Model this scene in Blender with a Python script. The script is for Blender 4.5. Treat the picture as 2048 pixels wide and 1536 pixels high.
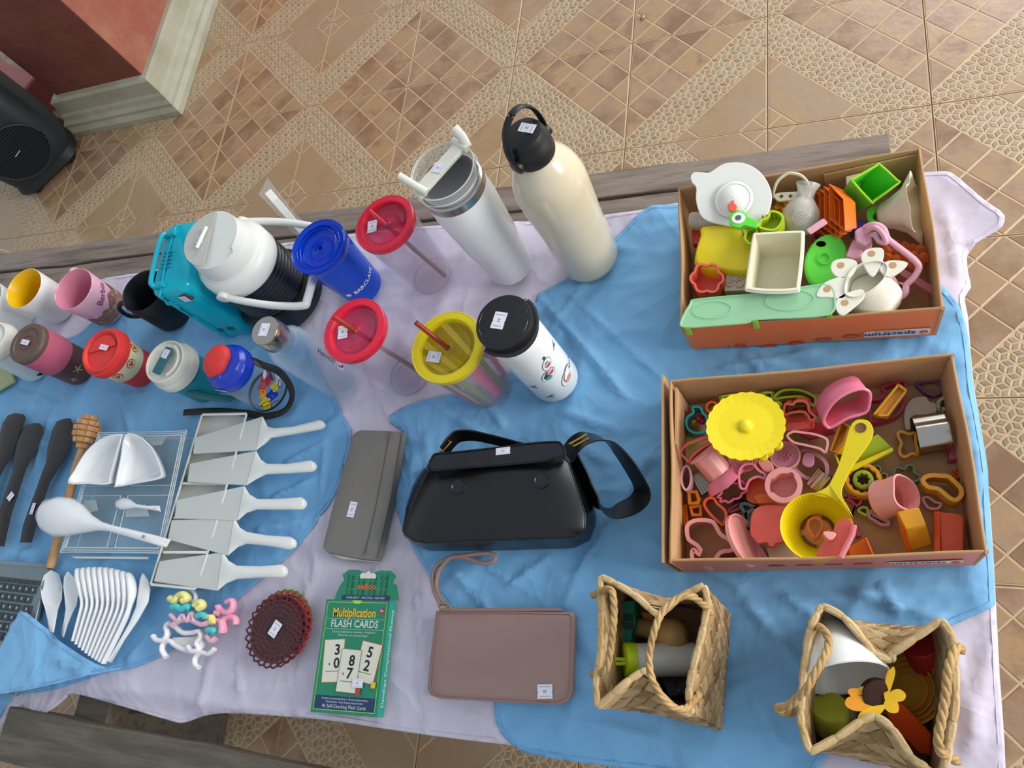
import bpy, bmesh, math, random
from mathutils import Vector, Matrix, noise
from mathutils.geometry import delaunay_2d_cdt
for o in list(bpy.data.objects): bpy.data.objects.remove(o)
random.seed(7)
SC = bpy.context.scene
COL = SC.collection
# ------------------------------------------------------------------ camera
CAMZ, FPX, ZT = 1.391, 1577.9, 0.36          # camera height, focal length in pixels, table top height
RC = [Vector(r) for r in ((0.925360358, 0.112086544, -0.362139219), (-0.029615351, -0.930994727, -0.363829287), (-0.37793007, 0.347398079, -0.858186131))]
cam = bpy.data.objects.new('camera', bpy.data.cameras.new('camera')); COL.objects.link(cam)
cx, cy, cz = RC[0], -RC[1], -RC[2]
cam.matrix_world = Matrix(((cx.x, cy.x, cz.x, 0), (cx.y, cy.y, cz.y, 0), (cx.z, cy.z, cz.z, CAMZ), (0, 0, 0, 1)))
cam.data.sensor_width = 36; cam.data.lens = FPX / 2048 * 36; cam.data.clip_start = .02
SC.camera = cam
# ------------------------------------------------------------------ light
wd = bpy.data.worlds.new('world'); SC.world = wd; wd.use_nodes = True
wd.node_tree.nodes['Background'].inputs[0].default_value = (.80, .89, 1, 1)
wd.node_tree.nodes['Background'].inputs[1].default_value = .60
def area(name, loc, target, size, sizey, power, col):
    l = bpy.data.lights.new(name, 'AREA'); l.shape = 'RECTANGLE'; l.size = size; l.size_y = sizey; l.energy = power; l.color = col
    o = bpy.data.objects.new(name, l); COL.objects.link(o); o.location = loc
    o.rotation_euler = (Vector(target) - Vector(loc)).to_track_quat('-Z', 'Y').to_euler(); return o
area('window_light_right', (3.1, .7, 1.75), (-.3, .4, .3), 2.2, 1.5, 135, (1, .97, .93))
area('window_light_far', (1.6, 4.9, 2.5), (-.2, .6, .2), 3.0, 2.0, 125, (.95, .98, 1))
SC.view_settings.view_transform = 'Standard'; SC.view_settings.look = 'None'
SC.view_settings.exposure = 0.08; SC.view_settings.gamma = 1; SC.view_settings.use_curve_mapping = False
# ------------------------------------------------------------------ geometry helpers
def W(x, y, z=ZT):                            # pixel of the photograph + height -> point of the place
    a, b = (x - 1024) / FPX, (y - 768) / FPX
    d = RC[0] * a + RC[1] * b + RC[2]
    t = (z - CAMZ) / d.z
    return Vector((d.x * t, d.y * t, z))
def Wn(p, a, nrm):                            # pixel -> point on the plane through a with normal nrm
    o = Vector((0, 0, CAMZ)); d = RC[0] * ((p[0] - 1024) / FPX) + RC[1] * ((p[1] - 768) / FPX) + RC[2]
    return o + d * ((a - o).dot(nrm) / d.dot(nrm))
def frame(o, z=(0, 0, 1), x=(1, 0, 0)):
    z = Vector(z).normalized(); x = Vector(x); x = (x - z * x.dot(z)).normalized(); y = z.cross(x)
    return Matrix(((x.x, y.x, z.x, o[0]), (x.y, y.y, z.y, o[1]), (x.z, y.z, z.z, o[2]), (0, 0, 0, 1)))
def axisframe(bp, h, tp=None, z=ZT, mix=.5):  # base pixel, height, top pixel -> frame standing on the table
    B = W(bp[0], bp[1], z)
    if tp is None: return frame(B)
    T = W(tp[0], tp[1], z + h)
    m = (B + (T - B) * mix); m.z = z; d = T - B
    tilt = Vector((d.x * .35, d.y * .35, d.z))
    return frame(m - Vector((d.x * .175, d.y * .175, 0)), tilt)
def spline(pts, n=6, closed=False):
    P = [Vector(p) for p in pts]; out = []; N = len(P)
    rng = range(N if closed else N - 1)
    for i in rng:
        if closed: a, b, c, d = P[i - 1], P[i], P[(i + 1) % N], P[(i + 2) % N]
        else: a, b, c, d = P[max(i - 1, 0)], P[i], P[i + 1], P[min(i + 2, N - 1)]
        for k in range(n):
            t = k / n
            out.append(.5 * ((2 * b) + (c - a) * t + (2 * a - 5 * b + 4 * c - d) * t * t + (3 * b - a - 3 * c + d) * t ** 3))
    if not closed: out.append(P[-1])
    return out
class M:
    def __init__(s): s.v = []; s.f = []; s.m = []; s.mi = 0
    def add(s, vs, fs):
        n = len(s.v); s.v += [Vector(v) for v in vs]
        for f in fs: s.f.append([n + i for i in f]); s.m.append(s.mi)
        return s
    def lathe(s, F, prof, n=40, fn=None, cap0=False, cap1=False):
        vs = []; k = len(prof)
        for r, h in prof:
            for i in range(n):
                a = 2 * math.pi * i / n; rr = r if fn is None else fn(a, r, h)
                vs.append(F @ Vector((rr * math.cos(a), rr * math.sin(a), h)))
        fs = [[j * n + i, j * n + (i + 1) % n, (j + 1) * n + (i + 1) % n, (j + 1) * n + i] for j in range(k - 1) for i in range(n)]
        if cap0: fs.append(list(range(n))[::-1])
        if cap1: fs.append([(k - 1) * n + i for i in range(n)])
        return s.add(vs, fs)
    def loft(s, rings, cap0=True, cap1=True, closed=True):
        n = len(rings[0]); vs = [v for r in rings for v in r]; k = len(rings); m = n if closed else n - 1
        fs = [[j * n + i, j * n + (i + 1) % n, (j + 1) * n + (i + 1) % n, (j + 1) * n + i] for j in range(k - 1) for i in range(m)]
        if cap0: fs.append(list(range(n))[::-1])
        if cap1: fs.append([(k - 1) * n + i for i in range(n)])
        return s.add(vs, fs)
    def prism(s, pts, up, t=None):            # outline (3D points), extruded by vector up
        up = Vector(up) * (t if t is not None else 1); P = [Vector(p) for p in pts]
        return s.loft([P, [p + up for p in P]])
    def ring(s, pts, up, wall, c=None):       # hollow wall following the outline; wall grows inwards
        P = [Vector(p) for p in pts]; up = Vector(up); n = len(P); un = up.normalized(); I = []
        c = sum(P, Vector()) / n
        area2 = sum((P[i] - c).cross(P[(i + 1) % n] - c).dot(un) for i in range(n)); sg = 1 if area2 > 0 else -1
        for i in range(n):
            t = (P[(i + 1) % n] - P[i - 1]); t = t - un * t.dot(un)
            I.append(P[i] + un.cross(t).normalized() * wall * sg)
        vs = P + [p + up for p in P] + [p + up for p in I] + I
        fs = []
        for i in range(n):
            j = (i + 1) % n
            for k in range(4): fs.append([k * n + i, k * n + j, ((k + 1) % 4) * n + j, ((k + 1) % 4) * n + i])
        return s.add(vs, fs)
    def tube(s, path, r, n=8, closed=False, flat=1.0, up=(0, 0, 1)):
        P = [Vector(p) for p in path]; k = len(P); rings = []
        for i in range(k):
            a = P[i - 1] if (i or closed) else P[0]; b = P[(i + 1) % k] if (i < k - 1 or closed) else P[-1]
            t = (b - a).normalized(); u = Vector(up); u = u - t * u.dot(t)
            if u.length < 1e-3: u = t.orthogonal()
            u.normalize(); w = t.cross(u); rr = r[i] if isinstance(r, (list, tuple)) else r
            rings.append([P[i] + (w * math.cos(2 * math.pi * q / n) + u * math.sin(2 * math.pi * q / n) * flat) * rr for q in range(n)])
        if closed:
            s.loft(rings + [rings[0]], False, False)
        else: s.loft(rings)
        return s
    def box(s, F, sx, sy, sz, z0=0):          # centred in x, y; from z0 up
        vs = [F @ Vector((x * sx / 2, y * sy / 2, z0 + z * sz)) for z in (0, 1) for x, y in ((-1, -1), (1, -1), (1, 1), (-1, 1))]
        return s.add(vs, [[3, 2, 1, 0], [4, 5, 6, 7], [0, 1, 5, 4], [1, 2, 6, 5], [2, 3, 7, 6], [3, 0, 4, 7]])
    def slab(s, a, b, c, d, t):               # four top corners, thickness t downwards along the normal
        nn = (b - a).cross(d - a).normalized() * t
        if nn.z < 0: nn = -nn
        return s.loft([[p - nn for p in (a, b, c, d)], [a, b, c, d]])
def rrect(w, h, r, n=5):
    out = []
    for cx_, cy_, a0 in ((w / 2 - r, h / 2 - r, 0), (-w / 2 + r, h / 2 - r, 90), (-w / 2 + r, -h / 2 + r, 180), (w / 2 - r, -h / 2 + r, 270)):
        for i in range(n + 1):
            a = math.radians(a0 + 90 * i / n); out.append((cx_ + r * math.cos(a), cy_ + r * math.sin(a)))
    return out
def circ(r, n=32, fn=None): return [((fn(2 * math.pi * i / n) if fn else r) * math.cos(2 * math.pi * i / n), (fn(2 * math.pi * i / n) if fn else r) * math.sin(2 * math.pi * i / n)) for i in range(n)]
def to3(F, pts, z=0): return [F @ Vector((p[0], p[1], z)) for p in pts]
ANCH = {}
def wloc(p): return ANCH.get(p.name, Vector((0, 0, 0))) if p else Vector((0, 0, 0))
def thing(name, label, cat, loc, group=None):
    o = bpy.data.objects.new(name, None); COL.objects.link(o); o.location = loc; o.empty_display_size = .02
    ANCH[o.name] = Vector(loc); o['label'] = label; o['category'] = cat
    if group: o['group'] = group
    return o
def obj(name, m, mat, parent=None, smooth=35, bevel=0, label=None, seg=2, subsurf=0, solid=0, org=None):
    me = bpy.data.meshes.new(name)
    if parent is not None: L = wloc(parent)
    elif org is not None: L = Vector(org)
    else:
        xs = [v.x for v in m.v]; ys = [v.y for v in m.v]; zs = [v.z for v in m.v]
        L = Vector(((min(xs) + max(xs)) / 2, (min(ys) + max(ys)) / 2, min(zs)))
    me.from_pydata([v - L for v in m.v], [], m.f)
    mats = mat if isinstance(mat, (list, tuple)) else [mat]
    for k in mats: me.materials.append(k)
    if len(mats) > 1: me.polygons.foreach_set('material_index', m.m)
    bm = bmesh.new(); bm.from_mesh(me); bmesh.ops.recalc_face_normals(bm, faces=bm.faces); bm.to_mesh(me); bm.free()
    if smooth:
        me.shade_smooth()
        if smooth < 180: me.set_sharp_from_angle(angle=math.radians(smooth))
    o = bpy.data.objects.new(name, me); COL.objects.link(o)
    if parent is not None: o.parent = parent
    else: o.location = L
    ANCH[o.name] = L
    if solid:
        q = o.modifiers.new('s', 'SOLIDIFY'); q.thickness = solid; q.offset = 0
    if bevel:
        q = o.modifiers.new('b', 'BEVEL'); q.width = bevel; q.segments = seg; q.limit_method = 'ANGLE'; q.angle_limit = math.radians(40)
    if subsurf:
        q = o.modifiers.new('u', 'SUBSURF'); q.levels = q.render_levels = subsurf
    if label: o['label'] = label
    return o
def solo(name, m, mat, label, cat, group=None, **k):
    o = obj(name, m, mat, None, **k); o['label'] = label; o['category'] = cat
    if group: o['group'] = group
    return o
def tagstr(o): o['kind'] = 'structure'; return o
def copy_tree(o, parent=None):
    c = o.copy(); COL.objects.link(c); c.parent = parent
    for ch in [q for q in o.children]: copy_tree(ch, c)
    return c
# text laid on a surface: mapping fn(u, v) -> world point; u along the reading direction in metres, v up
def text(txt, size, fn, off=0, bold=False, sx=1.0, align='CENTER'):
    cu = bpy.data.curves.new('t', 'FONT'); cu.body = txt; cu.size = size; cu.align_x = align; cu.align_y = 'CENTER'
    cu.resolution_u = 2; cu.offset = size * (.02 if bold else 0)
    o = bpy.data.objects.new('t', cu); COL.objects.link(o)
    me = bpy.data.meshes.new_from_object(o); vs = [fn(v.co.x * sx, v.co.y) for v in me.vertices]; fs = [list(p.vertices) for p in me.polygons]
    bpy.data.objects.remove(o); bpy.data.curves.remove(cu); bpy.data.meshes.remove(me)
    return vs, fs
def planefn(o, u, v, lift=.0004):
    o = Vector(o); u = Vector(u).normalized(); v = Vector(v); v = (v - u * v.dot(u)).normalized(); n = u.cross(v)
    if n.z < 0: n = -n
    return lambda a, b: o + u * a + v * b + n * lift
def label_on(parent, c, u, v, w=.014, h=.019, name='price_sticker', n=None, mark='50'):   # small white price sticker
    c = Vector(c); u = Vector(u).normalized(); v = Vector(v); v = (v - u * v.dot(u)).normalized()
    nn = u.cross(v).normalized()
    if n is None:
        if nn.dot(Vector((0, 0, CAMZ)) - c) < 0: nn = -nn
    else: nn = Vector(n).normalized()
    P = [(-.5, -.5), (.5, -.5), (.5, -.12), (.44, -.06), (.5, 0), (.5, .5), (-.5, .5), (-.5, 0), (-.44, -.06), (-.5, -.12)]
    m = M().prism([c + u * (a * w) + v * (b * h) for a, b in P], nn * .0004)
    o = obj(name, m, MT['sticker'], parent, smooth=0)
    l = M()
    for b in (-.33, .33): 
        q = [c + u * (a * w) + v * (bb * h) + nn * .0007 for a, bb in ((-.38, b - .012), (.38, b - .012), (.38, b + .012), (-.38, b + .012))]; l.add(q, [[0, 1, 2, 3]])
    for b in (-.08, .04):
        q = [c + u * (a * w) + v * (bb * h) + nn * .0007 for a, bb in ((-.12, b), (.12, b), (.12, b + .05), (-.12, b + .05))]; l.add(q, [[0, 1, 2, 3]])
    obj('printing', l, MT['ink_grey'], o, smooth=0)
    return o
# ------------------------------------------------------------------ materials
MT = {}
def lin(c):
    if isinstance(c, str): c = [int(c[i:i + 2], 16) / 255 for i in (0, 2, 4)]
    return tuple((x / 12.92 if x <= .04045 else ((x + .055) / 1.055) ** 2.4) for x in c) + (1,)
def mat(name, col, rough=.5, metal=0, spec=.5, coat=0, sss=0, bump=None, var=None, emit=None, sheen=0):
    m = bpy.data.materials.new(name); m.use_nodes = True; nt = m.node_tree; b = nt.nodes['Principled BSDF']
    b.inputs['Base Color'].default_value = lin(col); b.inputs['Roughness'].default_value = rough; b.inputs['Metallic'].default_value = metal
    b.inputs['Specular IOR Level'].default_value = spec; b.inputs['Coat Weight'].default_value = coat
    if sheen: b.inputs['Sheen Weight'].default_value = sheen
    if sss:
        b.inputs['Subsurface Weight'].default_value = sss; b.inputs['Subsurface Scale'].default_value = .01; b.inputs['Subsurface Radius'].default_value = lin(col)[:3]
    tc = nt.nodes.new('ShaderNodeTexCoord')
    if var:                                    # (second colour, scale, amount)
        nz = nt.nodes.new('ShaderNodeTexNoise'); nz.inputs['Scale'].default_value = var[1]; nz.inputs['Detail'].default_value = 5; nz.inputs['Roughness'].default_value = .6
        nt.links.new(tc.outputs['Object'], nz.inputs['Vector'])
        rp = nt.nodes.new('ShaderNodeValToRGB'); rp.color_ramp.elements[0].position = .38; rp.color_ramp.elements[1].position = .62
        rp.color_ramp.elements[0].color = lin(col); rp.color_ramp.elements[1].color = lin(var[0])
        nt.links.new(nz.outputs['Fac'], rp.inputs[0]); nt.links.new(rp.outputs[0], b.inputs['Base Color'])
    if bump:                                   # (scale, strength, distance)
        nz = nt.nodes.new('ShaderNodeTexNoise'); nz.inputs['Scale'].default_value = bump[0]; nz.inputs['Detail'].default_value = 4
        nt.links.new(tc.outputs['Object'], nz.inputs['Vector'])
        bp = nt.nodes.new('ShaderNodeBump'); bp.inputs['Strength'].default_value = bump[1]; bp.inputs['Distance'].default_value = bump[2]
        nt.links.new(nz.outputs['Fac'], bp.inputs['Height']); nt.links.new(bp.outputs[0], b.inputs['Normal'])
    m['nt'] = 1
    MT[name] = m; return m
def clear(name, col, alpha=.15, rough=.08, body=None, edge=.5):   # thin see-through plastic: tinted transparency + film colour + gloss at grazing angles
    m = bpy.data.materials.new(name); m.use_nodes = True; nt = m.node_tree; b = nt.nodes['Principled BSDF']; out = nt.nodes['Material Output']
    b.inputs['Base Color'].default_value = lin(body or col); b.inputs['Roughness'].default_value = rough
    t = nt.nodes.new('ShaderNodeBsdfTransparent'); t.inputs[0].default_value = lin(col)
    lw = nt.nodes.new('ShaderNodeLayerWeight'); lw.inputs[0].default_value = .35
    mm = nt.nodes.new('ShaderNodeMath'); mm.operation = 'MULTIPLY_ADD'; mm.inputs[1].default_value = edge; mm.inputs[2].default_value = alpha; mm.use_clamp = True
    nt.links.new(lw.outputs['Facing'], mm.inputs[0])
    mx = nt.nodes.new('ShaderNodeMixShader'); nt.links.new(mm.outputs[0], mx.inputs[0]); nt.links.new(t.outputs[0], mx.inputs[1]); nt.links.new(b.outputs[0], mx.inputs[2])
    nt.links.new(mx.outputs[0], out.inputs[0]); MT[name] = m; return m
def link_attr_noise(name, cols, scale, bump=None, rough=.5, obj_random=.0, stretch=(1, 1, 1), spec=.5):
    """several-colour mottled surface; colour ramp through cols, shifted per object"""
    m = bpy.data.materials.new(name); m.use_nodes = True; nt = m.node_tree; b = nt.nodes['Principled BSDF']; N = nt.nodes.new; Lk = nt.links.new
    g = N('ShaderNodeNewGeometry'); mp = N('ShaderNodeMapping'); mp.inputs['Scale'].default_value = stretch; Lk(g.outputs['Position'], mp.inputs[0])
    nz = N('ShaderNodeTexNoise'); nz.inputs['Scale'].default_value = scale; nz.inputs['Detail'].default_value = 6; nz.inputs['Roughness'].default_value = .62; Lk(mp.outputs[0], nz.inputs['Vector'])
    rp = N('ShaderNodeValToRGB'); e = rp.color_ramp.elements; k = len(cols)
    while len(e) < k: e.new(.5)
    for i, c in enumerate(cols): e[i].position = .3 + .4 * i / (k - 1); e[i].color = lin(c)
    fac = nz.outputs['Fac']
    if obj_random:
        isl = N('ShaderNodeNewGeometry'); oi = N('ShaderNodeObjectInfo')
        ad = N('ShaderNodeMath'); ad.operation = 'ADD'; Lk(isl.outputs['Random Per Island'], ad.inputs[0]); Lk(oi.outputs['Random'], ad.inputs[1])
        fr = N('ShaderNodeMath'); fr.operation = 'FRACT'; Lk(ad.outputs[0], fr.inputs[0])
        ma = N('ShaderNodeMath'); ma.operation = 'MULTIPLY_ADD'; Lk(fr.outputs[0], ma.inputs[0]); ma.inputs[1].default_value = obj_random; ma.inputs[2].default_value = -obj_random / 2
        a2 = N('ShaderNodeMath'); a2.operation = 'ADD'; Lk(ma.outputs[0], a2.inputs[0]); Lk(fac, a2.inputs[1]); fac = a2.outputs[0]
    Lk(fac, rp.inputs[0]); Lk(rp.outputs[0], b.inputs['Base Color']); b.inputs['Roughness'].default_value = rough; b.inputs['Specular IOR Level'].default_value = spec
    if bump:
        n2 = N('ShaderNodeTexNoise'); n2.inputs['Scale'].default_value = bump[0]; n2.inputs['Detail'].default_value = 5; Lk(mp.outputs[0], n2.inputs['Vector'])
        bp = N('ShaderNodeBump'); bp.inputs['Strength'].default_value = bump[1]; bp.inputs['Distance'].default_value = bump[2]; Lk(n2.outputs['Fac'], bp.inputs['Height']); Lk(bp.outputs[0], b.inputs['Normal'])
    MT[name] = m; return m
mat('sticker', 'E2E0EA', .5); mat('ink_grey', '8C8A96', .6); mat('ink_black', '17171A', .6)
link_attr_noise('tile_brick', ['86664B', '967659', 'A28468', 'AB8962', '907058'], 9, (60, .25, .002), .28, .28, spec=.65)
link_attr_noise('tile_plain', ['9A7752', 'A48664', 'A28B6E', 'AA8D64'], 6, (60, .25, .002), .28, .1, spec=.65)
link_attr_noise('tile_cube', ['988266', 'A08C70', 'A8967C'], 12, (80, .25, .002), .36, .3)
mat('tile_groove', 'C4A680', .5); mat('grout', 'B09878', .8)
link_attr_noise('wood_plank', ['66594E', '7C6E62', '8E8074', '6E6258'], 6, (30, .4, .002), .75, .15, (1, 10, 10))
link_attr_noise('wood_near', ['4A443A', '575044', '686052', '524A3E'], 5, (30, .3, .002), .7, .1, (1, 8, 8))
def clothmat(name, c1_, c2_, rough):
    m = mat(name, c1_, rough, var=(c2_, 3), sheen=.15); nt = m.node_tree; N = nt.nodes.new; Lk = nt.links.new; b = nt.nodes['Principled BSDF']
    g = N('ShaderNodeNewGeometry'); prev = None
    for sc, st, di, dist in ((7, .45, .014, 1.0), (22, .18, .003, .8), (700, .12, .0006, 0)):
        n = N('ShaderNodeTexNoise'); n.inputs['Scale'].default_value = sc; n.inputs['Detail'].default_value = 2; n.inputs['Distortion'].default_value = dist; Lk(g.outputs['Position'], n.inputs['Vector'])
        a = N('ShaderNodeMath'); a.operation = 'SUBTRACT'; a.inputs[1].default_value = .5; Lk(n.outputs['Fac'], a.inputs[0])
        q = N('ShaderNodeMath'); q.operation = 'ABSOLUTE'; Lk(a.outputs[0], q.inputs[0]); r = N('ShaderNodeMath'); r.operation = 'MULTIPLY'; r.inputs[1].default_value = -2; Lk(q.outputs[0], r.inputs[0])
        bp = N('ShaderNodeBump'); bp.inputs['Strength'].default_value = st; bp.inputs['Distance'].default_value = di; Lk(r.outputs[0], bp.inputs['Height'])
        if prev: Lk(prev.outputs[0], bp.inputs['Normal'])
        prev = bp
    Lk(prev.outputs[0], b.inputs['Normal'])
clothmat('cloth_white', 'CFC8D6', 'C9C1D1', .85); clothmat('cloth_blue', '76B0DA', '6CA6D2', .62)
mat('wall_pink_shaded', '6A3528', .8, bump=(60, .6, .004), var=('753F30', 10))  # pillar front: its shade is put into a darker copy of the wall colour
mat('wall_pink_lit', '955242', .8, bump=(60, .5, .004), var=('A06A50', 7))  # same wall as on its brighter side, light included in the colour
mat('skirting', 'A9A690', .55, bump=(30, .3, .002), var=('9A967F', 8))
# ------------------------------------------------------------------ floor of relief tiles
TS = .3
fl = M(); fl.box(frame((-.6, 1.0, -.03)), 7, 7.2, .024)
floor = tagstr(obj('floor', fl, MT['grout'], None, smooth=0, org=(0, 0, 0)))
def clip(poly, nx, ny, c):                    # keep nx*x+ny*y <= c
    out = []
    for i in range(len(poly)):
        a, b = poly[i], poly[(i + 1) % len(poly)]; da = nx * a[0] + ny * a[1] - c; db = nx * b[0] + ny * b[1] - c
        if da <= 0: out.append(a)
        if da * db < 0:
            t = da / (da - db); out.append((a[0] + (b[0] - a[0]) * t, a[1] + (b[1] - a[1]) * t))
    return out
def inset(poly, d):                           # convex inset
    n = len(poly); res = poly[:]
    ar = sum(poly[i][0] * poly[(i + 1) % n][1] - poly[(i + 1) % n][0] * poly[i][1] for i in range(n))
    if ar < 0: poly = poly[::-1]; res = poly[:]
    for i in range(n):
        a, b = poly[i], poly[(i + 1) % n]; ex, ey = b[0] - a[0], b[1] - a[1]; L = math.hypot(ex, ey)
        if L < 1e-6: continue
        nx, ny = ey / L, -ex / L; res = clip(res, nx, ny, nx * a[0] + ny * a[1] - d)
        if len(res) < 3: return []
    return res
def parea(p): return abs(sum(p[i][0] * p[(i + 1) % len(p)][1] - p[(i + 1) % len(p)][0] * p[i][1] for i in range(len(p)))) / 2 if len(p) > 2 else 0
polys = []                                    # (polygon in tile units, material)
g = .004
sq = [(g, g), (1 - g, g), (1 - g, 1 - g), (g, 1 - g)]
A1, A2 = .915, 1.35
for i in range(3):
    for j in range(-4, 4):
        p = clip(sq, 1, 1, .305 * (i + 1)); p = clip(p, -1, -1, -.305 * i)
        p = clip(p, 1, -1, .305 * (j + 1)) if len(p) > 2 else p; p = clip(p, -1, 1, -.305 * j) if len(p) > 2 else p
        if len(p) > 2: polys.append((p, 1, .0048))
C_ = clip(sq, -1, -1, -A2)
Ctri = clip(C_, -1, -1, -1.81)
polys.append((clip(Ctri, 1, -1, 0), 2, .0045)); polys.append((clip(Ctri, -1, 1, 0), 2, .0045))
mid = clip(C_, 1, 1, 1.81)
polys.append((clip(clip(mid, 1, -1, .46), -1, 1, .46), 2, .005))
polys.append((clip(mid, -1, 1, -.46), 2, .0045)); polys.append((clip(mid, 1, -1, -.46), 2, .0045))
band = clip(clip(sq, 1, 1, A2), -1, -1, -A1)
a_ = .047
ux, uy = (1 / math.sqrt(2), -1 / math.sqrt(2)), (1 / math.sqrt(2), 1 / math.sqrt(2))   # along the band, across it
for i in range(-16, 17):
    for j in range(-6, 7):
        hx = a_ * math.sqrt(3) * (i + (j % 2) / 2); hy = 1.5 * a_ * j
        C0 = (.5 + ux[0] * hx + uy[0] * (hy + .095), .5 + ux[1] * hx + uy[1] * (hy + .095))
        hexv = [(C0[0] + a_ * (ux[0] * math.sin(k * math.pi / 3) + uy[0] * math.cos(k * math.pi / 3)), C0[1] + a_ * (ux[1] * math.sin(k * math.pi / 3) + uy[1] * math.cos(k * math.pi / 3))) for k in range(6)]
        for k in (0, 2, 4):
            p = [C0, hexv[k], hexv[(k + 1) % 6], hexv[(k + 2) % 6]]
            q = sum(p[i2][0] * p[(i2 + 1) % 4][1] - p[(i2 + 1) % 4][0] * p[i2][1] for i2 in range(4))
            for nx, ny, c in ((1, 1, A2), (-1, -1, -A1), (1, 0, 1 - g), (0, 1, 1 - g), (-1, 0, -g), (0, -1, -g)):
                if len(p) > 2: p = clip(p, nx, ny, c)
            if parea(p) > .0003: polys.append((p, 3 if k else 4, .0042))
tm = M(); tm.mi = 0
tm.box(Matrix.Translation((.5, .5, 0)), 1 - 2 * g, 1 - 2 * g, .012 / TS, -.012 / TS)
HR = .0007 / TS
for p, mi, w in polys:
    q = inset(p, w)
    if len(q) < 3 or parea(q) < .00015: continue
    q2 = inset(q, .004)
    if len(q2) != len(q): q2 = None
    tm.mi = mi; n = len(q)
    if q2 is None:
        cxx = sum(a[0] for a in q) / n; cyy = sum(a[1] for a in q) / n
        q2 = [(cxx + (a[0] - cxx) * .8, cyy + (a[1] - cyy) * .8) for a in q]
    else:                                     # align start
        k0 = min(range(n), key=lambda k: (q2[k][0] - q[0][0]) ** 2 + (q2[k][1] - q[0][1]) ** 2); q2 = q2[k0:] + q2[:k0]
    tm.loft([[Vector((a[0], a[1], 0)) for a in q], [Vector((a[0], a[1], HR)) for a in q2]], False, True)
link_attr_noise('tile_cube_dark', ['887860', '94846A', '9C8E74'], 12, (80, .25, .002), .36, .3)
tme = bpy.data.meshes.new('tile'); tme.from_pydata([v * TS for v in tm.v], [], tm.f)
for k in ('tile_groove', 'tile_brick', 'tile_plain', 'tile_cube', 'tile_cube_dark'): tme.materials.append(MT[k])
tme.polygons.foreach_set('material_index', tm.m)
U0, V0 = 5.3707, 4.7077
for iu in range(-6, 10):
    for iv in range(-6, 9):                   # tile between nodes (iu,iv) and (iu+1,iv+1); v grows towards the viewer
        fx, fy = iu, iv
        A = (iu if iu % 2 == 0 else iu + 1, iv if iv % 2 == 0 else iv + 1)
        Cn = (iu + 1 if iu % 2 == 0 else iu, iv + 1 if iv % 2 == 0 else iv)
        a = Vector(((A[0] - U0) * TS, (-A[1] + V0) * TS, 0)); c = Vector(((Cn[0] - U0) * TS, (-Cn[1] + V0) * TS, 0))
        if not (-2.9 < a.x < 1.3 and -1.6 < a.y < 3.4): continue
        if -.95 < a.x < -.1 and -.1 < a.y < .55 : pass
        d = c - a; ang = math.atan2(d.y, d.x) - math.pi / 4
        o = bpy.data.objects.new('tile', tme); COL.objects.link(o); o.parent = floor
        o.location = (a.x, a.y, -.0016 + random.uniform(-.0003, .0003)); o.rotation_euler = (0, 0, ang)
# ------------------------------------------------------------------ pillar with skirting
pc = W(365, 230, 0)                           # outer corner of the skirting on the floor
sk = W(365, 230, 0)
PH = 2.2
o1 = pc + Vector((-.055, .055, 0))
pil = M(); pil.mi = 0
pil.box(frame((o1.x - .18, o1.y + .6, 0)), .36, 1.2, PH)
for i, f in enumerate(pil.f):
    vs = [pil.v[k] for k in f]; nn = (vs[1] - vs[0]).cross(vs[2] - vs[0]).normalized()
    pil.m[i] = 1 if nn.x > .5 or nn.x < -.5 else 0  # side faces take the lit colour, all others the shaded one
wall = tagstr(obj('wall_left', pil, [MT['wall_pink_shaded'], MT['wall_pink_lit']], None, smooth=0, bevel=.004))
prof = [(0, 0), (.0, .018), (.006, .024), (.010, .032), (.010, .042), (.020, .052), (.024, .066), (.030, .072), (.032, .085), (.032, .118), (.04, .124), (.055, .126)]
prof = [(x, z) for x, z in prof]
rings = []
x0, x1, y0, y1 = o1.x - .36 - .055, pc.x, pc.y, o1.y + 1.2
for cxy in ((x0, y1), (x0, y0), (x1, y0), (x1, y1)):
    sx = 1 if cxy[0] == x0 else -1; sy = 1 if cxy[1] == y0 else -1
    if cxy[1] == y1: sy = 0
    rings.append([Vector((cxy[0] + sx * p, cxy[1] + sy * p, z)) for p, z in prof])
sm_ = M(); sm_.loft(rings, False, False, False)
sk = tagstr(obj('baseboard_left', sm_, MT['skirting'], None, smooth=25))
# ------------------------------------------------------------------ table of rough planks
table = thing('plank_table', 'low table of rough weathered grey planks under the cloths', 'table', (-.6, .35, 0))
def plank(name, x0, x1, y0, y1, z, t, m, dx=0):
    k = M(); n = 24
    top = []; 
    rr = []
    for i in range(n + 1):
        x = x0 + (x1 - x0) * i / n; w = .0025 * math.sin(x * 17 + y0 * 9) + .0015 * math.sin(x * 41)
        zz = z - .001 * abs(math.sin(x * 9)); sl = dx * i / n
        rr.append([Vector((x, y0 + w + sl, zz - t)), Vector((x, y1 + w * .6 + sl, zz - t)), Vector((x, y1 + w * .6 + sl, zz)), Vector((x, (y0 + y1) / 2 + sl, zz + .0006)), Vector((x, y0 + w + sl, zz))])
    k.loft(rr); return obj(name, k, m, table, smooth=20, bevel=.0015, seg=1)
plank('plank', -1.9, .085, .745, .795, ZT - .014, .03, MT['wood_plank'])
plank('plank', -1.9, .095, .655, .739, ZT - .014, .03, MT['wood_plank'])
for i in range(5): plank('plank', -1.9, .13, .655 - .118 * (i + 1), .649 - .118 * i, ZT - .014, .03, MT['wood_plank'])
plank('plank', -1.318, .16, -.225, -.142, ZT - .012, .038, MT['wood_near'], -.012)
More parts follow.
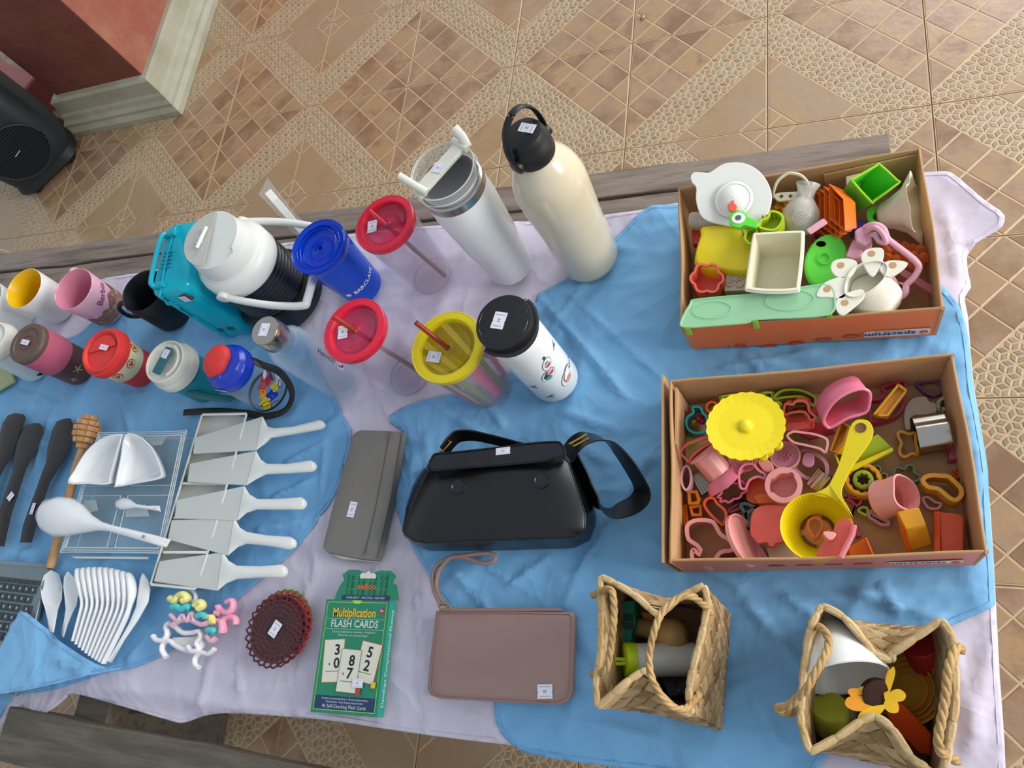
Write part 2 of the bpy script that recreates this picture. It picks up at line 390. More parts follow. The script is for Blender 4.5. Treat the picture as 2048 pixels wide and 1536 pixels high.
for x in (-1.17, -.2):
    k = M(); k.box(frame((x, .3, 0)), .075, 1.02, .045, ZT - .095); obj('crossbeam', k, MT['wood_near'], table, smooth=0, bevel=.002)
for x, y in ((-1.17, -.16), (-.2, -.16), (-1.17, .74), (-.2, .74)):
    k = M(); k.box(frame((x, y, 0)), .06, .06, ZT - .095, 0); obj('leg', k, MT['wood_near'], table, smooth=0, bevel=.002)
# ------------------------------------------------------------------ cloths
CREASE = []                                   # (ax, ay, bx, by, amplitude, width)
def inside(p, poly):
    c = False; n = len(poly)
    for i in range(n):
        a, b = poly[i], poly[(i + 1) % n]
        if (a[1] > p[1]) != (b[1] > p[1]) and p[0] < (b[0] - a[0]) * (p[1] - a[1]) / (b[1] - a[1]) + a[0]: c = not c
    return c
def segd(p, a, b):
    ax, ay = b[0] - a[0], b[1] - a[1]; t = max(0, min(1, ((p[0] - a[0]) * ax + (p[1] - a[1]) * ay) / (ax * ax + ay * ay + 1e-12)))
    return math.hypot(p[0] - a[0] - ax * t, p[1] - a[1] - ay * t), t
def cloth(name, px, z, hfun, res, mt, label, cat, sm=4, group=None, hem=True, zf=None):
    bd = spline([W(x, y, ZT if zf is None else zf(x, y)) for x, y in px], sm, True)
    # resample the border
    P = [bd[0]]
    for q in bd[1:]:
        if (q - P[-1]).length > res * .8: P.append(q)
    B2 = [(p.x, p.y) for p in P]; n = len(B2)
    xs = [p[0] for p in B2]; ys = [p[1] for p in B2]
    pts = list(B2); y = min(ys)
    while y < max(ys):
        x = min(xs)
        while x < max(xs):
            q = (x + random.uniform(-.2, .2) * res, y + random.uniform(-.2, .2) * res)
            if inside(q, B2): pts.append(q)
            x += res
        y += res
    vs, es, fs, _, _, _ = delaunay_2d_cdt([Vector(p) for p in pts], [(i, (i + 1) % n) for i in range(n)], [], 1, 1e-5)
    k = M(); k.add([Vector((v.x, v.y, z + hfun(v.x, v.y))) for v in vs], [f for f in fs])
    o = solo(name, k, mt, label, cat, group, smooth=180, solid=.0008, org=(P[0].x, P[0].y, z))
    if hem:
        hp = []
        for i in range(n):
            a, b = Vector(B2[i - 1]), Vector(B2[(i + 1) % n]); t = (b - a).normalized(); q = Vector(B2[i]) + Vector((-t.y, t.x)) * .006
            if not inside(q, B2): q = Vector(B2[i]) - Vector((-t.y, t.x)) * .006
            hp.append(Vector((q.x, q.y, z + hfun(q.x, q.y) + .0006)))
        h = M().tube(hp, .0006, 4, True); obj('hem', h, mt, o, smooth=0)
    return o
def rid(v, p): return max(0, 1 - abs(noise.noise(v)) * p)
def folds(seed, amp, sc=3.0, segs=()):
    def f(x, y):
        w = noise.noise_vector(Vector((x * sc * .9 + seed, y * sc * .9 - seed, seed * 1.7))) * .5
        r1 = rid(Vector((x * sc * 1.2 + w.x + seed, y * sc * .8 + w.y, seed)), 7) ** 1.4
        r2 = rid(Vector((x * sc * 1.6 + w.y + 9 + seed, y * sc * 3.0 - w.x, seed + 3)), 7) ** 1.6
        r3 = rid(Vector((x * sc * 6 + 31 + w.x * 2, y * sc * 5 + seed, seed + 8)), 4) ** 2
        z = .62 * r1 + .42 * r2 + .16 * r3 + .25 * noise.noise(Vector((x * 4, y * 4, seed)))
        for (ax, ay, bx, by, h, wd) in segs:
            d, t = segd((x, y), (ax, ay), (bx, by))
            if d < wd * 3: z += h * math.exp(-(d / wd) ** 2) * min(1, 5 * t + .2, 5 * (1 - t) + .2)
        return amp * z
    return f
def csegs(L, sgn=1): return [(W(a, b).x, W(a, b).y, W(c, d).x, W(c, d).y, h * 1.0 * sgn, w * .8) for a, b, c, d, h, w in L]
BL = csegs([(1075, 590, 1260, 800, 1.0, .006), (1110, 560, 1330, 760, .6, .005), (1230, 470, 1080, 690, .5, .006), (860, 800, 980, 880, .9, .008), (960, 780, 1010, 860, .8, .006), (1240, 860, 1120, 820, .6, .008), (1300, 900, 1160, 1150, 1.0, .007), (900, 1130, 1010, 1260, .9, .007), (960, 1120, 1080, 1200, .9, .006), (1100, 1110, 1000, 1190, .8, .006), (1180, 1090, 1120, 1240, .8, .007),
  (1290, 1080, 1500, 1180, .7, .008), (1480, 1190, 1600, 1330, 1.0, .008), (1560, 1180, 1660, 1260, .8, .006), (1500, 1380, 1560, 1500, .8, .009), (1150, 1440, 1320, 1480, .8, .008), (1420, 740, 1640, 700, .9, .006), (1480, 700, 1530, 750, .7, .005), (1700, 1180, 1900, 1240, .9, .008), (1760, 1160, 1800, 1230, .7, .006), (1940, 800, 1965, 1000, .5, .008), (830, 900, 820, 1060, .8, .008), (850, 860, 860, 1000, .6, .006),
  (560, 860, 470, 880, .8, .005), (650, 880, 560, 930, 1.0, .006), (620, 960, 530, 1000, 1.0, .006), (600, 1040, 500, 1060, .9, .006), (650, 860, 640, 1000, .6, .007), (240, 780, 260, 870, .7, .008), (110, 800, 60, 940, .7, .008), (20, 780, 120, 810, .8, .006), (330, 700, 240, 700, .5, .006), (60, 1090, 30, 1130, .6, .005), (300, 1260, 240, 1330, .6, .008), (390, 1180, 330, 1290, .5, .008)])
WL = csegs([(480, 1200, 470, 1400, 1.0, .005), (420, 1300, 380, 1420, .7, .006), (610, 1130, 590, 1440, .8, .006), (640, 1000, 620, 1180, .9, .006), (830, 1130, 850, 1470, 1.0, .004), (780, 840, 720, 700, .8, .006), (980, 440, 1000, 560, 1.0, .004), (700, 500, 720, 560, .7, .005), (640, 520, 690, 600, .9, .006), (760, 780, 640, 860, .8, .006), (860, 640, 780, 760, .7, .006), (300, 1400, 700, 1440, .9, .006), (120, 1370, 480, 1400, .6, .008),
  (1990, 1250, 1930, 1536, .9, .008), (1900, 1270, 1960, 1500, .7, .007), (1890, 400, 1925, 560, .8, .006), (660, 1180, 700, 1210, .6, .005), (450, 1380, 600, 1360, .5, .006), (530, 540, 640, 600, .6, .008), (920, 1420, 1000, 1480, .6, .005)])
fw = folds(2.3, .0074, 2.6, WL); fb = folds(7.9, .0090, 3.0, BL)
def edge_drop(x, y):
    z = 0; d = x - (.150 if y < .60 else .30)
    if d > 0: z -= d * d * 30
    if y < -.03: z -= min((-.03 - y) ** 2 * 3.0, .02)
    return z
def hw(x, y): return fw(x, y) * .9 + edge_drop(x, y) - .0115
CREASES_W = []
white = cloth('white_sheet', [(-60, 640), (60, 590), (200, 553), (300, 535), (420, 500), (560, 480), (690, 462), (840, 446), (1050, 436), (1180, 424), (1280, 413), (1350, 398), (1500, 372), (1700, 345), (1800, 338), (1885, 334), (1912, 342), (1972, 394), (2008, 420), (2010, 440), (1998, 452), (1944, 486), (1938, 520), (1946, 560), (1932, 585),
    (1940, 640), (1950, 760), (1975, 900), (1988, 1060), (1994, 1180), (2000, 1300), (2014, 1536), (2022, 1640), (1700, 1640), (1500, 1560), (1300, 1520), (1080, 1498), (900, 1478), (760, 1458), (640, 1440), (520, 1430), (430, 1426), (380, 1432), (335, 1446), (300, 1438), (200, 1408), (118, 1386), (98, 1398), (70, 1420), (40, 1430), (0, 1412), (-70, 1400)],
    ZT, hw, .0075, MT['cloth_white'], 'wrinkled white bed sheet covering the whole table', 'cloth')
def hb(x, y):
    e = edge_drop(x, y); z = fb(x, y) - .0088; return max(z, fw(x, y) * .9 - .0115 + .0022) + e
cloth('blue_sheet', [(-70, 700), (60, 690), (150, 665), (205, 625), (330, 600), (480, 590), (570, 600), (612, 690), (640, 750), (690, 838), (697, 880), (668, 980), (610, 1070), (560, 1120), (478, 1190), (400, 1250), (330, 1302), (262, 1334), (200, 1345), (100, 1375), (0, 1390), (-70, 1400)],
    ZT, hb, .006, MT['cloth_blue'], 'crumpled sky blue cloth under the cake servers and spoons at the left', 'cloth')
cloth('blue_sheet', [(1072, 588), (1130, 552), (1200, 500), (1240, 458), (1290, 412), (1330, 404), (1390, 400), (1500, 400), (1700, 420), (1880, 560), (1932, 640), (1948, 760), (1973, 900), (1986, 1060), (1992, 1180), (1984, 1214), (1880, 1262), (1800, 1330), (1700, 1450), (1640, 1530), (1580, 1580), (1300, 1545), (1080, 1515), (1025, 1496), (990, 1455), (984, 1410), (975, 1350), (920, 1250), (868, 1172), (826, 1100), (796, 1040), (786, 970), (796, 900), (800, 862), (775, 840), (790, 818), (860, 795), (950, 770), (1040, 720), (1062, 640)],
    ZT, hb, .006, MT['cloth_blue'], 'crumpled sky blue cloth under the black handbag and cardboard boxes', 'cloth')
# ------------------------------------------------------------------ cardboard boxes
for n_, c_, r_ in (('card', 'B98F63', .8), ('card_out', 'C9702F', .5), ('card_edge', 'B48A5C', .85), ('orange_print', 'F47C2A', .45), ('orange_print2', 'DC8060', .45), ('oval_red', 'C24A2C', .5), ('oval_dark', 'A8503C', .5)):
    mat(n_, c_, r_, var=None)
mat('card', 'C0986C', .85, var=('B68C60', 14)); mat('logo_navy', '3A3560', .5); mat('white_print', 'E8E2E6', .5); mat('crease_dark', '6E4A2C', .9)
def facefn(o, u, v, n, lift=.0006):
    o, u, v, n = Vector(o), Vector(u).normalized(), Vector(v).normalized(), Vector(n).normalized()
    return lambda a, b: o + u * a + v * b + n * lift
def put(parent, name, fnlist, mt):
    k = M()
    for vs, fs in fnlist: k.add(vs, fs)
    return obj(name, k, mt, parent, smooth=0)
def flat(fn, pts): return ([fn(*p) for p in pts], [list(range(len(pts)))])
def carton(name, px, H, label, prnt, cols, tilt=0):
    R = [W(x, y, ZT + H) for x, y in px]      # TL TR BR BL at the rim
    B = [Vector((p.x, p.y, ZT)) for p in R]; c = sum(B, Vector()) / 4
    B = [c + (b - c) * .985 for b in B]; 
    for b in B: b.z = ZT
    t = thing(name, label, 'box', c)
    T = .0035
    def panel(nm, a, b, ra, rb, out, mo=None, low=0):
        n = (b - a).cross(Vector((0, 0, 1))).normalized()
        if n.dot(c - a) < 0: n = -n           # n points inwards
        k = M(); N = 10; rings = []
        for i in range(N + 1):
            s = i / N; p = a.lerp(b, s); q = ra.lerp(rb, s); q = q + n * .0012 * math.sin(s * 7 + a.x * 9) + Vector((0, 0, .0006 * math.sin(s * 23 + a.y * 30)))
            rings.append([p, q, q + n * T, p + n * T])
        k.loft(rings)
        o = obj(nm, k, [MT['card'], mo or MT['card']], t, smooth=20)
        for f in o.data.polygons:
            if f.normal.dot(n) < -.6: f.material_index = 1
        if out: obj('rim_edge', M().tube([r[1] + n * T * .5 for r in rings], T * .52, 6), MT['card_edge'], o, smooth=60)
        return o, n
    panel('back_panel', B[0], B[1], R[0], R[1], 1); panel('side_panel', B[1], B[2], R[1], R[2], 1, MT['card'])
    fp, n = panel('front_panel', B[2], B[3], R[2], R[3], 1, MT[cols]); panel('side_panel', B[3], B[0], R[3], R[0], 1)
    obj('base_panel', M().prism([b + Vector((0, 0, .0006)) for b in B], (0, 0, 1), .003), MT['card'], t, smooth=0)
    out = -n; u = (R[3] - R[2]).normalized(); up = ((R[2] - B[2]) + (R[3] - B[3])).normalized()
    prnt(t, fp, R, B, u, -up, out)            # text is upside down: reads towards -x with its top down
    return t, R, B
def print1(t, fp, R, B, u, v, out):
    a = B[3]
    def at(x, y): return Wn((x, y), B[3].lerp(B[2], .5), out)
    # label
    fn = facefn(at(1793, 664), u, v, out, .0012)
    put(fp, 'label_patch', [flat(fn, rrect(.076, .019, .004))], MT['white_print'])
    fn = facefn(at(1793, 664), u, v, out, .0018)
    put(fp, 'lettering', [text('spectrum', .0150, lambda x, y: fn(x + .008, y + .0015), bold=True, sx=1.05), text('by hiyoo stationery', .0045, lambda x, y: fn(x + .008, y - .0068))], MT['logo_navy'])
    fnl = facefn(fn(-.031, .001), u, v, out, .0002)
    put(fp, 'logo', [flat(fnl, circ(.0048, 20))], MT['oval_red']); put(fp, 'logo_mark', [flat(facefn(fnl(0, 0), u, v, out, .0003), rrect(.004, .003, .001))], MT['white_print'])
    for x, y in ((1702, 671), (1647, 678), (1593, 685), (1538, 692)):
        f1 = facefn(at(x, y), u, v, out, .001); put(fp, 'oval_mark', [flat(f1, [(p[0] * 1.0, p[1] * .62) for p in circ(.0105, 28)])], MT['oval_red'])
        f2 = facefn(at(x, y), u, v, out, .0014); put(fp, 'oval_glyph', [flat(f2, [(p[0], p[1] * .3) for p in circ(.006, 16)])], MT['orange_print2'])
    f3 = facefn(at(1484, 694), u, v, out, .001)
    put(fp, 'lettering', [text('gsm', .011, lambda x, y: f3(x, y + .005), bold=True), text('70', .017, lambda x, y: f3(x + .001, y - .008), bold=True), text('500 sheets', .005, lambda x, y: f3(x + .042, y + .004)), text('A4 210 x 297mm', .004, lambda x, y: f3(x + .042, y - .004)), flat(lambda x, y: f3(x, y), [(.017, -.014), (.018, -.014), (.018, .01), (.017, .01)])], MT['oval_red'])
b1, R1, B1 = carton('cardboard_box', [(1357, 378), (1843, 297), (1890, 620), (1362, 655)], .075, 'open cardboard box with orange front holding plastic kitchen containers and moulds', print1, 'orange_print')
def print2(t, fp, R, B, u, v, out):
    def at(x, y): return Wn((x, y), B[3].lerp(B[2], .5), out)
    L = (R[2] - R[3]).length; m0 = R[3].lerp(R[2], .83) * .5 + B[3].lerp(B[2], .83) * .5
    fn = facefn(m0, u, v, out, .0012); put(fp, 'label_patch', [flat(fn, rrect(.076, .019, .004))], MT['white_print'])
    fn = facefn(m0, u, v, out, .0018)
    put(fp, 'lettering', [text('spectrum', .0150, lambda x, y: fn(x + .008, y + .0015), bold=True, sx=1.05), text('by hiyoo stationery', .0045, lambda x, y: fn(x + .008, y - .0068))], MT['logo_navy'])
    put(fp, 'logo', [flat(facefn(fn(-.031, .001), u, v, out, .0002), circ(.0048, 20))], MT['oval_red'])
    for s in (.64, .545, .45, .355):
        m1 = R[3].lerp(R[2], s) * .5 + B[3].lerp(B[2], s) * .5
        put(fp, 'oval_mark', [flat(facefn(m1, u, v, out, .001), [(p[0] * 1.0, p[1] * .62) for p in circ(.0105, 28)])], MT['oval_dark'])
        put(fp, 'oval_glyph', [flat(facefn(m1, u, v, out, .0014), [(p[0], p[1] * .3) for p in circ(.006, 16)])], MT['orange_print2'])
b2, R2, B2_ = carton('cardboard_box', [(1340, 762), (1908, 708), (1978, 1108), (1340, 1126)], .082, 'open cardboard box with salmon front holding many small cookie cutters', print2, 'orange_print2')
# doubled outer flap on the left of the lower box, tuck flaps in its corners
def flap(t, pts, th, nm='side_flap'):
    k = M(); n = (pts[1] - pts[0]).cross(pts[2] - pts[0]).normalized(); k.prism(pts, n, th); return obj(nm, k, MT['card'], t, smooth=0)
x_ = Vector((1, 0, 0))
flap(b2, [R2[3] + Vector((-.007, .0, 0)), R2[0] + Vector((-.009, .01, -.002)), B2_[0] + Vector((-.006, .01, .0)), B2_[3] + Vector((-.004, 0, 0))], .003)
i0 = R2[0] + Vector((.006, -.008, -.003)); flap(b2, [i0, i0 + Vector((.002, -.075, -.004)), Vector((i0.x + .004, i0.y - .105, ZT + .03)), Vector((i0.x + .004, i0.y - .05, ZT + .01)), Vector((i0.x + .003, i0.y, ZT + .006))], .003, 'corner_flap')
i1 = R2[1] + Vector((-.006, -.006, -.004)); flap(b2, [i1, i1 + Vector((.010, -.10, -.004)), Vector((i1.x + .013, i1.y - .14, ZT + .035)), Vector((i1.x + .003, i1.y - .07, ZT + .01)), Vector((i1.x - .003, i1.y, ZT + .006))], .003, 'corner_flap')
i2 = R1[1] + Vector((-.004, -.006, -.004)); a_i = R1[0].lerp(R1[1], .62) + Vector((0, -.0065, -.012))
flap(b1, [i2 + Vector((0, .002, 0)), a_i, Vector((a_i.x + .002, a_i.y, ZT + .03)), Vector((i2.x, i2.y, ZT + .01))], .002, 'corner_flap')

# ------------------------------------------------------------------ contents: helpers in photograph pixels
def plast(name, col, rough=.35, **k): return mat(name, col, rough, **k)
for n_, c_ in (('p_white', 'E8E6DE'), ('p_cream', 'E6DEC0'), ('p_yellow', 'E6CE10'), ('p_lemon', 'D8CE1E'), ('p_amber', 'DE9A1A'), ('p_orange', 'E46A14'), ('p_deep_orange', 'D84E1E'), ('p_coral', 'E4604C'), ('p_red', 'C8342C'),
               ('p_crimson', 'B02A40'), ('p_pink', 'E87C94'), ('p_hot_pink', 'E05A78'), ('p_pale_pink', 'E0A0B0'), ('p_salmon', 'E89C94'), ('p_green', '60D83C'), ('p_lime', 'B4C822'), ('p_olive', '98A428'), ('p_teal', '2C9CA4'),
               ('p_dark_green', '5C7848'), ('p_slate', '4E6458'), ('p_purple', '7A4470'), ('p_magenta', 'A03C5C'), ('p_beige', 'CDB79B'), ('p_black', '1B1B1D'), ('p_violet', '58409A'), ('p_sage', 'A4AA78'), ('p_mauve', 'C48898')):
    plast(n_, c_)
mat('steel', 'B8B2A8', .22, 1); mat('steel_dark', '8E8678', .3, 1); mat('brass', 'C8A860', .3, 1)
clear('c_lid_green', 'CFF2D4', .5, .15, 'C4EEC8', .25); clear('c_orange', 'FFB070', .3, .1, 'F0904A', .4); clear('c_coral', 'FF9070', .45, .15, 'F08070', .3); clear('c_amber', 'FFC040', .35, .1, 'F0A81E', .4)
clear('c_clear', 'F4F6F6', .05, .05, 'FFFFFF', .45); clear('c_frost', 'EDEBE4', .5, .3, 'E4DFD2', .3); clear('c_pinkclear', 'FFC8CC', .45, .2, 'F0A8B0', .3)
def el(cx_, cy_, rx, ry=None, rot=0, n=28, a0=0, a1=360, f=None):
    ry = ry or rx; out = []; full = a1 - a0 >= 360; r = math.radians(rot)
    for i in range(n + (0 if full else 1)):
        a = math.radians(a0 + (a1 - a0) * i / n); q = f(a) if f else 1
        x, y = rx * q * math.cos(a), ry * q * math.sin(a); out.append((cx_ + x * math.cos(r) - y * math.sin(r), cy_ + x * math.sin(r) + y * math.cos(r)))
    return out
def up_(az=0, tilt=0):                        # unit vector tilted from vertical towards azimuth az
    a, t = math.radians(az), math.radians(tilt); return Vector((math.cos(a) * math.sin(t), math.sin(a) * math.sin(t), math.cos(t)))
ZB = ZT + .0045
def sm(px, n=4): return [(v[0], v[1]) for v in spline([(p[0], p[1], 0) for p in px], n, True)]
def planar(px, z, nrm=None, pc_=None):
    if nrm is None: return [W(x, y, z) for x, y in px]
    c = pc_ or (sum(p[0] for p in px) / len(px), sum(p[1] for p in px) / len(px)); a = W(c[0], c[1], z)
    return [Wn(p, a, nrm) for p in px]
def cutter(name, label, px, z, h, mt, group=None, wall=.0012, nrm=None, rim=.0016, cat='cookie cutter', edge=None):
    """hollow cutter: px outlines the upper rim, wall goes h down"""
    n = nrm or Vector((0, 0, 1)); P = planar(px, z, nrm)
    k = M().ring(P, -n * h, wall); o = solo(name, k, MT[mt], label, cat, group, smooth=50)
    if rim: obj('rolled_rim', M().ring([p + n * .0002 for p in [q for q in P]], -n * .0022, wall + rim), MT[edge or mt], o, smooth=50)
    return o
def slabp(name, label, px, z, t, mt, cat, group=None, nrm=None, bevel=.001):
    n = nrm or Vector((0, 0, 1)); k = M().prism(planar(px, z, nrm), -n * t); return solo(name, k, MT[mt], label, cat, group, smooth=40, bevel=bevel)
def tubpart(px_top, z, h, shrink, n=None):    # open tapered tub: outline at rim, shrunk at the bottom
    nv = n or Vector((0, 0, 1)); P = planar(px_top, z, n); c = sum(P, Vector()) / len(P)
    A = P; B = [c + (p - c) * shrink - nv * h for p in P]; w = 1 - .0016 / max((P[0] - c).length, .01)
    C2 = [c + (p - c) * shrink * w - nv * (h - .0015) for p in P]; D = [c + (p - c) * w for p in P]
    return M().loft([B, A, D, C2])
G1 = 'plastic things in the upper cardboard box'; G2 = 'cookie cutters in the lower cardboard box'
def flw(k, d=.16, ph=0): return lambda a: 1 - d + d * abs(math.cos(k * a / 2 + ph)) * 1.3
def C1(x, y): return (1340 + x / 3.657, 280 + y / 3.657)
def C2(x, y): return (1320 + x / 3.012, 700 + y / 3.012)
def c1(*a): return [C1(*p) for p in a]
def c2(*a): return [C2(*p) for p in a]
# ---- upper box
n1 = up_(95, -14)
t = solo('juicer_plate', M().prism(planar(sm(c1((150, 265), (175, 235), (230, 235), (290, 235), (400, 170), (540, 168), (650, 225), (720, 320), (745, 430), (700, 560), (560, 640), (380, 620), (240, 570), (190, 450), (190, 350), (160, 310))), ZT + .088, n1), -n1 * .003), MT['p_white'], 'large white domed plate with a small ear leaning in the upper box', 'kitchen tool', smooth=40, bevel=.001)
dc = Wn(C1(465, 435), W(*C1(465, 400), ZT + .088), n1)
obj('dome', M().lathe(frame(dc, n1), [(.026, 0), (.025, .0015), (.022, .002), (.0215, .001), (.018, .004), (.012, .0075), (.005, .009), (.0005, .0095)], 32), MT['p_white'], t, smooth=60)
def tube2(a, b, za, zb, r, n=20): return W(*a, za), W(*b, zb), r
a, b = W(*C1(150, 590), ZT + .055), W(*C1(440, 585), ZT + .058); F = frame(a, b - a, (0, 0, 1)); L = (b - a).length
t = solo('plastic_tube', M().lathe(F, [(.0095, 0), (.011, 0), (.011, L), (.0095, L)], 24), MT['c_frost'], 'frosted white tube with a threaded end lying under the white plate', 'tube', smooth=60)
for i in range(3): obj('thread', M().lathe(F, [(.011, .002 + i * .004), (.0125, .003 + i * .004), (.0125, .004 + i * .004), (.011, .005 + i * .004)], 24), MT['c_frost'], t)
slabp('plastic_cover', 'red plastic edge showing beside the yellow tub in the upper box', c1((160, 655), (230, 660), (230, 760), (165, 760)), ZT + .045, .012, 'p_red', 'lid')
# yellow tub upside down
P = sm(c1((235, 632), (400, 622), (560, 640), (600, 700), (610, 820), (600, 950), (400, 945), (200, 905), (192, 800), (225, 690)), 3)
A = planar(P, ZT + .072); c = sum(A, Vector()) / len(A); k = M().loft([[c + (p - c) * 1.06 - Vector((0, 0, .05)) for p in A], [c + (p - c) * 1.05 - Vector((0, 0, .008)) for p in A], [c + (p - c) * .98 - Vector((0, 0, .001)) for p in A], [c + (p - c) * .92 for p in A]])
solo('storage_tub', k, MT['p_yellow'], 'yellow square plastic tub lying upside down at the left of the upper box', 'container', smooth=60)
# green pick with an eye, bird pick, scoops
t = solo('food_pick', M().prism(planar(sm(c1((430, 585), (445, 530), (490, 510), (550, 530), (575, 560), (640, 590), (645, 615), (620, 640), (540, 625), (500, 640), (450, 625))), ZT + .092), (0, 0, -.005)), MT['p_green'], 'bright green pick with a round white eye on top of the upper box', 'food pick', smooth=40, bevel=.001)
obj('eye_white', M().lathe(frame(W(*C1(500, 572), ZT + .092)), [(.0001, .0014), (.0085, .0012), (.009, 0)], 24), MT['p_white'], t); obj('pupil', M().lathe(frame(W(*C1(500, 572), ZT + .092)), [(.0001, .0019), (.004, .0017), (.0042, .001)], 20), MT['p_slate'], t)
slabp('food_pick', 'tiny coral red bird-shaped pick on the white plate', sm(c1((430, 510), (425, 470), (445, 455), (440, 425), (462, 418), (478, 430), (470, 455), (490, 480), (485, 510), (455, 522))), ZT + .094, .004, 'p_coral', 'food pick')
for i, (px, nm, lb) in enumerate(((sm(c1((710, 560), (730, 515), (800, 525), (835, 570), (800, 640), (740, 665), (650, 640), (660, 585))), 'scoop_cutter', 'yellow-green scoop-shaped cutter standing right of the green pick'), (sm(c1((560, 650), (600, 640), (640, 640), (640, 680), (620, 740), (580, 765), (545, 730), (545, 690))), 'scoop_cutter', 'yellow-green scoop-shaped cutter against the corner of the cream tub'))):
    t = cutter(nm, lb, px, ZT + .088 - i * .004, .026, 'p_lime', None, .0014)
    q = planar(px, ZT + .07); cc = sum(q, Vector()) / len(q); obj('floor', M().prism([cc + (p - cc) * .93 for p in q], (0, 0, .0015)), MT['p_lime'], t)
    for j in range(5): obj('tooth', M().lathe(frame(cc + Vector((-.010 + j * .005, 0, .001))), [(.0018, 0), (.0012, .012), (.0001, .014)], 8), MT['p_lime'], t)
# basket
arc = spline([W(*C1(x, y), ZT + .060 + z) for x, y, z in ((758, 420, 0), (760, 370, .012), (790, 300, .026), (850, 252, .032), (900, 245, .033), (960, 262, .03), (1005, 310, .022), (1020, 375, .006))], 5)
t = thing('mini_basket', 'small white plastic basket with a hoop handle behind the frosted ball', 'basket', W(*C1(880, 420), ZT + .03))
obj('handle', M().tube(arc, .0017, 8, flat=1.6), MT['p_cream'], t, smooth=80)
P = planar(sm(c1((760, 410), (790, 385), (880, 378), (975, 378), (985, 420), (960, 440), (860, 442), (790, 446))), ZT + .062)
obj('side_wall', M().prism(P, (0, 0, -.004)), MT['p_cream'], t, smooth=40, bevel=.0008)
for x, y in ((815, 412), (882, 410), (940, 408)):
    c = W(*C1(x, y), ZT + .0622); obj('plus_hole', M().box(frame(c), .0052, .0016, .0006).box(frame(c), .0016, .0052, .0006), MT['crease_dark'], t, smooth=0)
# amber bits
for i, (x, y, r) in enumerate(((800, 500, 18), (850, 520, 14), (880, 455, 16), (840, 600, 12))):
    k = M(); c = W(*C1(x, y), ZT + .045 + .004 * i); F = frame(c, up_(i * 70, 35), up_(i * 50 + 20, 90)); k.box(F, .022, .007, .006).box(F, .007, .018, .005)
    solo('bead', k, MT['p_amber'], ['amber plastic cross bit under the basket plate', 'amber plastic bit beside the frosted ball', 'amber plastic bit highest near the basket holes', 'amber plastic bit low behind the cream tub'][i], 'cutter piece', bevel=.001)
# frosted infuser ball
c = W(*C1(955, 565), ZT + .058); ax = (W(*C1(995, 390), ZT + .070) - c).normalized()
t = solo('infuser_ball', M().lathe(frame(c, ax), [(.0001, -.025), (.012, -.0225), (.02, -.015), (.0245, -.006), (.025, .002), (.022, .012), (.016, .02), (.011, .027), (.012, .036), (.016, .045), (.0155, .0455)], 32), MT['c_frost'], 'frosted white pear-shaped infuser with a dotted face', 'kitchen tool', smooth=80)
vd = (Vector((0, 0, CAMZ)) - c).normalized(); Fv = frame(c, vd)
k = M()
for i in range(-4, 5):
    for j in range(-4, 5):
        q = Vector((i * .0027 + (j % 2) * .0013, j * .0024, 0))
        if q.length < .0115:
            d = Fv.to_3x3() @ Vector((q.x / .025, q.y / .025, math.sqrt(1 - (q.length / .025) ** 2))); k.lathe(frame(c + d * .0245, d), [(.0009, 0), (.0007, .0012), (.0001, .0014)], 6)
o = obj('dots', k, MT['p_white'], t); o['kind'] = 'stuff'
# orange nested trays leaning
nn = up_(205, 62)
for i in range(4):
    q = [(1040, 395), (1110, 340), (1290, 320), (1330, 560), (1180, 745), (1075, 600)]
    sx_ = i * 38
    px = c1((1045 + sx_, 370 - i * 18), (1165 + sx_ * .9, 455 - i * 8), (1178 + sx_ * .9, 740 - i * 24), (1050 + sx_, 640 - i * 20))
    px = sm([px[0], px[1], px[2], px[3]], 1)
    n_ = up_(190, 55)
    k = M(); P = planar(px, ZT + .052 + i * .003, n_, C1(1110, 550)); c = sum(P, Vector()) / 4; w = .93
    k.loft([[c + (p - c) * .80 - n_ * .020 for p in P], [p for p in P], [c + (p - c) * w for p in P], [c + (p - c) * .76 - n_ * .0185 for p in P]])
    solo('nesting_tray', k, MT['p_orange'], 'small square orange tray, ' + ['foremost', 'second', 'third', 'rearmost'][i] + ' of the nested four in the upper box', 'tray', 'nested orange trays', bevel=.0015, smooth=40)
a, b = W(*C1(1015, 690), ZT + .085), W(*C1(1135, 585), ZT + .093); F = frame((a + b) / 2, (0, 0, 1), b - a)
solo('lolly_stick', M().prism(to3(F, rrect((b - a).length, .009, .002), 0), (0, 0, .003)), MT['p_pale_pink'], 'pale pink flat stick poking out behind the cream tub', 'stick', bevel=.0006)
for i, (p, mt, lb, z) in enumerate(((c1((1060, 540), (1140, 500), (1180, 600), (1180, 740), (1090, 720), (1060, 640)), 'p_red', 'red flower-edged cutter in the mouth of the orange trays', .040), (c1((1020, 660), (1060, 690), (1170, 690), (1190, 760), (1100, 745), (1030, 730)), 'p_crimson', 'crimson scalloped cutter right of the cream tub', .034))):
    cutter('cookie_cutter', lb, el(*[sum(q[j] for q in p) / len(p) for j in (0, 1)], 17 - i * 2, 20 - i * 6, 15, 40, f=flw(9, .12)), ZT + z, .018, mt)
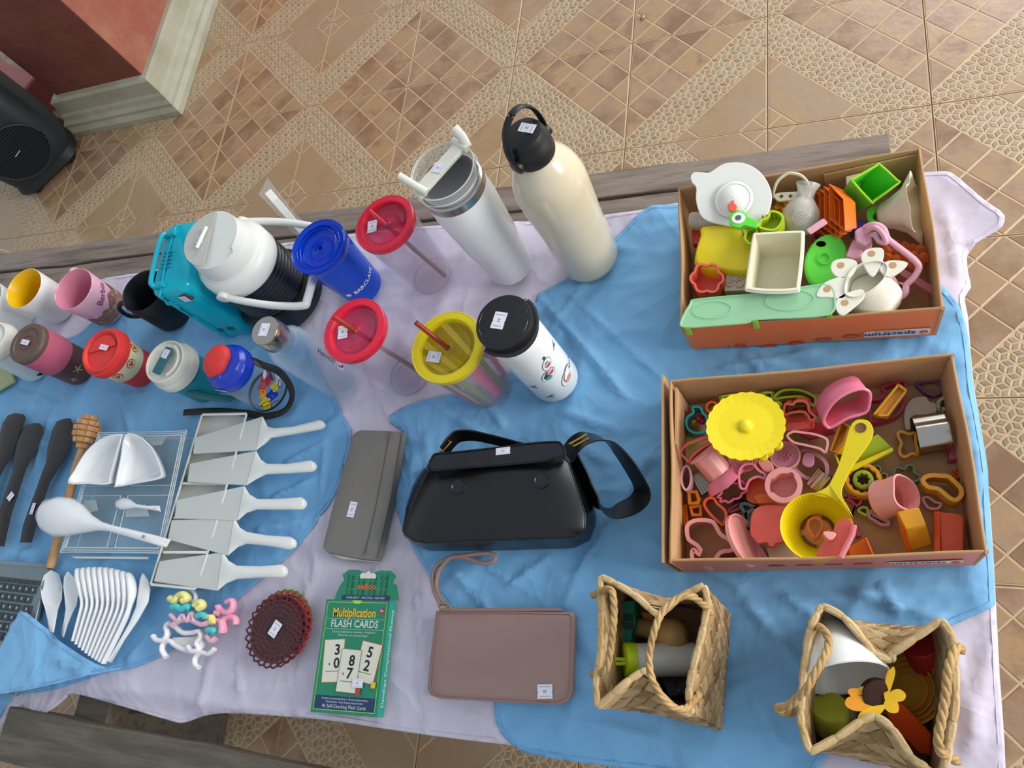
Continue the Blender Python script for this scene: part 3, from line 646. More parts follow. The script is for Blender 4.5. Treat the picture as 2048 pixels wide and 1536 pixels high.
# green square cup: open mouth faces the lens
P = [Wn(p, W(*C1(1500, 315), ZT + .088), up_(-60, 22)) for p in sm(c1((1335, 300), (1345, 285), (1510, 188), (1540, 185), (1660, 295), (1668, 318), (1495, 445), (1470, 450)), 2)]
c = sum(P, Vector()) / len(P); dn = (W(*C1(1370, 430), ZT + .045) - W(*C1(1490, 330), ZT + .085)).normalized()
k = M(); w = .95; k.loft([[c + (p - c) * .72 + dn * .056 for p in P], [c + (p - c) * 1.0 for p in P], [c + (p - c) * w for p in P], [c + (p - c) * .68 + dn * .053 for p in P]])
t = solo('measuring_cup', k, MT['p_green'], 'bright green square cup lying tilted with its mouth up at the back right', 'cup', smooth=50)
mat('p_neon', '9CD81E', .35); obj('lip', M().tube([c + (p - c) * 1.005 for p in P], .0016, 6, True), MT['p_neon'], t)
slabp('card_block', 'beige flat block behind the green cup', c1((1285, 265), (1390, 240), (1395, 330), (1290, 350)), ZT + .06, .012, 'p_beige', 'block')
# white fluted bell
a, b = W(*C1(1530, 560), ZT + .045), W(*C1(1800, 500), ZT + .058); ax = b - a; L = ax.length
k = M().lathe(frame(a, ax, (0, 0, 1)), [(.013, 0), (.017, L * .1), (.02, L * .35), (.028, L * .7), (.043, L), (.0415, L), (.0265, L * .7), (.0185, L * .35), (.0001, L * .12)], 60, lambda q, r, h: r * (1 + (.13 * math.cos(6 * q)) * (h / L) ** 2), cap0=True)
solo('fluted_cup', k, MT['p_cream'], 'cream fluted bell-shaped cup lying at the right wall of the upper box', 'cup', smooth=60)
slabp('green_tab', 'green plastic edge under the fluted cup', sm(c1((1440, 510), (1500, 480), (1525, 500), (1480, 560), (1530, 610), (1480, 615), (1445, 580))), ZT + .055, .02, 'p_green', 'lid')
slabp('violet_block', 'violet cutter between the orange trays and the pink press', c1((1310, 610), (1370, 580), (1450, 600), (1440, 650), (1320, 660)), ZT + .045, .02, 'p_violet', 'cookie cutter')
# pink press with looped frame
t = thing('egg_press', 'pink plastic press with a long looped handle frame at the right of the upper box', 'kitchen tool', W(*C1(1550, 850), ZT + .03))
lp = spline([W(*C1(x, y), ZT + z) for x, y, z in ((1400, 700, .07), (1430, 640, .082), (1500, 620, .088), (1560, 650, .088), (1590, 720, .085), (1650, 770, .08), (1730, 830, .075), (1800, 890, .07), (1820, 940, .066), (1780, 1010, .062), (1730, 1060, .058), (1720, 1120, .055), (1670, 1155, .05), (1640, 1120, .05), (1650, 1060, .052), (1620, 1010, .055), (1500, 850, .065), (1400, 770, .068))], 5, True)
obj('frame', M().tube(lp, .0042, 10, True, flat=.8), MT['p_pale_pink'], t, smooth=80)
lp = spline([W(*C1(x, y), ZT + z) for x, y, z in ((1430, 720, .07), (1450, 660, .088), (1500, 640, .095), (1550, 680, .092), (1580, 750, .085), (1530, 740, .083), (1490, 690, .086))], 5, True)
obj('trigger_loop', M().tube(lp, .0035, 10, True), MT['p_pale_pink'], t, smooth=80)
obj('block', M().prism(planar(c1((1350, 660), (1400, 630), (1480, 690), (1480, 740), (1420, 770), (1360, 740)), ZT + .082), (0, 0, -.022)), MT['p_pale_pink'], t, bevel=.002)
obj('body', M().prism(planar(c1((1340, 720), (1420, 780), (1400, 850), (1330, 870), (1280, 850)), ZT + .07), (0, 0, -.03)), MT['p_pale_pink'], t, bevel=.002)
obj('boss', M().lathe(frame(W(*C1(1670, 1100), ZT + .045)), [(.010, -.02), (.010, .004), (.006, .006), (.006, 0)], 20), MT['p_mauve'], t)
for i in range(14):
    x, y = 1590 + (i % 5) * 62 + random.uniform(-14, 14), 760 + (i // 5) * 55 + (i % 5) * 12; c = W(*C1(x, y), ZT + .038 + random.uniform(0, .01))
    solo('faceted_bead', M().lathe(frame(c, up_(i * 77, 50)), [(.0001, -.008), (.006, -.006), (.0075, 0), (.006, .006), (.0001, .008)], 8), MT['c_orange'], 'clear orange faceted bead in the heap under the pink press', 'bead', 'clear orange beads in the upper box', smooth=0)
a, b = W(*C1(1680, 960), ZT + .045), W(*C1(1920, 1105), ZT + .03)
k = M().prism(to3(frame((a + b) / 2, (b - a).cross(Vector((0, 0, 1))).cross(b - a), b - a), [(p[0] * (1.2 if p[0] > 0 else 1), p[1] * (1.25 if p[0] > .02 else .8)) for p in rrect((b - a).length, .011, .005)]), (0, 0, .003)); solo('plastic_spoon', k, MT['c_pinkclear'], 'clear pink plastic spoon handle low at the right of the upper box', 'spoon')
# white flower bowl: six pierced petals round an open cup
fc = W(*C1(1400, 985), ZT + .088); fnrm = up_(-70, 10)
t = thing('flower_bowl', 'glossy cream flower-shaped bowl with pierced petals at the front right of the upper box', 'bowl', fc - Vector((0, 0, .05)))
mat('p_gloss_cream', 'E6E0CC', .15, coat=.4)
pet = [[(1480, 1000), (1400, 880), (1420, 810), (1500, 785), (1560, 800), (1555, 880)], [(1530, 940), (1600, 880), (1735, 893), (1700, 950), (1600, 1005)], [(1370, 900), (1300, 865), (1200, 880), (1175, 940), (1220, 1000), (1320, 1000)], [(1290, 1010), (1220, 1005), (1120, 1050), (1070, 1140), (1160, 1150), (1280, 1150)], [(1260, 1130), (1215, 1175), (1215, 1240), (1260, 1282), (1340, 1230), (1420, 1150), (1400, 1090)]]
holes = [(1475, 830), (1630, 915), (1250, 915), (1150, 1090), (1280, 1190)]
for q, hh in zip(pet, holes):
    o = obj('petal', M().prism(planar(sm(c1(*q), 4), ZT + .088), (0, 0, -.003)), MT['p_gloss_cream'], t, bevel=.0008)
    obj('hole', M().lathe(frame(W(*C1(*hh), ZT + .0882)), [(.0001, .0002), (.0042, .0002), (.0044, -.0002)], 18), MT['card'], o)
P = planar(sm(c1((1330, 950), (1420, 900), (1540, 890), (1590, 930), (1560, 1020), (1460, 1110), (1350, 1150), (1280, 1120), (1290, 1030)), 3), ZT + .0885); c = sum(P, Vector()) / len(P)
obj('cup', M().loft([[c + (p - c) * 1.02 + Vector((0, 0, .0015)) for p in P], [c + (p - c) * .98 + Vector((0, 0, .0015)) for p in P], [c + (p - c) * .9 + Vector((0, 0, -.014)) for p in P], [c + (p - c) * .7 + Vector((0, 0, -.03)) for p in P], [c + (p - c) * .2 + Vector((0, 0, -.036)) for p in P]], False, True), MT['p_gloss_cream'], t, smooth=80)
c = W(*C1(1490, 1190), ZT + .04); obj('foot', M().lathe(frame(c), [(.018, -.03), (.027, -.012), (.031, .008), (.03, .024), (.027, .03)], 36, lambda q, r, h: r * (1 + .05 * math.cos(5 * q)), True, True), MT['p_gloss_cream'], t, smooth=80)
# cream tub
P = planar(sm(c1((615, 700), (640, 683), (800, 673), (950, 668), (968, 685), (960, 850), (935, 1060), (915, 1092), (740, 1100), (580, 1085), (562, 1060), (590, 860)), 3), ZT + .098, up_(0, 4)); c = sum(P, Vector()) / len(P); dz = Vector((.006, 0, -1)) * .055
t = solo('storage_tub', M().loft([[c + (p - c) * .86 + dz for p in P], [c + (p - c) * .97 + dz * .12 for p in P], [c + (p - c) * 1.02 + dz * .11 for p in P], [c + (p - c) * 1.02 for p in P], [c + (p - c) * .95 for p in P], [c + (p - c) * .83 + dz * .95 for p in P]]), MT['p_cream'], 'cream square tub standing open in the middle of the upper box', 'container', smooth=50)
obj('rim', M().tube([c + (p - c) * 1.02 - Vector((0, 0, .004)) for p in P], .0022, 6, True), MT['p_white'], t)
t = slabp('oval_cover', 'green oval lid with a raised ring right of the cream tub', el(*C1(1140, 880), 42, 56, 20), ZT + .062, .012, 'p_green', 'lid', bevel=.004)
obj('ring', M().ring(planar(el(*C1(1130, 870), 13, 12), ZT + .063), (0, 0, .002), .0014), MT['p_green'], t); obj('tab', M().prism(planar(el(*C1(1105, 760), 10, 6), ZT + .062), (0, 0, -.003)), MT['p_green'], t)
slabp('plastic_cover', 'green plastic lid edge showing above the cream tub', sm(c1((600, 660), (800, 640), (900, 650), (850, 680), (650, 690))), ZT + .05, .008, 'p_green', 'lid')
px = el(*C1(270, 1010), 34, 31, 0, 60, f=flw(6, .13)); t = cutter('cookie_cutter', 'coral flower-shaped cutter standing in the front left of the upper box', px, ZT + .075, .035, 'p_coral', wall=.0016)
P = planar(px, ZT + .045); cc = sum(P, Vector()) / len(P); obj('floor', M().prism([cc + (p - cc) * .9 for p in P], (0, 0, .001)), MT['p_coral'], t)
t = slabp('press_mould', 'beige square mould with raised curls beside the coral flower cutter', c1((410, 970), (570, 965), (570, 1100), (395, 1105)), ZT + .06, .02, 'p_beige', 'mould')
for x, y, r in ((470, 1010, .005), (510, 1050, .006), (440, 1055, .004), (530, 1000, .004)): obj('curl', M().ring([W(*C1(x, y), ZT + .06) + Vector((r * math.cos(q), r * math.sin(q), 0)) for q in [i * .5 for i in range(12)]], (0, 0, .002), .0012), MT['p_beige'], t)
# green tray with clear lid
t = thing('food_tray', 'green baby food tray under a clear green lid along the front of the upper box', 'tray', W(*C1(640, 1300), ZT + .04))
Zl = ZT + .087
lidp = sm(c1((80, 1335), (150, 1200), (210, 1165), (700, 1120), (1110, 1060), (1195, 1100), (1205, 1180), (1190, 1255), (1060, 1290), (640, 1310), (560, 1335), (330, 1355), (120, 1368)), 3)
obj('lid', M().prism(planar(lidp, Zl), (0, 0, -.0016)), MT['c_lid_green'], t, smooth=40, bevel=.0006)
obj('lid_rim', M().tube(planar(lidp, Zl), .0016, 6, True), MT['c_lid_green'], t)
trp = [(x, y + 2) for x, y in lidp]
obj('tray', M().prism(planar(lidp, Zl - .006), (0, 0, -.002)), MT['p_green'], t)
for x, y, rx, ry in ((330, 1260, 50, 22), (900, 1190, 62, 26)):
    P = planar(el(*C1(x, y), rx, ry, -4), Zl - .007); c = sum(P, Vector()) / len(P); c0 = c
    obj('bowl', M().loft([P, [c + (p - c) * .97 - Vector((0, 0, .012)) for p in P], [c + (p - c) * .85 - Vector((0, 0, .024)) for p in P], [c + (p - c) * .5 - Vector((0, 0, .030)) for p in P]], False, True), MT['p_green'], t, smooth=80)
    P2 = planar(el(*C1(x - 20, y - 20), rx * .8, ry * .8, -4), Zl + .0008); obj('lid_mark', M().ring(P2, (0, 0, .0006), .001), MT['c_lid_green'], t)
for x, y in ((125, 1370), (622, 1320), (1165, 1268)):
    c = W(*C1(x, y), Zl - .003); obj('clip', M().box(frame(c, (0, 0, -1)), .007, .004, .022), MT['p_neon'], t, bevel=.001)
# ------------------------------------------------------------------ contents of the lower box
# scalloped disc on a stem
nd = up_(60, 8); px = el(1492, 852, 80, 68, -8, 120, f=lambda a: 1 - .03 + .04 * abs(math.cos(12 * a)))
P = planar(px, ZT + .080, nd); c = sum(P, Vector()) / len(P)
t = thing('scalloped_cutter', 'large yellow scalloped round press with a centre knob', 'cookie cutter', c - Vector((0, 0, .03)))
obj('disc', M().loft([[p - nd * .002 for p in P], P, [c + (p - c) * .55 - nd * .003 for p in P], [c + (p - c) * .14 - nd * .0045 for p in P]], True, True), MT['p_yellow'], t, smooth=30)
obj('knob', M().lathe(frame(c - nd * .006, nd), [(.0105, 0), (.009, .004), (.0085, .0065), (.006, .0085), (.0001, .0092)], 28), MT['p_yellow'], t, smooth=60)
for q in ((1538, 902), (1556, 890), (1527, 912)): obj('clip', M().prism([W(x, y, ZT + .06) for x, y in el(q[0], q[1], 11, 8, -35)], (0, 0, -.008)), MT['p_yellow'], t, bevel=.002)
cc_ = ZB + .022
def ct(label, px, z, h, mt, **k): return cutter('cookie_cutter', label, px, z, h, mt, k.pop('group', None), **k)
ct('teal duck-shaped cutter in the far left corner of the lower box', sm(c2((150, 430), (165, 395), (195, 375), (190, 345), (215, 335), (250, 345), (262, 375), (285, 400), (290, 460), (265, 500), (210, 505), (165, 480)), 4), ZB + .034, .026, 'p_teal')
k = M(); c = W(*C2(243, 425), ZB + .02); k.box(frame(c, up_(30, 30), (1, .4, 0)), .014, .006, .008).box(frame(c, up_(30, 30), (1, .4, 0)), .006, .014, .008); solo('bead', k, MT['p_crimson'], 'dark red cross piece inside the teal duck cutter', 'cutter piece', bevel=.001)
k = M(); c = W(*C2(215, 448), ZB + .016); k.box(frame(c, up_(70, 30), (1, .9, 0)), .012, .005, .008); solo('bead', k, MT['p_amber'], 'amber piece inside the teal duck cutter', 'cutter piece', bevel=.001)
ct('small round orange ring cutter behind the teal duck cutter', el(*C2(313, 345), 13, 13), ZB + .026, .018, 'p_orange')
slabp('plastic_plate', 'lime green lid edge under the teal duck cutter', c2((140, 510), (215, 525), (215, 560), (150, 590)), ZB + .012, .008, 'p_olive', 'plate')
ct('yellow-green leaf cutter half hidden behind the scalloped press', sm(c2((355, 295), (380, 272), (500, 258), (520, 275), (430, 300)), 3), ZB + .03, .018, 'p_lime')
ct('lime cutter with a curled end behind the scalloped press', sm(c2((600, 262), (640, 250), (690, 255), (680, 285), (735, 320), (725, 345), (660, 300)), 3), ZB + .034, .022, 'p_lime')
ct('olive half-round cutter standing at the back wall of the lower box', sm(c2((680, 285), (720, 245), (790, 232), (860, 240), (925, 270), (945, 300), (925, 345), (860, 290), (760, 290), (700, 300)), 4), ZB + .038, .03, 'p_olive')
nn = up_(-100, 30)
t = ct('coral house-shaped cutter standing up beside the scalloped press', sm(c2((742, 400), (745, 330), (770, 318), (800, 322), (812, 305), (870, 302), (900, 330), (905, 365), (945, 405), (905, 430), (870, 380), (790, 385)), 3), ZB + .05, .035, 'p_coral', nrm=nn)
obj('plate', M().prism(planar(c2((760, 440), (905, 430), (900, 470), (760, 490)), ZB + .03), (0, 0, -.003)), MT['p_coral'], t)
slabp('plastic_plate', 'coral flat plate lying below the coral house cutter', c2((750, 395), (930, 400), (930, 470), (840, 500), (750, 495)), ZB + .022, .004, 'p_coral', 'plate')
slabp('plastic_plate', 'crimson flat plate beneath the big pink bread cutter', c2((880, 430), (1000, 440), (1060, 500), (900, 540), (830, 500)), ZB + .016, .004, 'p_crimson', 'plate')
# big pink bread cutter leaning
nb = up_(-70, 50); px = sm(c2((1000, 455), (985, 430), (1000, 380), (1050, 310), (1130, 258), (1210, 235), (1258, 250), (1265, 290), (1250, 360), (1215, 385), (1130, 410), (1060, 450), (1020, 468)), 4)
P = planar(px, ZB + .068, nb); cen = sum(P, Vector()) / len(P)
t = solo('cookie_cutter', M().ring(P, -nb * .036, .0014), MT['p_pink'], 'big pink bread-slice cutter leaning at the back of the lower box', 'cookie cutter', smooth=50)
obj('rolled_rim', M().tube(P, .002, 6, True), MT['p_pink'], t)
ct('crimson crooked cutter under the small orange cutter', sm(c2((1255, 300), (1320, 290), (1345, 250), (1330, 220), (1400, 195), (1470, 178), (1490, 220), (1485, 300), (1450, 380), (1380, 420), (1290, 438), (1262, 420)), 2), ZB + .020, .016, 'p_crimson', wall=.0016)
nb = up_(150, 55); t = ct('orange brick-shaped cutter standing on its side in the crimson cutter', [p for p in c2((1285, 385), (1435, 200), (1445, 205), (1490, 240), (1480, 262), (1375, 398), (1330, 400))], ZB + .045, .012, 'p_amber', nrm=up_(-60, 12)); 
obj('face', M().prism(planar(c2((1290, 385), (1437, 205), (1485, 240), (1375, 395)), ZB + .04), (0, 0, -.014)), MT['p_amber'], t, bevel=.001)
ct('dull purple teardrop cutter in the far right corner of the lower box', sm(c2((1540, 205), (1600, 182), (1670, 185), (1705, 215), (1700, 255), (1650, 278), (1600, 260), (1570, 235)), 4), ZB + .012, .010, 'p_purple')
ct('pale green heart cutter at the right wall', sm(c2((1710, 280), (1740, 295), (1748, 330), (1730, 365), (1708, 360), (1690, 370), (1668, 345), (1670, 305)), 4), ZB + .016, .012, 'p_sage', wall=.002)
slabp('press_mould', 'beige flat mushroom-shaped plate at the back right of the lower box', sm(c2((1470, 380), (1490, 320), (1530, 285), (1600, 278), (1625, 310), (1660, 318), (1670, 360), (1640, 395), (1525, 395), (1515, 470), (1480, 475)), 4), ZB + .008, .004, 'p_beige', 'mould')
# steel cutter lying
a, b = W(*C2(1535, 520), ZB + .026), W(*C2(1735, 490), ZB + .026); F = frame(a, b - a, (0, 0, 1)); L = (b - a).length
k = M().lathe(F, [(.0235, 0), (.0235, L), (.0225, L), (.0225, 0), (.0235, 0)], 80, lambda q, r, h: r * (1 + .05 * math.cos(7 * q)))
t = solo('steel_cutter', k, MT['steel'], 'fluted stainless steel cutter lying on its side', 'cookie cutter', smooth=50); obj('rolled_rim', M().lathe(F, [(.0235, L - .002), (.0252, L - .001), (.0235, L)], 60, lambda q, r, h: r * (1 + .05 * math.cos(7 * q))), MT['steel'], t)
ct('amber bear-head cutter left of the steel cutter', sm(c2((1430, 530), (1425, 500), (1445, 483), (1480, 490), (1500, 498), (1530, 490), (1545, 505), (1550, 560), (1560, 600), (1555, 635), (1520, 630), (1500, 642), (1470, 650), (1440, 630), (1435, 590), (1445, 560)), 4), ZB + .014, .012, 'p_amber', wall=.0016)
slabp('cutter_block', 'dull magenta ribbed cutter below the steel cutter at the right wall', c2((1745, 570), (1810, 540), (1820, 655), (1740, 660)), ZB + .02, .02, 'p_magenta', 'cookie cutter')
# left column
nb = up_(120, 40); ct('coral fluted flower cutter above the long pink cylinder', sm(c2((118, 620), (150, 570), (200, 545), (290, 520), (310, 560), (250, 600), (200, 640), (175, 680), (150, 660)), 4), ZB + .045, .02, 'p_coral', nrm=up_(-60, 25))
a, b = W(*C2(255, 625), ZB + .044), W(*C2(400, 790), ZB + .022); F = frame(a, b - a, (0, 0, 1)); L = (b - a).length
t = thing('plunger_cutter', 'long pink plunger cutter with fluted flower foot at the left of the lower box', 'cookie cutter', a.lerp(b, .5))
obj('barrel', M().lathe(F, [(.0001, -.001), (.0195, -.001), (.0195, .001), (.0175, .002), (.0165, .004), (.0165, L)], 48, lambda q, r, h: r * (1 + .03 * math.cos(8 * q) * (h > .003))), MT['p_salmon'], t, smooth=50)
obj('foot', M().lathe(F, [(.017, L * .72), (.022, L * .8), (.0275, L), (.026, L), (.021, L * .82)], 90, lambda q, r, h: r * (1 + .10 * abs(math.cos(2.5 * q)))), MT['p_pink'], t, smooth=50)
P = planar(sm(c2((315, 860), (330, 800), (380, 760), (450, 740), (480, 760), (500, 800), (450, 850), (380, 880)), 4), ZB + .04)
ct('pink blossom cutter joined to the plunger foot', sm(c2((470, 740), (500, 690), (560, 680), (600, 720), (638, 745), (630, 780), (590, 770), (545, 790), (520, 840), (480, 830)), 4), ZB + .04, .024, 'p_pink', nrm=up_(-50, 20))
nb = up_(-50, 25); ct('pink flower-edged cutter lying open towards the black cutter', el(*C2(440, 855), 34, 18, -28, 60, f=flw(9, .14)), ZB + .03, .024, 'p_hot_pink', nrm=up_(-60, 25))
ct('pale pink round cutter pressed against the left wall', el(*C2(158, 770), 12, 26, 0, 30), ZB + .035, .026, 'p_pale_pink')
for i in range(5):
    a, b = W(*C2(205 + i * 13, 775 - i * 8), ZB + .012), W(*C2(265 + i * 14, 880 - i * 10), ZB + .016)
    solo('steel_strip', M().prism(to3(frame((a + b) / 2, (0, 0, 1), b - a), rrect((b - a).length, .003, .001)), (0, 0, .010)), MT['steel_dark'], 'steel cutter edge under the long pink cylinder, ' + ['leftmost', 'second from left', 'middle', 'second from right', 'rightmost'][i] + ' of five', 'cookie cutter', 'steel cutter edges beside the left wall')
# stamps
t = slabp('stamp_cutter', 'pink stamp with curled relief lines beside the yellow clips', el(*C2(500, 670), 30, 22, 0), ZB + .03, .008, 'p_salmon', 'cookie cutter')
for r in (26, 20, 14, 8): obj('relief_ring', M().ring(planar(el(*C2(500, 668), r, r * .72, 10, 22), ZB + .0302), (0, 0, .002), .001), MT['p_salmon'], t)
slabp('stamp_cutter', 'pale pink petal piece between the two pink stamps', sm(c2((590, 665), (640, 655), (680, 690), (680, 720), (640, 735), (610, 710))), ZB + .034, .006, 'p_salmon', 'cutter piece')
t = slabp('stamp_cutter', 'mauve pink stamp with flower relief inside a round frame', el(*C2(755, 640), 30, 27, 0), ZB + .022, .008, 'p_mauve', 'cookie cutter')
obj('frame', M().ring(planar(el(*C2(755, 640), 31, 28), ZB + .022), (0, 0, .004), .002), MT['p_salmon'], t)
for i in range(5): obj('relief_petal', M().ring(planar(el(*C2(760 + 22 * math.cos(i * 1.257), 635 + 20 * math.sin(i * 1.257)), 7, 5, i * 72, 12), ZB + .0222), (0, 0, .002), .001), MT['p_pink'], t)
ct('translucent pink ring cutter with a centre tongue right of the mauve stamp', sm(c2((850, 600), (920, 610), (990, 650), (1018, 700), (1010, 760), (960, 790), (880, 780), (820, 740), (790, 690)), 4), ZB + .016, .010, 'p_mauve', wall=.003)
slabp('plastic_tongue', 'pink tongue plate lying in the ring cutter', sm(c2((870, 620), (925, 625), (925, 690), (890, 705), (855, 680))), ZB + .02, .004, 'p_mauve', 'cutter piece')
nb = up_(-100, 35); t = ct('pale pink bone-shaped cutter standing above the mauve stamp', sm(c2((760, 515), (800, 485), (860, 490), (930, 500), (1000, 525), (1018, 560), (1000, 625), (960, 600), (880, 580), (800, 560)), 4), ZB + .048, .026, 'p_salmon', nrm=up_(-80, 18))
# round tub with star opening
t = thing('round_cutter', 'pale pink round cutter with a broken-edge opening in the centre of the lower box', 'cookie cutter', W(*C2(745, 815), ZB))
P = planar(el(*C2(745, 813), 38, 36), ZB + .046); I = planar([ (C2(750,815)[0] + (q[0]-C2(750,815)[0]) , q[1]) for q in el(*C2(750, 815), 26, 25, 0, 28, f=lambda a: 1 + (.18 if 2.6 < a < 3.6 or 5.0 < a < 5.4 else -.02))], ZB + .046)
k = M(); n = 28; c = sum(P, Vector()) / n
k.loft([[c + (p - c) * .86 - Vector((0, 0, .034)) for p in P], P, I, [q - Vector((0, 0, .026)) for q in I]], True, True); obj('body', k, MT['p_salmon'], t, smooth=50)
a, b = W(*C2(925, 830), ZB + .012), W(*C2(1000, 740), ZB + .02); k = M().lathe(frame(a, b - a, (0, 0, 1)), [(.010, 0), (.010, (b - a).length)], 40, lambda q, r, h: r * (1 + .1 * math.cos(6 * q))); solo('steel_cutter', k, MT['steel'], 'small steel cutter tube beside the yellow handle', 'cookie cutter', smooth=50)
# orange and black pieces around the star tub
slabp('plastic_piece', 'red-orange translucent cutter under the pale round cutter', sm(c2((540, 790), (620, 770), (660, 870), (700, 920), (600, 930), (520, 900))), ZB + .018, .014, 'p_deep_orange', 'cookie cutter')
slabp('plastic_piece', 'orange angular cutter piece left of the yellow ladle rim', c2((600, 860), (690, 870), (720, 920), (590, 925), (560, 880)), ZB + .024, .01, 'p_orange', 'cookie cutter')
ct('black small flower cutter below the pink flower cutter', el(*C2(480, 905), 13, 9, 10, 30, f=flw(5, .2)), ZB + .016, .014, 'p_black', wall=.003)
ct('crimson triangle cutter under the plunger foot', c2((400, 965), (470, 920), (520, 900), (480, 960), (420, 985)), ZB + .014, .012, 'p_crimson')
ct('dark slate leaf-shaped cutter left of the red pig plate', sm(c2((480, 930), (510, 915), (570, 935), (600, 950), (560, 970), (520, 1000), (550, 1010), (540, 1060), (545, 1085), (500, 1080), (490, 1040), (510, 1000), (485, 960)), 3), ZB + .018, .016, 'p_slate', wall=.0025)
# amber crystal cutters
for i, (px, lb) in enumerate(((c2((165, 850), (225, 845), (245, 900), (230, 930), (170, 930)), 'clear amber cutter touching the left wall'), (c2((175, 940), (250, 930), (252, 1000), (190, 1000)), 'clear amber square cutter below the first amber cutter'), (c2((140, 945), (160, 930), (165, 1060), (150, 1060)), 'clear amber strip along the left wall of the lower box'))):
    ct(lb, sm(px, 1), ZB + .03 - i * .004, .022, 'c_amber', wall=.003)
ct('orange hat-shaped cutter between the amber cutters and the slate leaf', sm(c2((258, 930), (280, 890), (325, 885), (350, 920), (395, 960), (405, 1010), (380, 1060), (345, 1040), (290, 985)), 4), ZB + .03, .024, 'p_deep_orange', wall=.0016)
t = ct('large dusty pink cloud-shaped cutter in the near left corner of the lower box', sm(c2((150, 1100), (155, 1050), (200, 1018), (270, 1012), (330, 1030), (365, 1090), (385, 1110), (425, 1135), (455, 1180), (430, 1220), (370, 1230), (320, 1300), (240, 1305), (190, 1280), (180, 1215), (205, 1190), (240, 1222), (215, 1185), (165, 1150)), 3), ZB + .036, .030, 'p_salmon', wall=.002, rim=.003, edge='p_salmon')
nb = up_(195, 68); P = planar(el(*C2(500, 1150), 20, 50, -40, 36), ZB + .05)
k = M(); cL = W(*C2(490, 1150), ZB + .036); nL = up_(20, 65); F = frame(cL, nL, (.55, -.8, 0)); 
t = solo('round_plate', M().lathe(frame(cL, nL), [(.0001, 0), (.030, 0), (.033, .001), (.033, .006), (.031, .006), (.030, .0025), (.0001, .0025)], 40), MT['p_salmon'], 'pink round lid standing on edge beside the cloud-shaped cutter', 'lid', smooth=50)
slabp('stamp_cutter', 'dull mauve flat cutter base under the standing pink lid', sm(c2((480, 1080), (540, 1100), (620, 1200), (660, 1290), (560, 1290), (500, 1180))), ZB + .014, .01, 'p_mauve', 'cookie cutter')
slabp('press_mould', 'red piggy-shaped plate left of the yellow ladle', sm(c2((545, 1040), (560, 970), (620, 935), (720, 935), (780, 960), (790, 1080), (770, 1150), (700, 1165), (690, 1185), (655, 1180), (645, 1160), (590, 1165), (570, 1140), (545, 1110)), 4), ZB + .036, .006, 'p_coral', 'mould')
slabp('press_mould', 'brown flat block below the red piggy plate', c2((640, 1190), (760, 1160), (830, 1250), (660, 1265)), ZB + .012, .01, 'p_beige', 'mould')
# yellow ladle (egg sieve)
bc = W(*C2(940, 1065), ZB + .074)
t = thing('sieve_ladle', 'large bright yellow slotted ladle lying across the lower box', 'ladle', bc - Vector((0, 0, .05)))
Rb = (W(*C2(1165, 1065), ZB + .074) - bc).length; nb = up_(250, 4)
ribs = lambda q, r, h: r * (1 + .012 * math.cos(60 * q))
obj('bowl', M().lathe(frame(bc, nb), [(Rb * .985, -.002), (Rb, 0), (Rb * .99, .001), (Rb * .965, 0)], 120), MT['p_yellow'], t, smooth=60)
obj('ribbed_wall', M().lathe(frame(bc, nb), [(Rb * .965, 0), (Rb * .90, -.012), (Rb * .78, -.025), (Rb * .50, -.036), (Rb * .495, -.038), (Rb * .80, -.027), (Rb * .93, -.012), (Rb * .985, -.001)], 240, lambda q, r, h: r * (1 + .014 * math.cos(60 * q) * (-.034 < h < -.004))), MT['p_yellow'], t, smooth=60)
fz = bc - nb * .037; obj('well', M().lathe(frame(fz, nb), [(Rb * .50, .002), (Rb * .49, -.003), (.0001, -.003)], 60), MT['p_amber'], t)
for a0 in (10, 110, 200, 290): obj('slot', M().tube([fz + Vector((math.cos(math.radians(a0 + q)) * Rb * .45, math.sin(math.radians(a0 + q)) * Rb * .45, .0005)) for q in range(0, 70, 8)], .0016, 6), MT['crease_dark'], t)
def zh(y): return ZB + .076 + (1110 - y) / 700 * .012
hl = [(960, 850), (1010, 820), (1040, 770), (1080, 680), (1140, 480), (1170, 430), (1210, 418), (1260, 430), (1285, 480), (1275, 530), (1240, 590), (1160, 700), (1110, 800), (1095, 850), (1100, 890), (1130, 940), (1165, 1010)]
hole = el(*C2(1210, 468), 7, 5)
q = [W(*C2(x, y), zh(y)) for x, y in hl]; q = spline(q, 4); q += [W(*C2(1080, 905), ZB + .073), W(*C2(960, 880), ZB + .073), W(*C2(900, 870), ZB + .073)]
k = M(); k.loft([[p - Vector((0, 0, .005)) for p in q], q]); obj('handle', k, MT['p_yellow'], t, smooth=50, bevel=.0016)
hc = W(*C2(1210, 468), zh(468) + .0003); obj('hang_hole', M().lathe(frame(hc), [(.0001, .0002), (.0042, .0002), (.0055, .0008), (.006, 0)], 20), MT['crease_dark'], t)
ct('orange teardrop cutter lying in the yellow ladle bowl', sm(c2((932, 1143), (905, 1110), (885, 1070), (890, 1025), (935, 1003), (978, 1030), (982, 1070), (960, 1110)), 4), ZB + .048, .008, 'p_orange')
t = solo('shell_cutter', M().prism(planar(sm(c2((950, 1250), (960, 1190), (990, 1150), (975, 1110), (1010, 1085), (1040, 1100), (1060, 1040), (1130, 1010), (1165, 1050), (1170, 1090), (1140, 1160), (1090, 1250)), 3), ZB + .078, up_(180, 12)), (0, 0, -.003)), MT['c_coral'], 'translucent coral shell-like cutter leaning in the ladle bowl', 'cookie cutter', smooth=40, bevel=.001)
obj('edge_wall', M().tube([W(*C2(x, y), ZB + .083) for x, y in ((1170, 1055), (1160, 1110), (1130, 1170), (1090, 1250))], .003, 8), MT['c_pinkclear'], t)
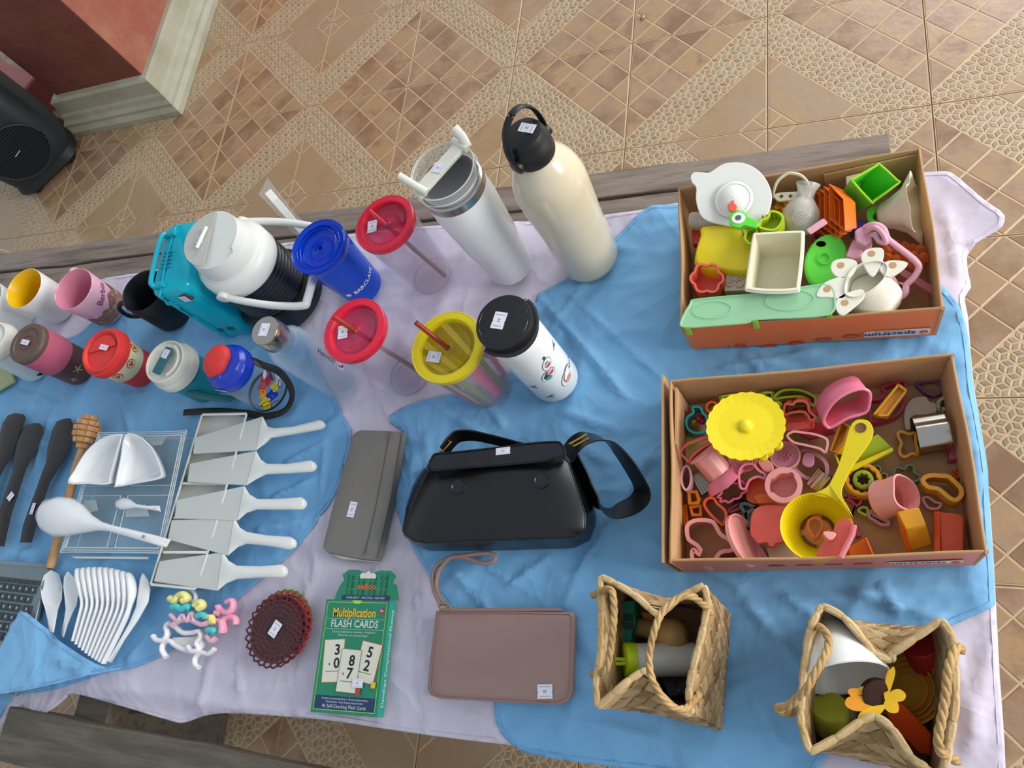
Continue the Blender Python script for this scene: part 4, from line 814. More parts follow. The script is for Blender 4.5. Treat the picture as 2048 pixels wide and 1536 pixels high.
obj('small_petal', M().prism(planar(sm(c2((980, 1100), (1010, 1092), (1060, 1105), (1040, 1140), (1010, 1140))), ZB + .084), (0, 0, -.003)), MT['p_salmon'], t, bevel=.001)
# right of the ladle
nb = up_(200, 35); t = ct('amber bowl-shaped cutter behind the ladle handle', c2((1022, 605), (1085, 432), (1145, 460), (1110, 560), (1060, 620)), ZB + .04, .02, 'p_amber', nrm=up_(190, 30)); obj('floor', M().prism(planar(c2((1030, 600), (1085, 440), (1140, 465), (1065, 615)), ZB + .03), (0, 0, -.003)), MT['p_amber'], t)
k = M(); P = [W(*C2(x, y), ZB + z) for x, y, z in ((1150, 600, .030), (1310, 505, .034), (1350, 540, .032), (1408, 600, .026), (1400, 620, .018), (1150, 745, .012), (1110, 700, .02))]
t = solo('cookie_cutter', M().prism(P, (0, 0, -.010)), MT['p_lime'], 'lime wedge-shaped cutter right of the ladle handle', 'cookie cutter', bevel=.001, smooth=30)
obj('flange', M().prism([W(*C2(x, y), ZB + z) for x, y, z in ((1140, 700, .03), (1400, 585, .03), (1408, 605, .03), (1150, 735, .03))], (0, 0, -.004)), MT['p_yellow'], t, bevel=.0008)
ct('yellow small cutter low behind the ladle handle', c2((1050, 625), (1110, 615), (1100, 690), (1075, 690)), ZB + .02, .016, 'p_yellow')
t = thing('ring_cutter_set', 'orange toothed ring cutter with a green ring and two green finger loops', 'cookie cutter', W(*C2(1222, 800), ZB))
obj('outer_ring', M().lathe(frame(W(*C2(1222, 803), ZB + .010)), [(.0205, -.006), (.0205, .018), (.0195, .0195), (.016, .0195), (.0155, .018), (.0155, -.006)], 66, lambda q, r, h: r * (1 + (.05 * math.cos(11 * q) if r < .0175 else 0))), MT['p_amber'], t, smooth=50)
obj('base_ring', M().lathe(frame(W(*C2(1222, 808), ZB)), [(.0225, 0), (.0225, .011), (.02, .012)], 40), MT['p_olive'], t)
obj('inner_ring', M().lathe(frame(W(*C2(1222, 803), ZB + .008)), [(.0115, 0), (.0115, .019), (.0105, .02), (.0068, .02), (.0065, 0)], 56, lambda q, r, h: r * (1 + (.13 * math.cos(7 * q) if r < .008 else 0))), MT['p_olive'], t, smooth=50)
for q in (((1240, 730), (1290, 695), (1325, 700), (1330, 730), (1290, 770)), ((1290, 780), (1340, 740), (1370, 750), (1368, 780), (1320, 810))): obj('finger_loop', M().ring(planar(sm(c2(*q), 4), ZB + .012), (0, 0, -.01), .0014), MT['p_sage'], t)
ct('dark green blossom cutter right of the finger loops', sm(c2((1402, 745), (1410, 712), (1440, 700), (1470, 712), (1480, 692), (1510, 686), (1538, 700), (1540, 735), (1575, 755), (1560, 790), (1500, 800), (1430, 790)), 3), ZB + .014, .012, 'p_dark_green')
# salmon cup with two ears
a, b = W(*C2(1350, 900), ZB + .024), W(*C2(1490, 865), ZB + .046); F = frame(a, b - a, (0, 0, 1)); L = (b - a).length
t = solo('ear_cutter', M().lathe(F, [(.0001, -.002), (.0235, -.002), (.0235, 0), (.0215, .003), (.0205, L), (.0185, L), (.019, .01)], 48, lambda q, r, h: r * (1 + (.22 * max(0, math.cos(q - .5)) ** 8 + .22 * max(0, math.cos(q + .9)) ** 8) * (h / L) ** 2 * (h > .02))), MT['p_salmon'], 'salmon pink round cutter with two pointed ears at the right of the lower box', 'cookie cutter', smooth=60)
t = ct('amber heart-shaped double cutter at the right wall of the lower box', sm(c2((1570, 790), (1590, 755), (1640, 742), (1690, 745), (1740, 750), (1780, 780), (1825, 830), (1828, 880), (1790, 915), (1745, 905), (1700, 870), (1665, 845), (1610, 835)), 4), ZB + .036, .028, 'p_amber', wall=.0028, rim=.002)
ct('small translucent orange star cutter behind the heart cutter', el(*C2(1782, 745), 12, 11, 0, 40, f=lambda a: .72 + .28 * abs(math.cos(2.5 * a)) ** .7), ZB + .012, .01, 'c_orange', wall=.002)
ct('salmon star-shaped cutter under the amber heart cutter', sm(c2((1575, 890), (1620, 880), (1660, 910), (1700, 920), (1680, 960), (1610, 955)), 2), ZB + .012, .01, 'p_salmon')
def boxcut(label, q, zt, zb, mt, hexa=None):
    k = M(); T = [W(*C2(*p), ZB + zt) for p in q]; k.prism(T, (0, 0, zb - zt)); return solo('box_cutter', k, MT[mt], label, 'cookie cutter', bevel=.0012, smooth=20)
k = M(); P = [W(*C2(1425, 970), ZB + .052), W(*C2(1560, 948), ZB + .052), W(*C2(1605, 1055), ZB + .048), W(*C2(1482, 1085), ZB + .048)]
Q = [P[3], P[2], W(*C2(1640, 1168), ZB + .022), W(*C2(1510, 1205), ZB + .022)]
k.prism(P, (0, 0, -.018)); k.prism(Q, (0, 0, -.012)); t = solo('box_cutter', k, MT['p_amber'], 'amber-orange open box-shaped cutter standing at the near right', 'cookie cutter', bevel=.0012, smooth=20)
obj('flange', M().prism([W(*C2(x, y), ZB + z) for x, y, z in ((1420, 970, .045), (1440, 965, .05), (1515, 1200, .022), (1510, 1240, .018), (1470, 1180, .02))], (0, 0, -.003)), MT['p_orange'], t, bevel=.0008)
k = M(); k.prism([W(*C2(x, y), ZB + z) for x, y, z in ((1680, 975, .03), (1810, 985, .03), (1832, 1010, .028), (1832, 1225, .026), (1690, 1215, .026))], (0, 0, -.022)); t = solo('box_cutter', k, MT['p_deep_orange'], 'deep orange block-shaped cutter in the near right corner of the lower box', 'cookie cutter', bevel=.0015, smooth=20)
obj('flange', M().prism([W(*C2(x, y), ZB + z) for x, y, z in ((1650, 970, .032), (1685, 970, .036), (1690, 1230, .03), (1650, 1220, .026))], (0, 0, -.004)), MT['p_deep_orange'], t, bevel=.0008)
k = M(); k.prism([W(*C2(x, y), ZB + z) for x, y, z in ((1130, 1190, .022), (1240, 1128, .026), (1292, 1250, .022), (1140, 1260, .018))], (0, 0, -.016)); t = solo('box_cutter', k, MT['p_orange'], 'orange rectangular cutter beside the ladle bowl at the near wall', 'cookie cutter', bevel=.0012, smooth=20)
obj('flange', M().prism([W(*C2(x, y), ZB + z) for x, y, z in ((1232, 1130, .032), (1245, 1128, .032), (1298, 1250, .028), (1285, 1255, .028))], (0, 0, -.008)), MT['p_orange'], t, bevel=.0006)
ct('crimson curved cutter right of the ladle neck', sm(c2((1110, 885), (1140, 880), (1215, 895), (1210, 930), (1180, 950), (1165, 1000), (1150, 985), (1165, 930), (1130, 905)), 3), ZB + .018, .014, 'p_crimson')
slabp('cutter_block', 'crimson slim cutter peeking out beside the ladle bowl', c2((1170, 1040), (1190, 1050), (1212, 1120), (1180, 1125)), ZB + .018, .014, 'p_crimson', 'cookie cutter')
ct('lime crescent cutter below the orange ring cutter', sm(c2((1185, 965), (1215, 940), (1255, 950), (1255, 1000), (1215, 990)), 3), ZB + .014, .012, 'p_lime')
ct('pink crooked outline cutter left of the amber box cutter', c2((1250, 1010), (1265, 960), (1300, 950), (1290, 985), (1385, 1030), (1385, 1060), (1330, 1060)), ZB + .016, .013, 'p_mauve', wall=.002)
# ------------------------------------------------------------------ bottles, cups and mugs
mat('enamel_white', 'F0F1EE', .28, coat=.2); mat('cream_enamel', 'D6CAB0', .2, coat=.5, var=('D0C3A8', 12)); mat('black_soft', '141517', .45); mat('black_gloss', '101113', .22); mat('rubber_black', '17181A', .6)
mat('jug_white', 'DEDFD8', .38); mat('jug_grey', 'B8B8B0', .45); mat('jug_black', '141A20', .3); mat('red_plastic', 'D81E3C', .28); mat('red_silicone', 'D8322E', .55); mat('blue_deep', '1438B4', .25)
mat('mug_yellow', 'E8B80C', .25, coat=.3); mat('mug_white', 'E2E0DC', .3, coat=.3); mat('mug_pink', 'D888A0', .3, coat=.3); mat('mug_pink_out', 'E6B0C2', .3, coat=.3); mat('cup_brown', '5A3428', .45, var=('6A4030', 30)); mat('lid_brown', '5E4A40', .5); mat('sleeve_pink', 'B85870', .55)
mat('tan_print', 'B89A70', .5, var=('7E5A40', 60)); mat('print_mauve', '8A4A50', .5, var=('9C7A68', 50)); mat('script_magenta', '8E1E5C', .4); mat('band_cream', 'E0D2A8', .5); mat('teal_dark', '17626A', .35); mat('teal_body', '1F8E9C', .3); mat('lid_cream', 'DCDACB', .3, coat=.3)
clear('c_blue', '5C9CFF', .5, .06, '1064E0', .3); clear('c_blue_lid', '3C78F0', .62, .06, '0C48D0', .2); clear('c_red_lid', 'F08098', .5, .06, 'C8284C', .3); clear('c_yellow_lid', 'F4E060', .4, .08, 'D8C020', .3); clear('c_teal', '60E8F4', .58, .05, '10C8DC', .3)
clear('c_smoke', 'A8A296', .35, .05, '8A8478', .3); clear('c_straw', 'E08848', .6, .06, 'A83A18', .3); clear('c_straw_pale', 'C8B8B8', .35, .08, 'B0989C', .3); clear('c_cup', 'F2EEF2', .04, .04, 'F4F2F6', .30); clear('c_glass', 'F2F6F9', .01, .02, 'F0F6FA', .30)
def cyl(F, r, h): 
    """maps (u along the girth, v up) on a cylinder facing the lens"""
    o = F @ Vector((0, 0, 0)); vd = Vector((0, 0, CAMZ)) - o; ax = (F @ Vector((0, 0, 1)) - o).normalized(); vd = (vd - ax * vd.dot(ax)).normalized(); w = ax.cross(vd)
    def g(u, v, lift=.0005, rr=None):
        R_ = (rr(v) if rr else r) ; a = u / R_; return o + ax * (h + v) + (vd * math.cos(a) + w * math.sin(a)) * (R_ + lift)
    return g
def cap(F, z, r, mt, parent, name='cap'): pass
def rotfn(g, deg, cu, cv):                    # rotate artwork on a curved surface about (cu, cv)
    c, s = math.cos(math.radians(deg)), math.sin(math.radians(deg)); return lambda x, y: g(cu + x * c - y * s, cv + x * s + y * c)
def top_sticker(t, F, z, dx, dy, rot=0, **k):
    c = F @ Vector((dx, dy, z)); r = math.radians(rot); u = Vector((math.cos(r), math.sin(r), 0)); v = Vector((-math.sin(r), math.cos(r), 0)); return label_on(t, c, u, v, n=(F.to_3x3() @ Vector((0, 0, 1))), **k)
ZC = ZT - .001
# cream flask
F = axisframe((1180, 522), .30, (1046, 256), mix=.45)
t = thing('steel_flask', 'tall glossy cream flask with a black looped cap at the far edge', 'flask', F.to_translation())
obj('body', M().lathe(F, [(.0001, 0), (.040, 0), (.0455, .004), (.0470, .012), (.0475, .10), (.0515, .19), (.0505, .205), (.0460, .224), (.038, .240), (.030, .252), (.0265, .258), (.0265, .264)], 64), MT['cream_enamel'], t, smooth=60)
cp = obj('cap', M().lathe(F, [(.0285, .258), (.0298, .262), (.0296, .281), (.0272, .284), (.0268, .292), (.0235, .299), (.012, .3015), (.0001, .302)], 48), MT['black_soft'], t, smooth=40)
la = math.radians(60); lx, ly = math.cos(la), math.sin(la)
loop = [F @ Vector((lx * a, ly * a, z)) for a, z in ((-.031, .262), (-.034, .278), (-.033, .300), (-.024, .322), (-.010, .333), (.004, .335), (.018, .328), (.029, .310), (.033, .285), (.031, .262))]
obj('loop_handle', M().tube(spline(loop, 6), .0058, 10, flat=.42, up=F.to_3x3() @ Vector((lx, ly, .2))), MT['black_soft'], cp, smooth=70)
for s in (-1, 1): obj('pivot', M().lathe(frame(F @ Vector((lx * .0275 * s, ly * .0275 * s, .270)), F.to_3x3() @ Vector((lx * s, ly * s, 0)), (0, 0, 1)), [(.0105, 0), (.0105, .006), (.008, .0075), (.0001, .008)], 24), MT['black_soft'], cp)
top_sticker(cp, F, .3022, .006, .004, 70, w=.013, h=.022)
# white tumbler with clear lid and flip straw
F = axisframe((1022, 535), .262, (888, 342), mix=.4)
t = thing('tumbler', 'tall white tumbler with clear lid, steel collar and white folding straw', 'tumbler', F.to_translation())
obj('body', M().lathe(F, [(.0001, 0), (.032, 0), (.0345, .004), (.0375, .010), (.0405, .083), (.0412, .085), (.0425, .088), (.0475, .19), (.0465, .205), (.0462, .222)], 64), MT['enamel_white'], t, smooth=35)
obj('steel_collar', M().lathe(F, [(.0465, .222), (.0468, .236), (.0440, .238)], 64), MT['steel'], t, smooth=40)
obj('steel_inside', M().lathe(F, [(.0445, .236), (.0425, .20), (.040, .11), (.0001, .105)], 48), MT['steel_dark'], t)
ld = obj('clear_lid', M().lathe(F, [(.0462, .238), (.0475, .240), (.0480, .258), (.0465, .263), (.0445, .262), (.0425, .246), (.0405, .240), (.0395, .236), (.036, .232), (.0001, .232)], 64), MT['c_clear'], t, smooth=50)
for r, z in ((.0465, .2635), (.0448, .2625), (.0418, .245), (.0480, .2505)): obj('lid_ring', M().lathe(F, [(r, z - .0007), (r + .0007, z), (r, z + .0007), (r - .0007, z), (r, z - .0007)], 64), MT['lid_cream'], ld)
an = math.radians(52); ux_, uy_ = math.cos(an), math.sin(an)
def L3(a, b, z): return F @ Vector((ux_ * a - uy_ * b, uy_ * a + ux_ * b, z))
obj('straw_bar', M().loft([[L3(a, b, z) for a, b, z in ((-.050, -.011, .2655), (.046, -.011, .2655), (.046, .011, .2655), (-.050, .011, .2655))], [L3(a, b, z) for a, b, z in ((-.048, -.010, .2715), (.044, -.010, .2715), (.044, .010, .2715), (-.048, .010, .2715))]]), MT['lid_cream'], ld, bevel=.0015)
obj('spout_lever', M().tube([W(854, 385, ZT + .272), W(828, 370, ZT + .280), W(799, 352, ZT + .287)], .0055, 12, flat=.9), MT['lid_cream'], ld, smooth=70)
obj('mouth_tab', M().tube([L3(.044, -.013, .27), L3(.050, .0, .277), L3(.052, .014, .285)], .006, 10, flat=.5), MT['lid_cream'], ld, smooth=70)
obj('hinge', M().tube([L3(.041, -.015, .270), L3(.041, .015, .270)], .0045, 10), MT['lid_cream'], ld)
label_on(ld, L3(-.002, 0, .272), L3(1, .35, 0) - L3(0, 0, 0), L3(-.35, 1, 0) - L3(0, 0, 0), w=.015, h=.017)
# straight plastic cups with lids
def lidcup(label, base, topc, h, rt, rb, lidmat, bodymat, lidsolid, straw=None, sw=None, stick=(0, 0, 0)):
    F = axisframe(base, h, topc, mix=.5)
    t = thing('lidded_cup', label, 'cup', F.to_translation())
    obj('cup_wall', M().lathe(F, [(.0001, .004), (rb * .96, .0035), (rb, .001), (rb + .001, .006), (rt * .93, h - .012)], 56), MT[bodymat], t, smooth=60)
    obj('inner_wall', M().lathe(F, [(.0001, .012), (rb * .88, .012), (rb * .93, .018), (rt * .89, h - .012)], 56), MT[bodymat], t, smooth=60)
    obj('base_rim', M().lathe(F, [(rb - .0035, 0), (rb - .001, 0), (rb - .0005, .003), (rb - .0035, .003), (rb - .0035, 0)], 48), MT[bodymat], t)
    ld = obj('lid', M().lathe(F, [(rt * .94, h - .014), (rt * .97, h - .013), (rt, h - .004), (rt, h - .001), (rt * .975, h), (rt * .95, h - .0008), (rt * .93, h - .0002), (rt * .79, h - .0005), (rt * .76, h - .003), (rt * .74, h - .008)], 64), MT[lidsolid], t, smooth=45)
    dk = obj('lid_disc', M().lathe(F, [(rt * .745, h - .0075), (rt * .66, h - .008), (rt * .645, h - .0068), (rt * .63, h - .008), (.009, h - .008), (.0065, h - .0055), (.0045, h - .0045), (.004, h - .009)], 56), MT[lidmat], ld, smooth=60)
    if straw:
        a = W(*straw[0], ZT + straw[1]); c = F @ Vector((0, 0, h - .006)); d = (c - a).normalized(); b = c + d * ((c.z - ZT - .012) / max(-d.z, .2))
        b = c + (b - c) * min(1, sw / max((b - c).length, 1e-3)) if sw else b
        k = M().tube([a, c], .0037, 14); s = obj('straw', k, MT['c_straw'] if straw[2] else MT[lidsolid], t, smooth=70)
        obj('straw_mouth', M().lathe(frame(a, a - c, (1, 0, 0)), [(.0001, .0004), (.003, .0004), (.0036, .0006), (.0039, 0)], 14), MT['ink_black'], s)
        obj('lower_straw', M().tube([c, b], .0035, 12), MT['c_straw_pale'] , s, smooth=70)
    top_sticker(ld, F, h - .0062, *stick, w=.016, h=.021)
    return t, F, ld
t, F, ld = lidcup('clear cup with a red lid standing against the white tumbler', (866, 556), (767, 442), .165, .0500, .036, 'c_red_lid', 'c_cup', 'red_plastic', ((738, 421), .1785, 0), .12, (-.024, -.0, 8))
t, F, ld = lidcup('clear cup with a red lid and orange straw standing nearer the viewer', (822, 752), (706, 657), .172, .0505, .037, 'c_red_lid', 'c_cup', 'red_plastic', ((668, 635), .1875, 1), .125, (-.022, -.0, 8))
t, F, ld = lidcup('clear cup with striped insert, yellow lid and a brown straw', (975, 770), (893, 694), .150, .0540, .0385, 'c_yellow_lid', 'c_cup', 'p_yellow', ((832, 645), .185, 1), .03, (-.020, -.012, 80))
for i, (mt, n_) in enumerate((('p_hot_pink', 0), ('p_lemon', 1), ('p_olive', 2), ('p_pink', 3), ('p_yellow', 4)) * 3):
    mat('stripe_pink', 'E0608C', .5); mat('stripe_yellow', 'DCD070', .5); mat('stripe_green', '9CA850', .5); mat('stripe_rose', 'D04A70', .5)
    mt = ('stripe_rose', 'stripe_yellow', 'stripe_green', 'stripe_pink', 'stripe_green')[i % 5]; a0 = 2 * math.pi * i / 15; a1 = a0 + 2 * math.pi / 15 * (.95 if i % 5 in (0, 3) else .5)
    k = M(); rings = []
    for q in range(5):
        a = a0 + (a1 - a0) * q / 4; rings.append([F @ Vector((.0378 * math.cos(a), .0378 * math.sin(a), .02)), F @ Vector((.0490 * math.cos(a), .0490 * math.sin(a), .136))])
    k.add([p for r in rings for p in r], [[2 * q, 2 * q + 2, 2 * q + 3, 2 * q + 1] for q in range(4)]); obj('stripe', k, MT[mt], t, smooth=180)
# blue cup
F = axisframe((727, 572), .140, (636, 493), mix=.5); h, rt = .140, .050
t = thing('lidded_cup', 'translucent royal blue cup with a blue lid and white lettering', 'cup', F.to_translation())
obj('cup_wall', M().lathe(F, [(.0001, .004), (.034, .004), (.0355, .001), (.0365, .006), (.0470, h - .012)], 56), MT['c_blue'], t, smooth=60); obj('inner_wall', M().lathe(F, [(.0001, .014), (.031, .014), (.0445, h - .012)], 48), MT['c_blue'], t, smooth=60)
ld = obj('lid', M().lathe(F, [(.047, h - .016), (.0485, h - .015), (rt, h - .004), (rt, h - .001), (.049, h), (.0455, h - .0008), (.040, h - .001), (.038, h - .009), (.034, h - .0095), (.033, h - .0085), (.032, h - .0095), (.009, h - .0095), (.006, h - .0065), (.0045, h - .006), (.004, h - .01)], 64), MT['c_blue_lid'], t, smooth=50)
for r in (.0495, .0475, .0395, .033): obj('lid_ring', M().lathe(F, [(r, h - .0008), (r + .0006, h), (r, h + .0006), (r - .0006, h), (r, h - .0008)], 64), MT['c_blue'], ld)
g_ = cyl(F, .0422, .050); fn = rotfn(lambda u, v: g_(u, v, .0014, lambda q: .0392 + q * .086), 2, .004, 0)
mat('print_white', 'F0F2F6', .5)
put(t, 'lettering', [text('BARCLAYS', .0115, lambda x, y: fn(x + .004, y - .006), bold=True)], MT['print_white'])
put(t, 'eagle_mark', [flat(lambda x, y: fn(x - .034, y - .006), [(p[0], p[1]) for p in circ(.0052, 24, lambda a: .0052 * (1 - .22 * abs(math.sin(2.5 * a))))])], MT['print_white'])
# sticker flask: white with black screw lid
F = axisframe((1112, 758), .205, (1004, 646), mix=.45)
t = thing('steel_flask', 'white flask with wide black lid and small food drawings', 'flask', F.to_translation())
obj('body', M().lathe(F, [(.0001, 0), (.034, 0), (.0362, .003), (.0370, .008), (.0372, .160), (.0365, .170), (.0345, .178), (.033, .18)], 60), MT['enamel_white'], t, smooth=60)
cp = obj('lid', M().lathe(F, [(.0372, .176), (.0385, .178), (.0390, .186), (.0390, .202), (.0378, .2045), (.036, .205), (.0001, .205)], 60), MT['black_soft'], t, smooth=35)
lh = [F @ Vector((.0402 * math.cos(a), .0402 * math.sin(a), .193 + .002 * math.sin(a * 2))) for a in [math.radians(q) for q in range(-128, 60, 12)]]
obj('carry_strap', M().tube(lh, .0042, 8, flat=.35, up=(0, 0, 1)), MT['rubber_black'], cp, smooth=70)
for q in (-132, 56):
    a = math.radians(q); obj('buckle', M().lathe(frame(F @ Vector((.039 * math.cos(a), .039 * math.sin(a), .190)), F.to_3x3() @ Vector((math.cos(a), math.sin(a), 0)), (0, 0, 1)), [(.0048, 0), (.0048, .004), (.0001, .0045)], 16), MT['steel'], cp)
top_sticker(cp, F, .2051, -.006, .002, -12, w=.0175, h=.0235)
top = [F @ Vector((.0001, 0, .2054))]
obj('lid_groove', M().lathe(F, [(.0330, .2050), (.0334, .2054), (.0338, .2050)], 60), MT['black_gloss'], cp)
g_ = cyl(F, .0372, .0)
def art(u, v, pts, mt, lift, nm): put(t, nm, [flat(lambda x, y: g_(u + x, v + y, lift), pts)], MT[mt])
def blob(rx, ry, rot=0, n=18, f=None): return [(p[0], p[1]) for p in el(0, 0, rx, ry, rot, n, f=f)]
mat('art_line', '4A5048', .5); mat('art_red', 'C84A58', .5); mat('art_teal', '3EA89A', .5); mat('art_salmon', 'DC9878', .5); mat('art_grey', '7E8682', .5)
U0_ = -.002
for (u, v, rx, ry, rot) in ((.006, .115, .0075, .0125, -22), (-.002, .090, .010, .014, -35), (.018, .046, .013, .0175, -38)):
    art(u, v, blob(rx + .0008, ry + .0008, rot), 'art_line', .0004, 'drawing_outline'); art(u, v, blob(rx, ry, rot), 'enamel_white', .0006, 'drawing_ground')
art(.008, .131, [(-.002, -.004), (.002, -.004), (.002, .004), (-.002, .004)], 'art_line', .0007, 'stick'); art(.006, .113, blob(.0048, .0052), 'art_red', .0008, 'sweet'); art(.006, .116, blob(.0044, .0012, 10), 'enamel_white', .0010, 'sweet_stripe'); art(.0065, .1195, blob(.003, .0018), 'art_teal', .001, 'leaf')
art(.002, .094, blob(.0060, .0052), 'art_red', .0008, 'sweet'); art(.002, .097, blob(.0055, .0014, 14), 'enamel_white', .0010, 'sweet_stripe'); art(-.004, .084, blob(.0055, .0045, 20), 'art_teal', .0009, 'sweet')
art(.019, .050, blob(.0085, .013, -40), 'art_grey', .0008, 'egg_outline'); art(.019, .051, blob(.0068, .0112, -40), 'enamel_white', .0010, 'egg_white'); art(.017, .041, blob(.0075, .0055, 12), 'art_salmon', .0012, 'egg_yolk')
fn = rotfn(g_, 6, 0, 0); put(t, 'lettering', [text('BEEP BEEP', .0058, lambda x, y: rotfn(lambda u, v: g_(u, v, .0006), -6, .042, .047)(x, y), bold=True)], MT['ink_black'])
for u, v in ((-.022, .030), (-.034, .070), (.034, .118)): art(u, v, blob(.008, .0012, 30), 'art_line', .0006, 'pen_stroke'); art(u + .002, v - .004, blob(.0045, .001, -20), 'art_line', .0006, 'pen_stroke')
# white and black cooler jug
F = axisframe((566, 592), .205, (428, 478), mix=.45)
t = thing('cooler_jug', 'insulated jug with white domed lid, ribbed black body and white bail handle', 'jug', F.to_translation())
obj('base', M().lathe(F, [(.0001, 0), (.076, 0), (.080, .004), (.0805, .03), (.077, .040), (.0665, .043)], 64), MT['jug_black'], t, smooth=40)
pr = [(.0665, .043)]
for i in range(9): z = .043 + i * .009; pr += [(.0672, z + .001), (.0672, z + .006), (.0655, z + .0075), (.0655, z + .009)]
obj('body', M().lathe(F, pr + [(.066, .125)], 64), MT['jug_black'], t, smooth=40)
ld = obj('lid', M().lathe(F, [(.0665, .122), (.0685, .125), (.0685, .146), (.066, .155), (.060, .160), (.0585, .161), (.0578, .163), (.0560, .164), (.0555, .167), (.0545, .180), (.0525, .188)], 64), MT['jug_white'], t, smooth=40)
cut = M(); n = 64; ring_a = [F @ Vector((.0525 * math.cos(2 * math.pi * i / n), .0525 * math.sin(2 * math.pi * i / n), .188)) for i in range(n)]
ring_b = [F @ Vector((.0505 * math.cos(2 * math.pi * i / n) , .0505 * math.sin(2 * math.pi * i / n), .206 if math.cos(2 * math.pi * i / n - 1.2) > -.1 else .197)) for i in range(n)]
cut.loft([ring_a, ring_b], False, True); cpj = obj('spout_cap', cut, MT['jug_white'], ld, smooth=35)
aj = 2.2; Fj = F
P = [F @ Vector((.050 * math.cos(a), .050 * math.sin(a), .2064)) for a in [math.radians(q) for q in range(92, 282, 10)]]
obj('grey_face', M().prism(P, (0, 0, .0008)), MT['jug_grey'], cpj, smooth=0)
obj('ridge_bar', M().tube([F @ Vector((-.016, -.020, .212)), F @ Vector((-.008, .018, .212))], .0026, 8, flat=1.2), MT['jug_white'], cpj)
for i in range(6): obj('grip_line', M().box(frame(F @ Vector((-.026 + i * .0025, -.001, .2072)), (0, 0, 1), (0, 1, 0)), .016, .0008, .0008), MT['jug_white'], cpj, smooth=0)
hb_ = spline([F @ Vector(p) for p in ((-.006, -.071, .140), (.03, -.076, .128), (.075, -.078, .112), (.118, -.073, .096), (.124, -.060, .094), (.126, 0, .094), (.124, .060, .094), (.118, .073, .096), (.075, .078, .112), (.03, .076, .128), (-.006, .071, .140))], 5)
obj('bail_handle', M().tube(hb_, .0062, 8, flat=1.3), MT['jug_white'], t, smooth=70)
for s in (-1, 1): obj('handle_pivot', M().lathe(frame(F @ Vector((-.006, .066 * s, .140)), F.to_3x3() @ Vector((0, s, 0)), (0, 0, 1)), [(.011, 0), (.011, .010), (.008, .011), (.0001, .011)], 24), MT['jug_white'], t)
# wrapped stick standing behind the blue cup
a, b = W(610, 470, ZT + .065), W(531, 378, ZT + .155); d = b - a
F2 = frame(a - d * .55, d, d.cross(a - Vector((0, 0, CAMZ)))); F2b = F2
t = thing('wrapped_stick', 'long white stick in clear plastic wrap standing behind the blue cup', 'stick', Vector((a.x, a.y, ZT)))
L = (b - (a - d * .55)).length
obj('stick', M().box(F2, .013, .004, L * .97), MT['p_white'], t, bevel=.001)
k = M(); rr = []
for i in range(9):
    s = i / 8; w = .0125 * (1 + .10 * math.sin(i * 2.1)); rr.append([F2 @ Vector((p[0] * w * (1 if i < 8 else 1.3), p[1] * .004 * (1 if i < 7 else .4), s * L + (.012 if i == 8 and p[0] < 0 else 0))) for p in ((-1, -1), (1, -1), (1, 1), (-1, 1))])
k.loft(rr); clear('c_film', 'F8FAFA', .10, .08, 'F4F8F8', .3); obj('wrapper', k, MT['c_film'], t, smooth=30)
# open mugs
def mug(label, base, topc, h, rt, rb, inner, outer, handle=None, hm=None, body=None):
    F = axisframe(base, h, topc, mix=.5)
    t = thing('mug', label, 'mug', F.to_translation())
    obj('body', M().lathe(F, [(.0001, 0), (rb * .93, 0), (rb, .003), (rb + (rt - rb) * .3, h * .3), (rt, h - .001), (rt - .0012, h)], 56), MT[outer], t, smooth=60)
    obj('lining', M().lathe(F, [(rt - .0012, h), (rt - .003, h - .002), (rb - .002, .008), (.0001, .006)], 56), MT[inner], t, smooth=60)
    if handle is not None:
        a = math.radians(handle); q = [F @ Vector((math.cos(a) * x, math.sin(a) * x, z)) for x, z in ((rt * .97, h * .82), (rt + .014, h * .86), (rt + .026, h * .68), (rt + .024, h * .42), (rt * .95, h * .25))]
        obj('handle', M().tube(spline(q, 5), .0052, 10, flat=.8), MT[hm or outer], t, smooth=70)
    return t, F
mug('white mug with a bright yellow inside at the far left', (120, 612), (50, 579), .094, .0445, .0385, 'mug_yellow', 'mug_white')
t, F = mug('pink mug with magenta script and a sepia print', (216, 616), (150, 580), .096, .0445, .0375, 'mug_pink', 'mug_pink_out', 125, 'mug_pink_out')
g_ = cyl(F, .0415, 0)
gf = lambda u, v, l=.0008: g_(u, v, l, lambda q: .0385 + .0062 * q / .094)
put(t, 'lettering', [text('Barbie', .020, lambda x, y: rotfn(lambda u, v: gf(u, v, .001), 12, .020, .066)(x, y), sx=.95)], MT['script_magenta'])
put(t, 'printed_band', [([gf(-.052 + i * .006, .008 + (0 if j == 0 else .030 + .006 * math.sin(i * 1.1) + .010 * (i > 9)), .0006) for i in range(20) for j in (0, 1)], [[2 * i, 2 * i + 2, 2 * i + 3, 2 * i + 1] for i in range(19)])], MT['print_mauve'])
for i in range(9): put(t, 'printed_blossom', [flat(lambda x, y: gf(-.036 + i * .011 + x, .026 + .010 * math.sin(i * 2.3) + .006 * (i > 4) + y, .001), [(p[0], p[1]) for p in circ(.005, 20, lambda a: .006 * (.65 + .35 * abs(math.cos(2.5 * a))))])], MT['tan_print'])
t, F = mug('wide matt black mug beside the teal case', (342, 630), (292, 578), .092, .0445, .040, 'black_soft', 'black_soft', 200)
t, F = mug('white mug cut by the left edge of the photo', (38, 640), (-26, 596), .090, .043, .038, 'mug_white', 'mug_white')
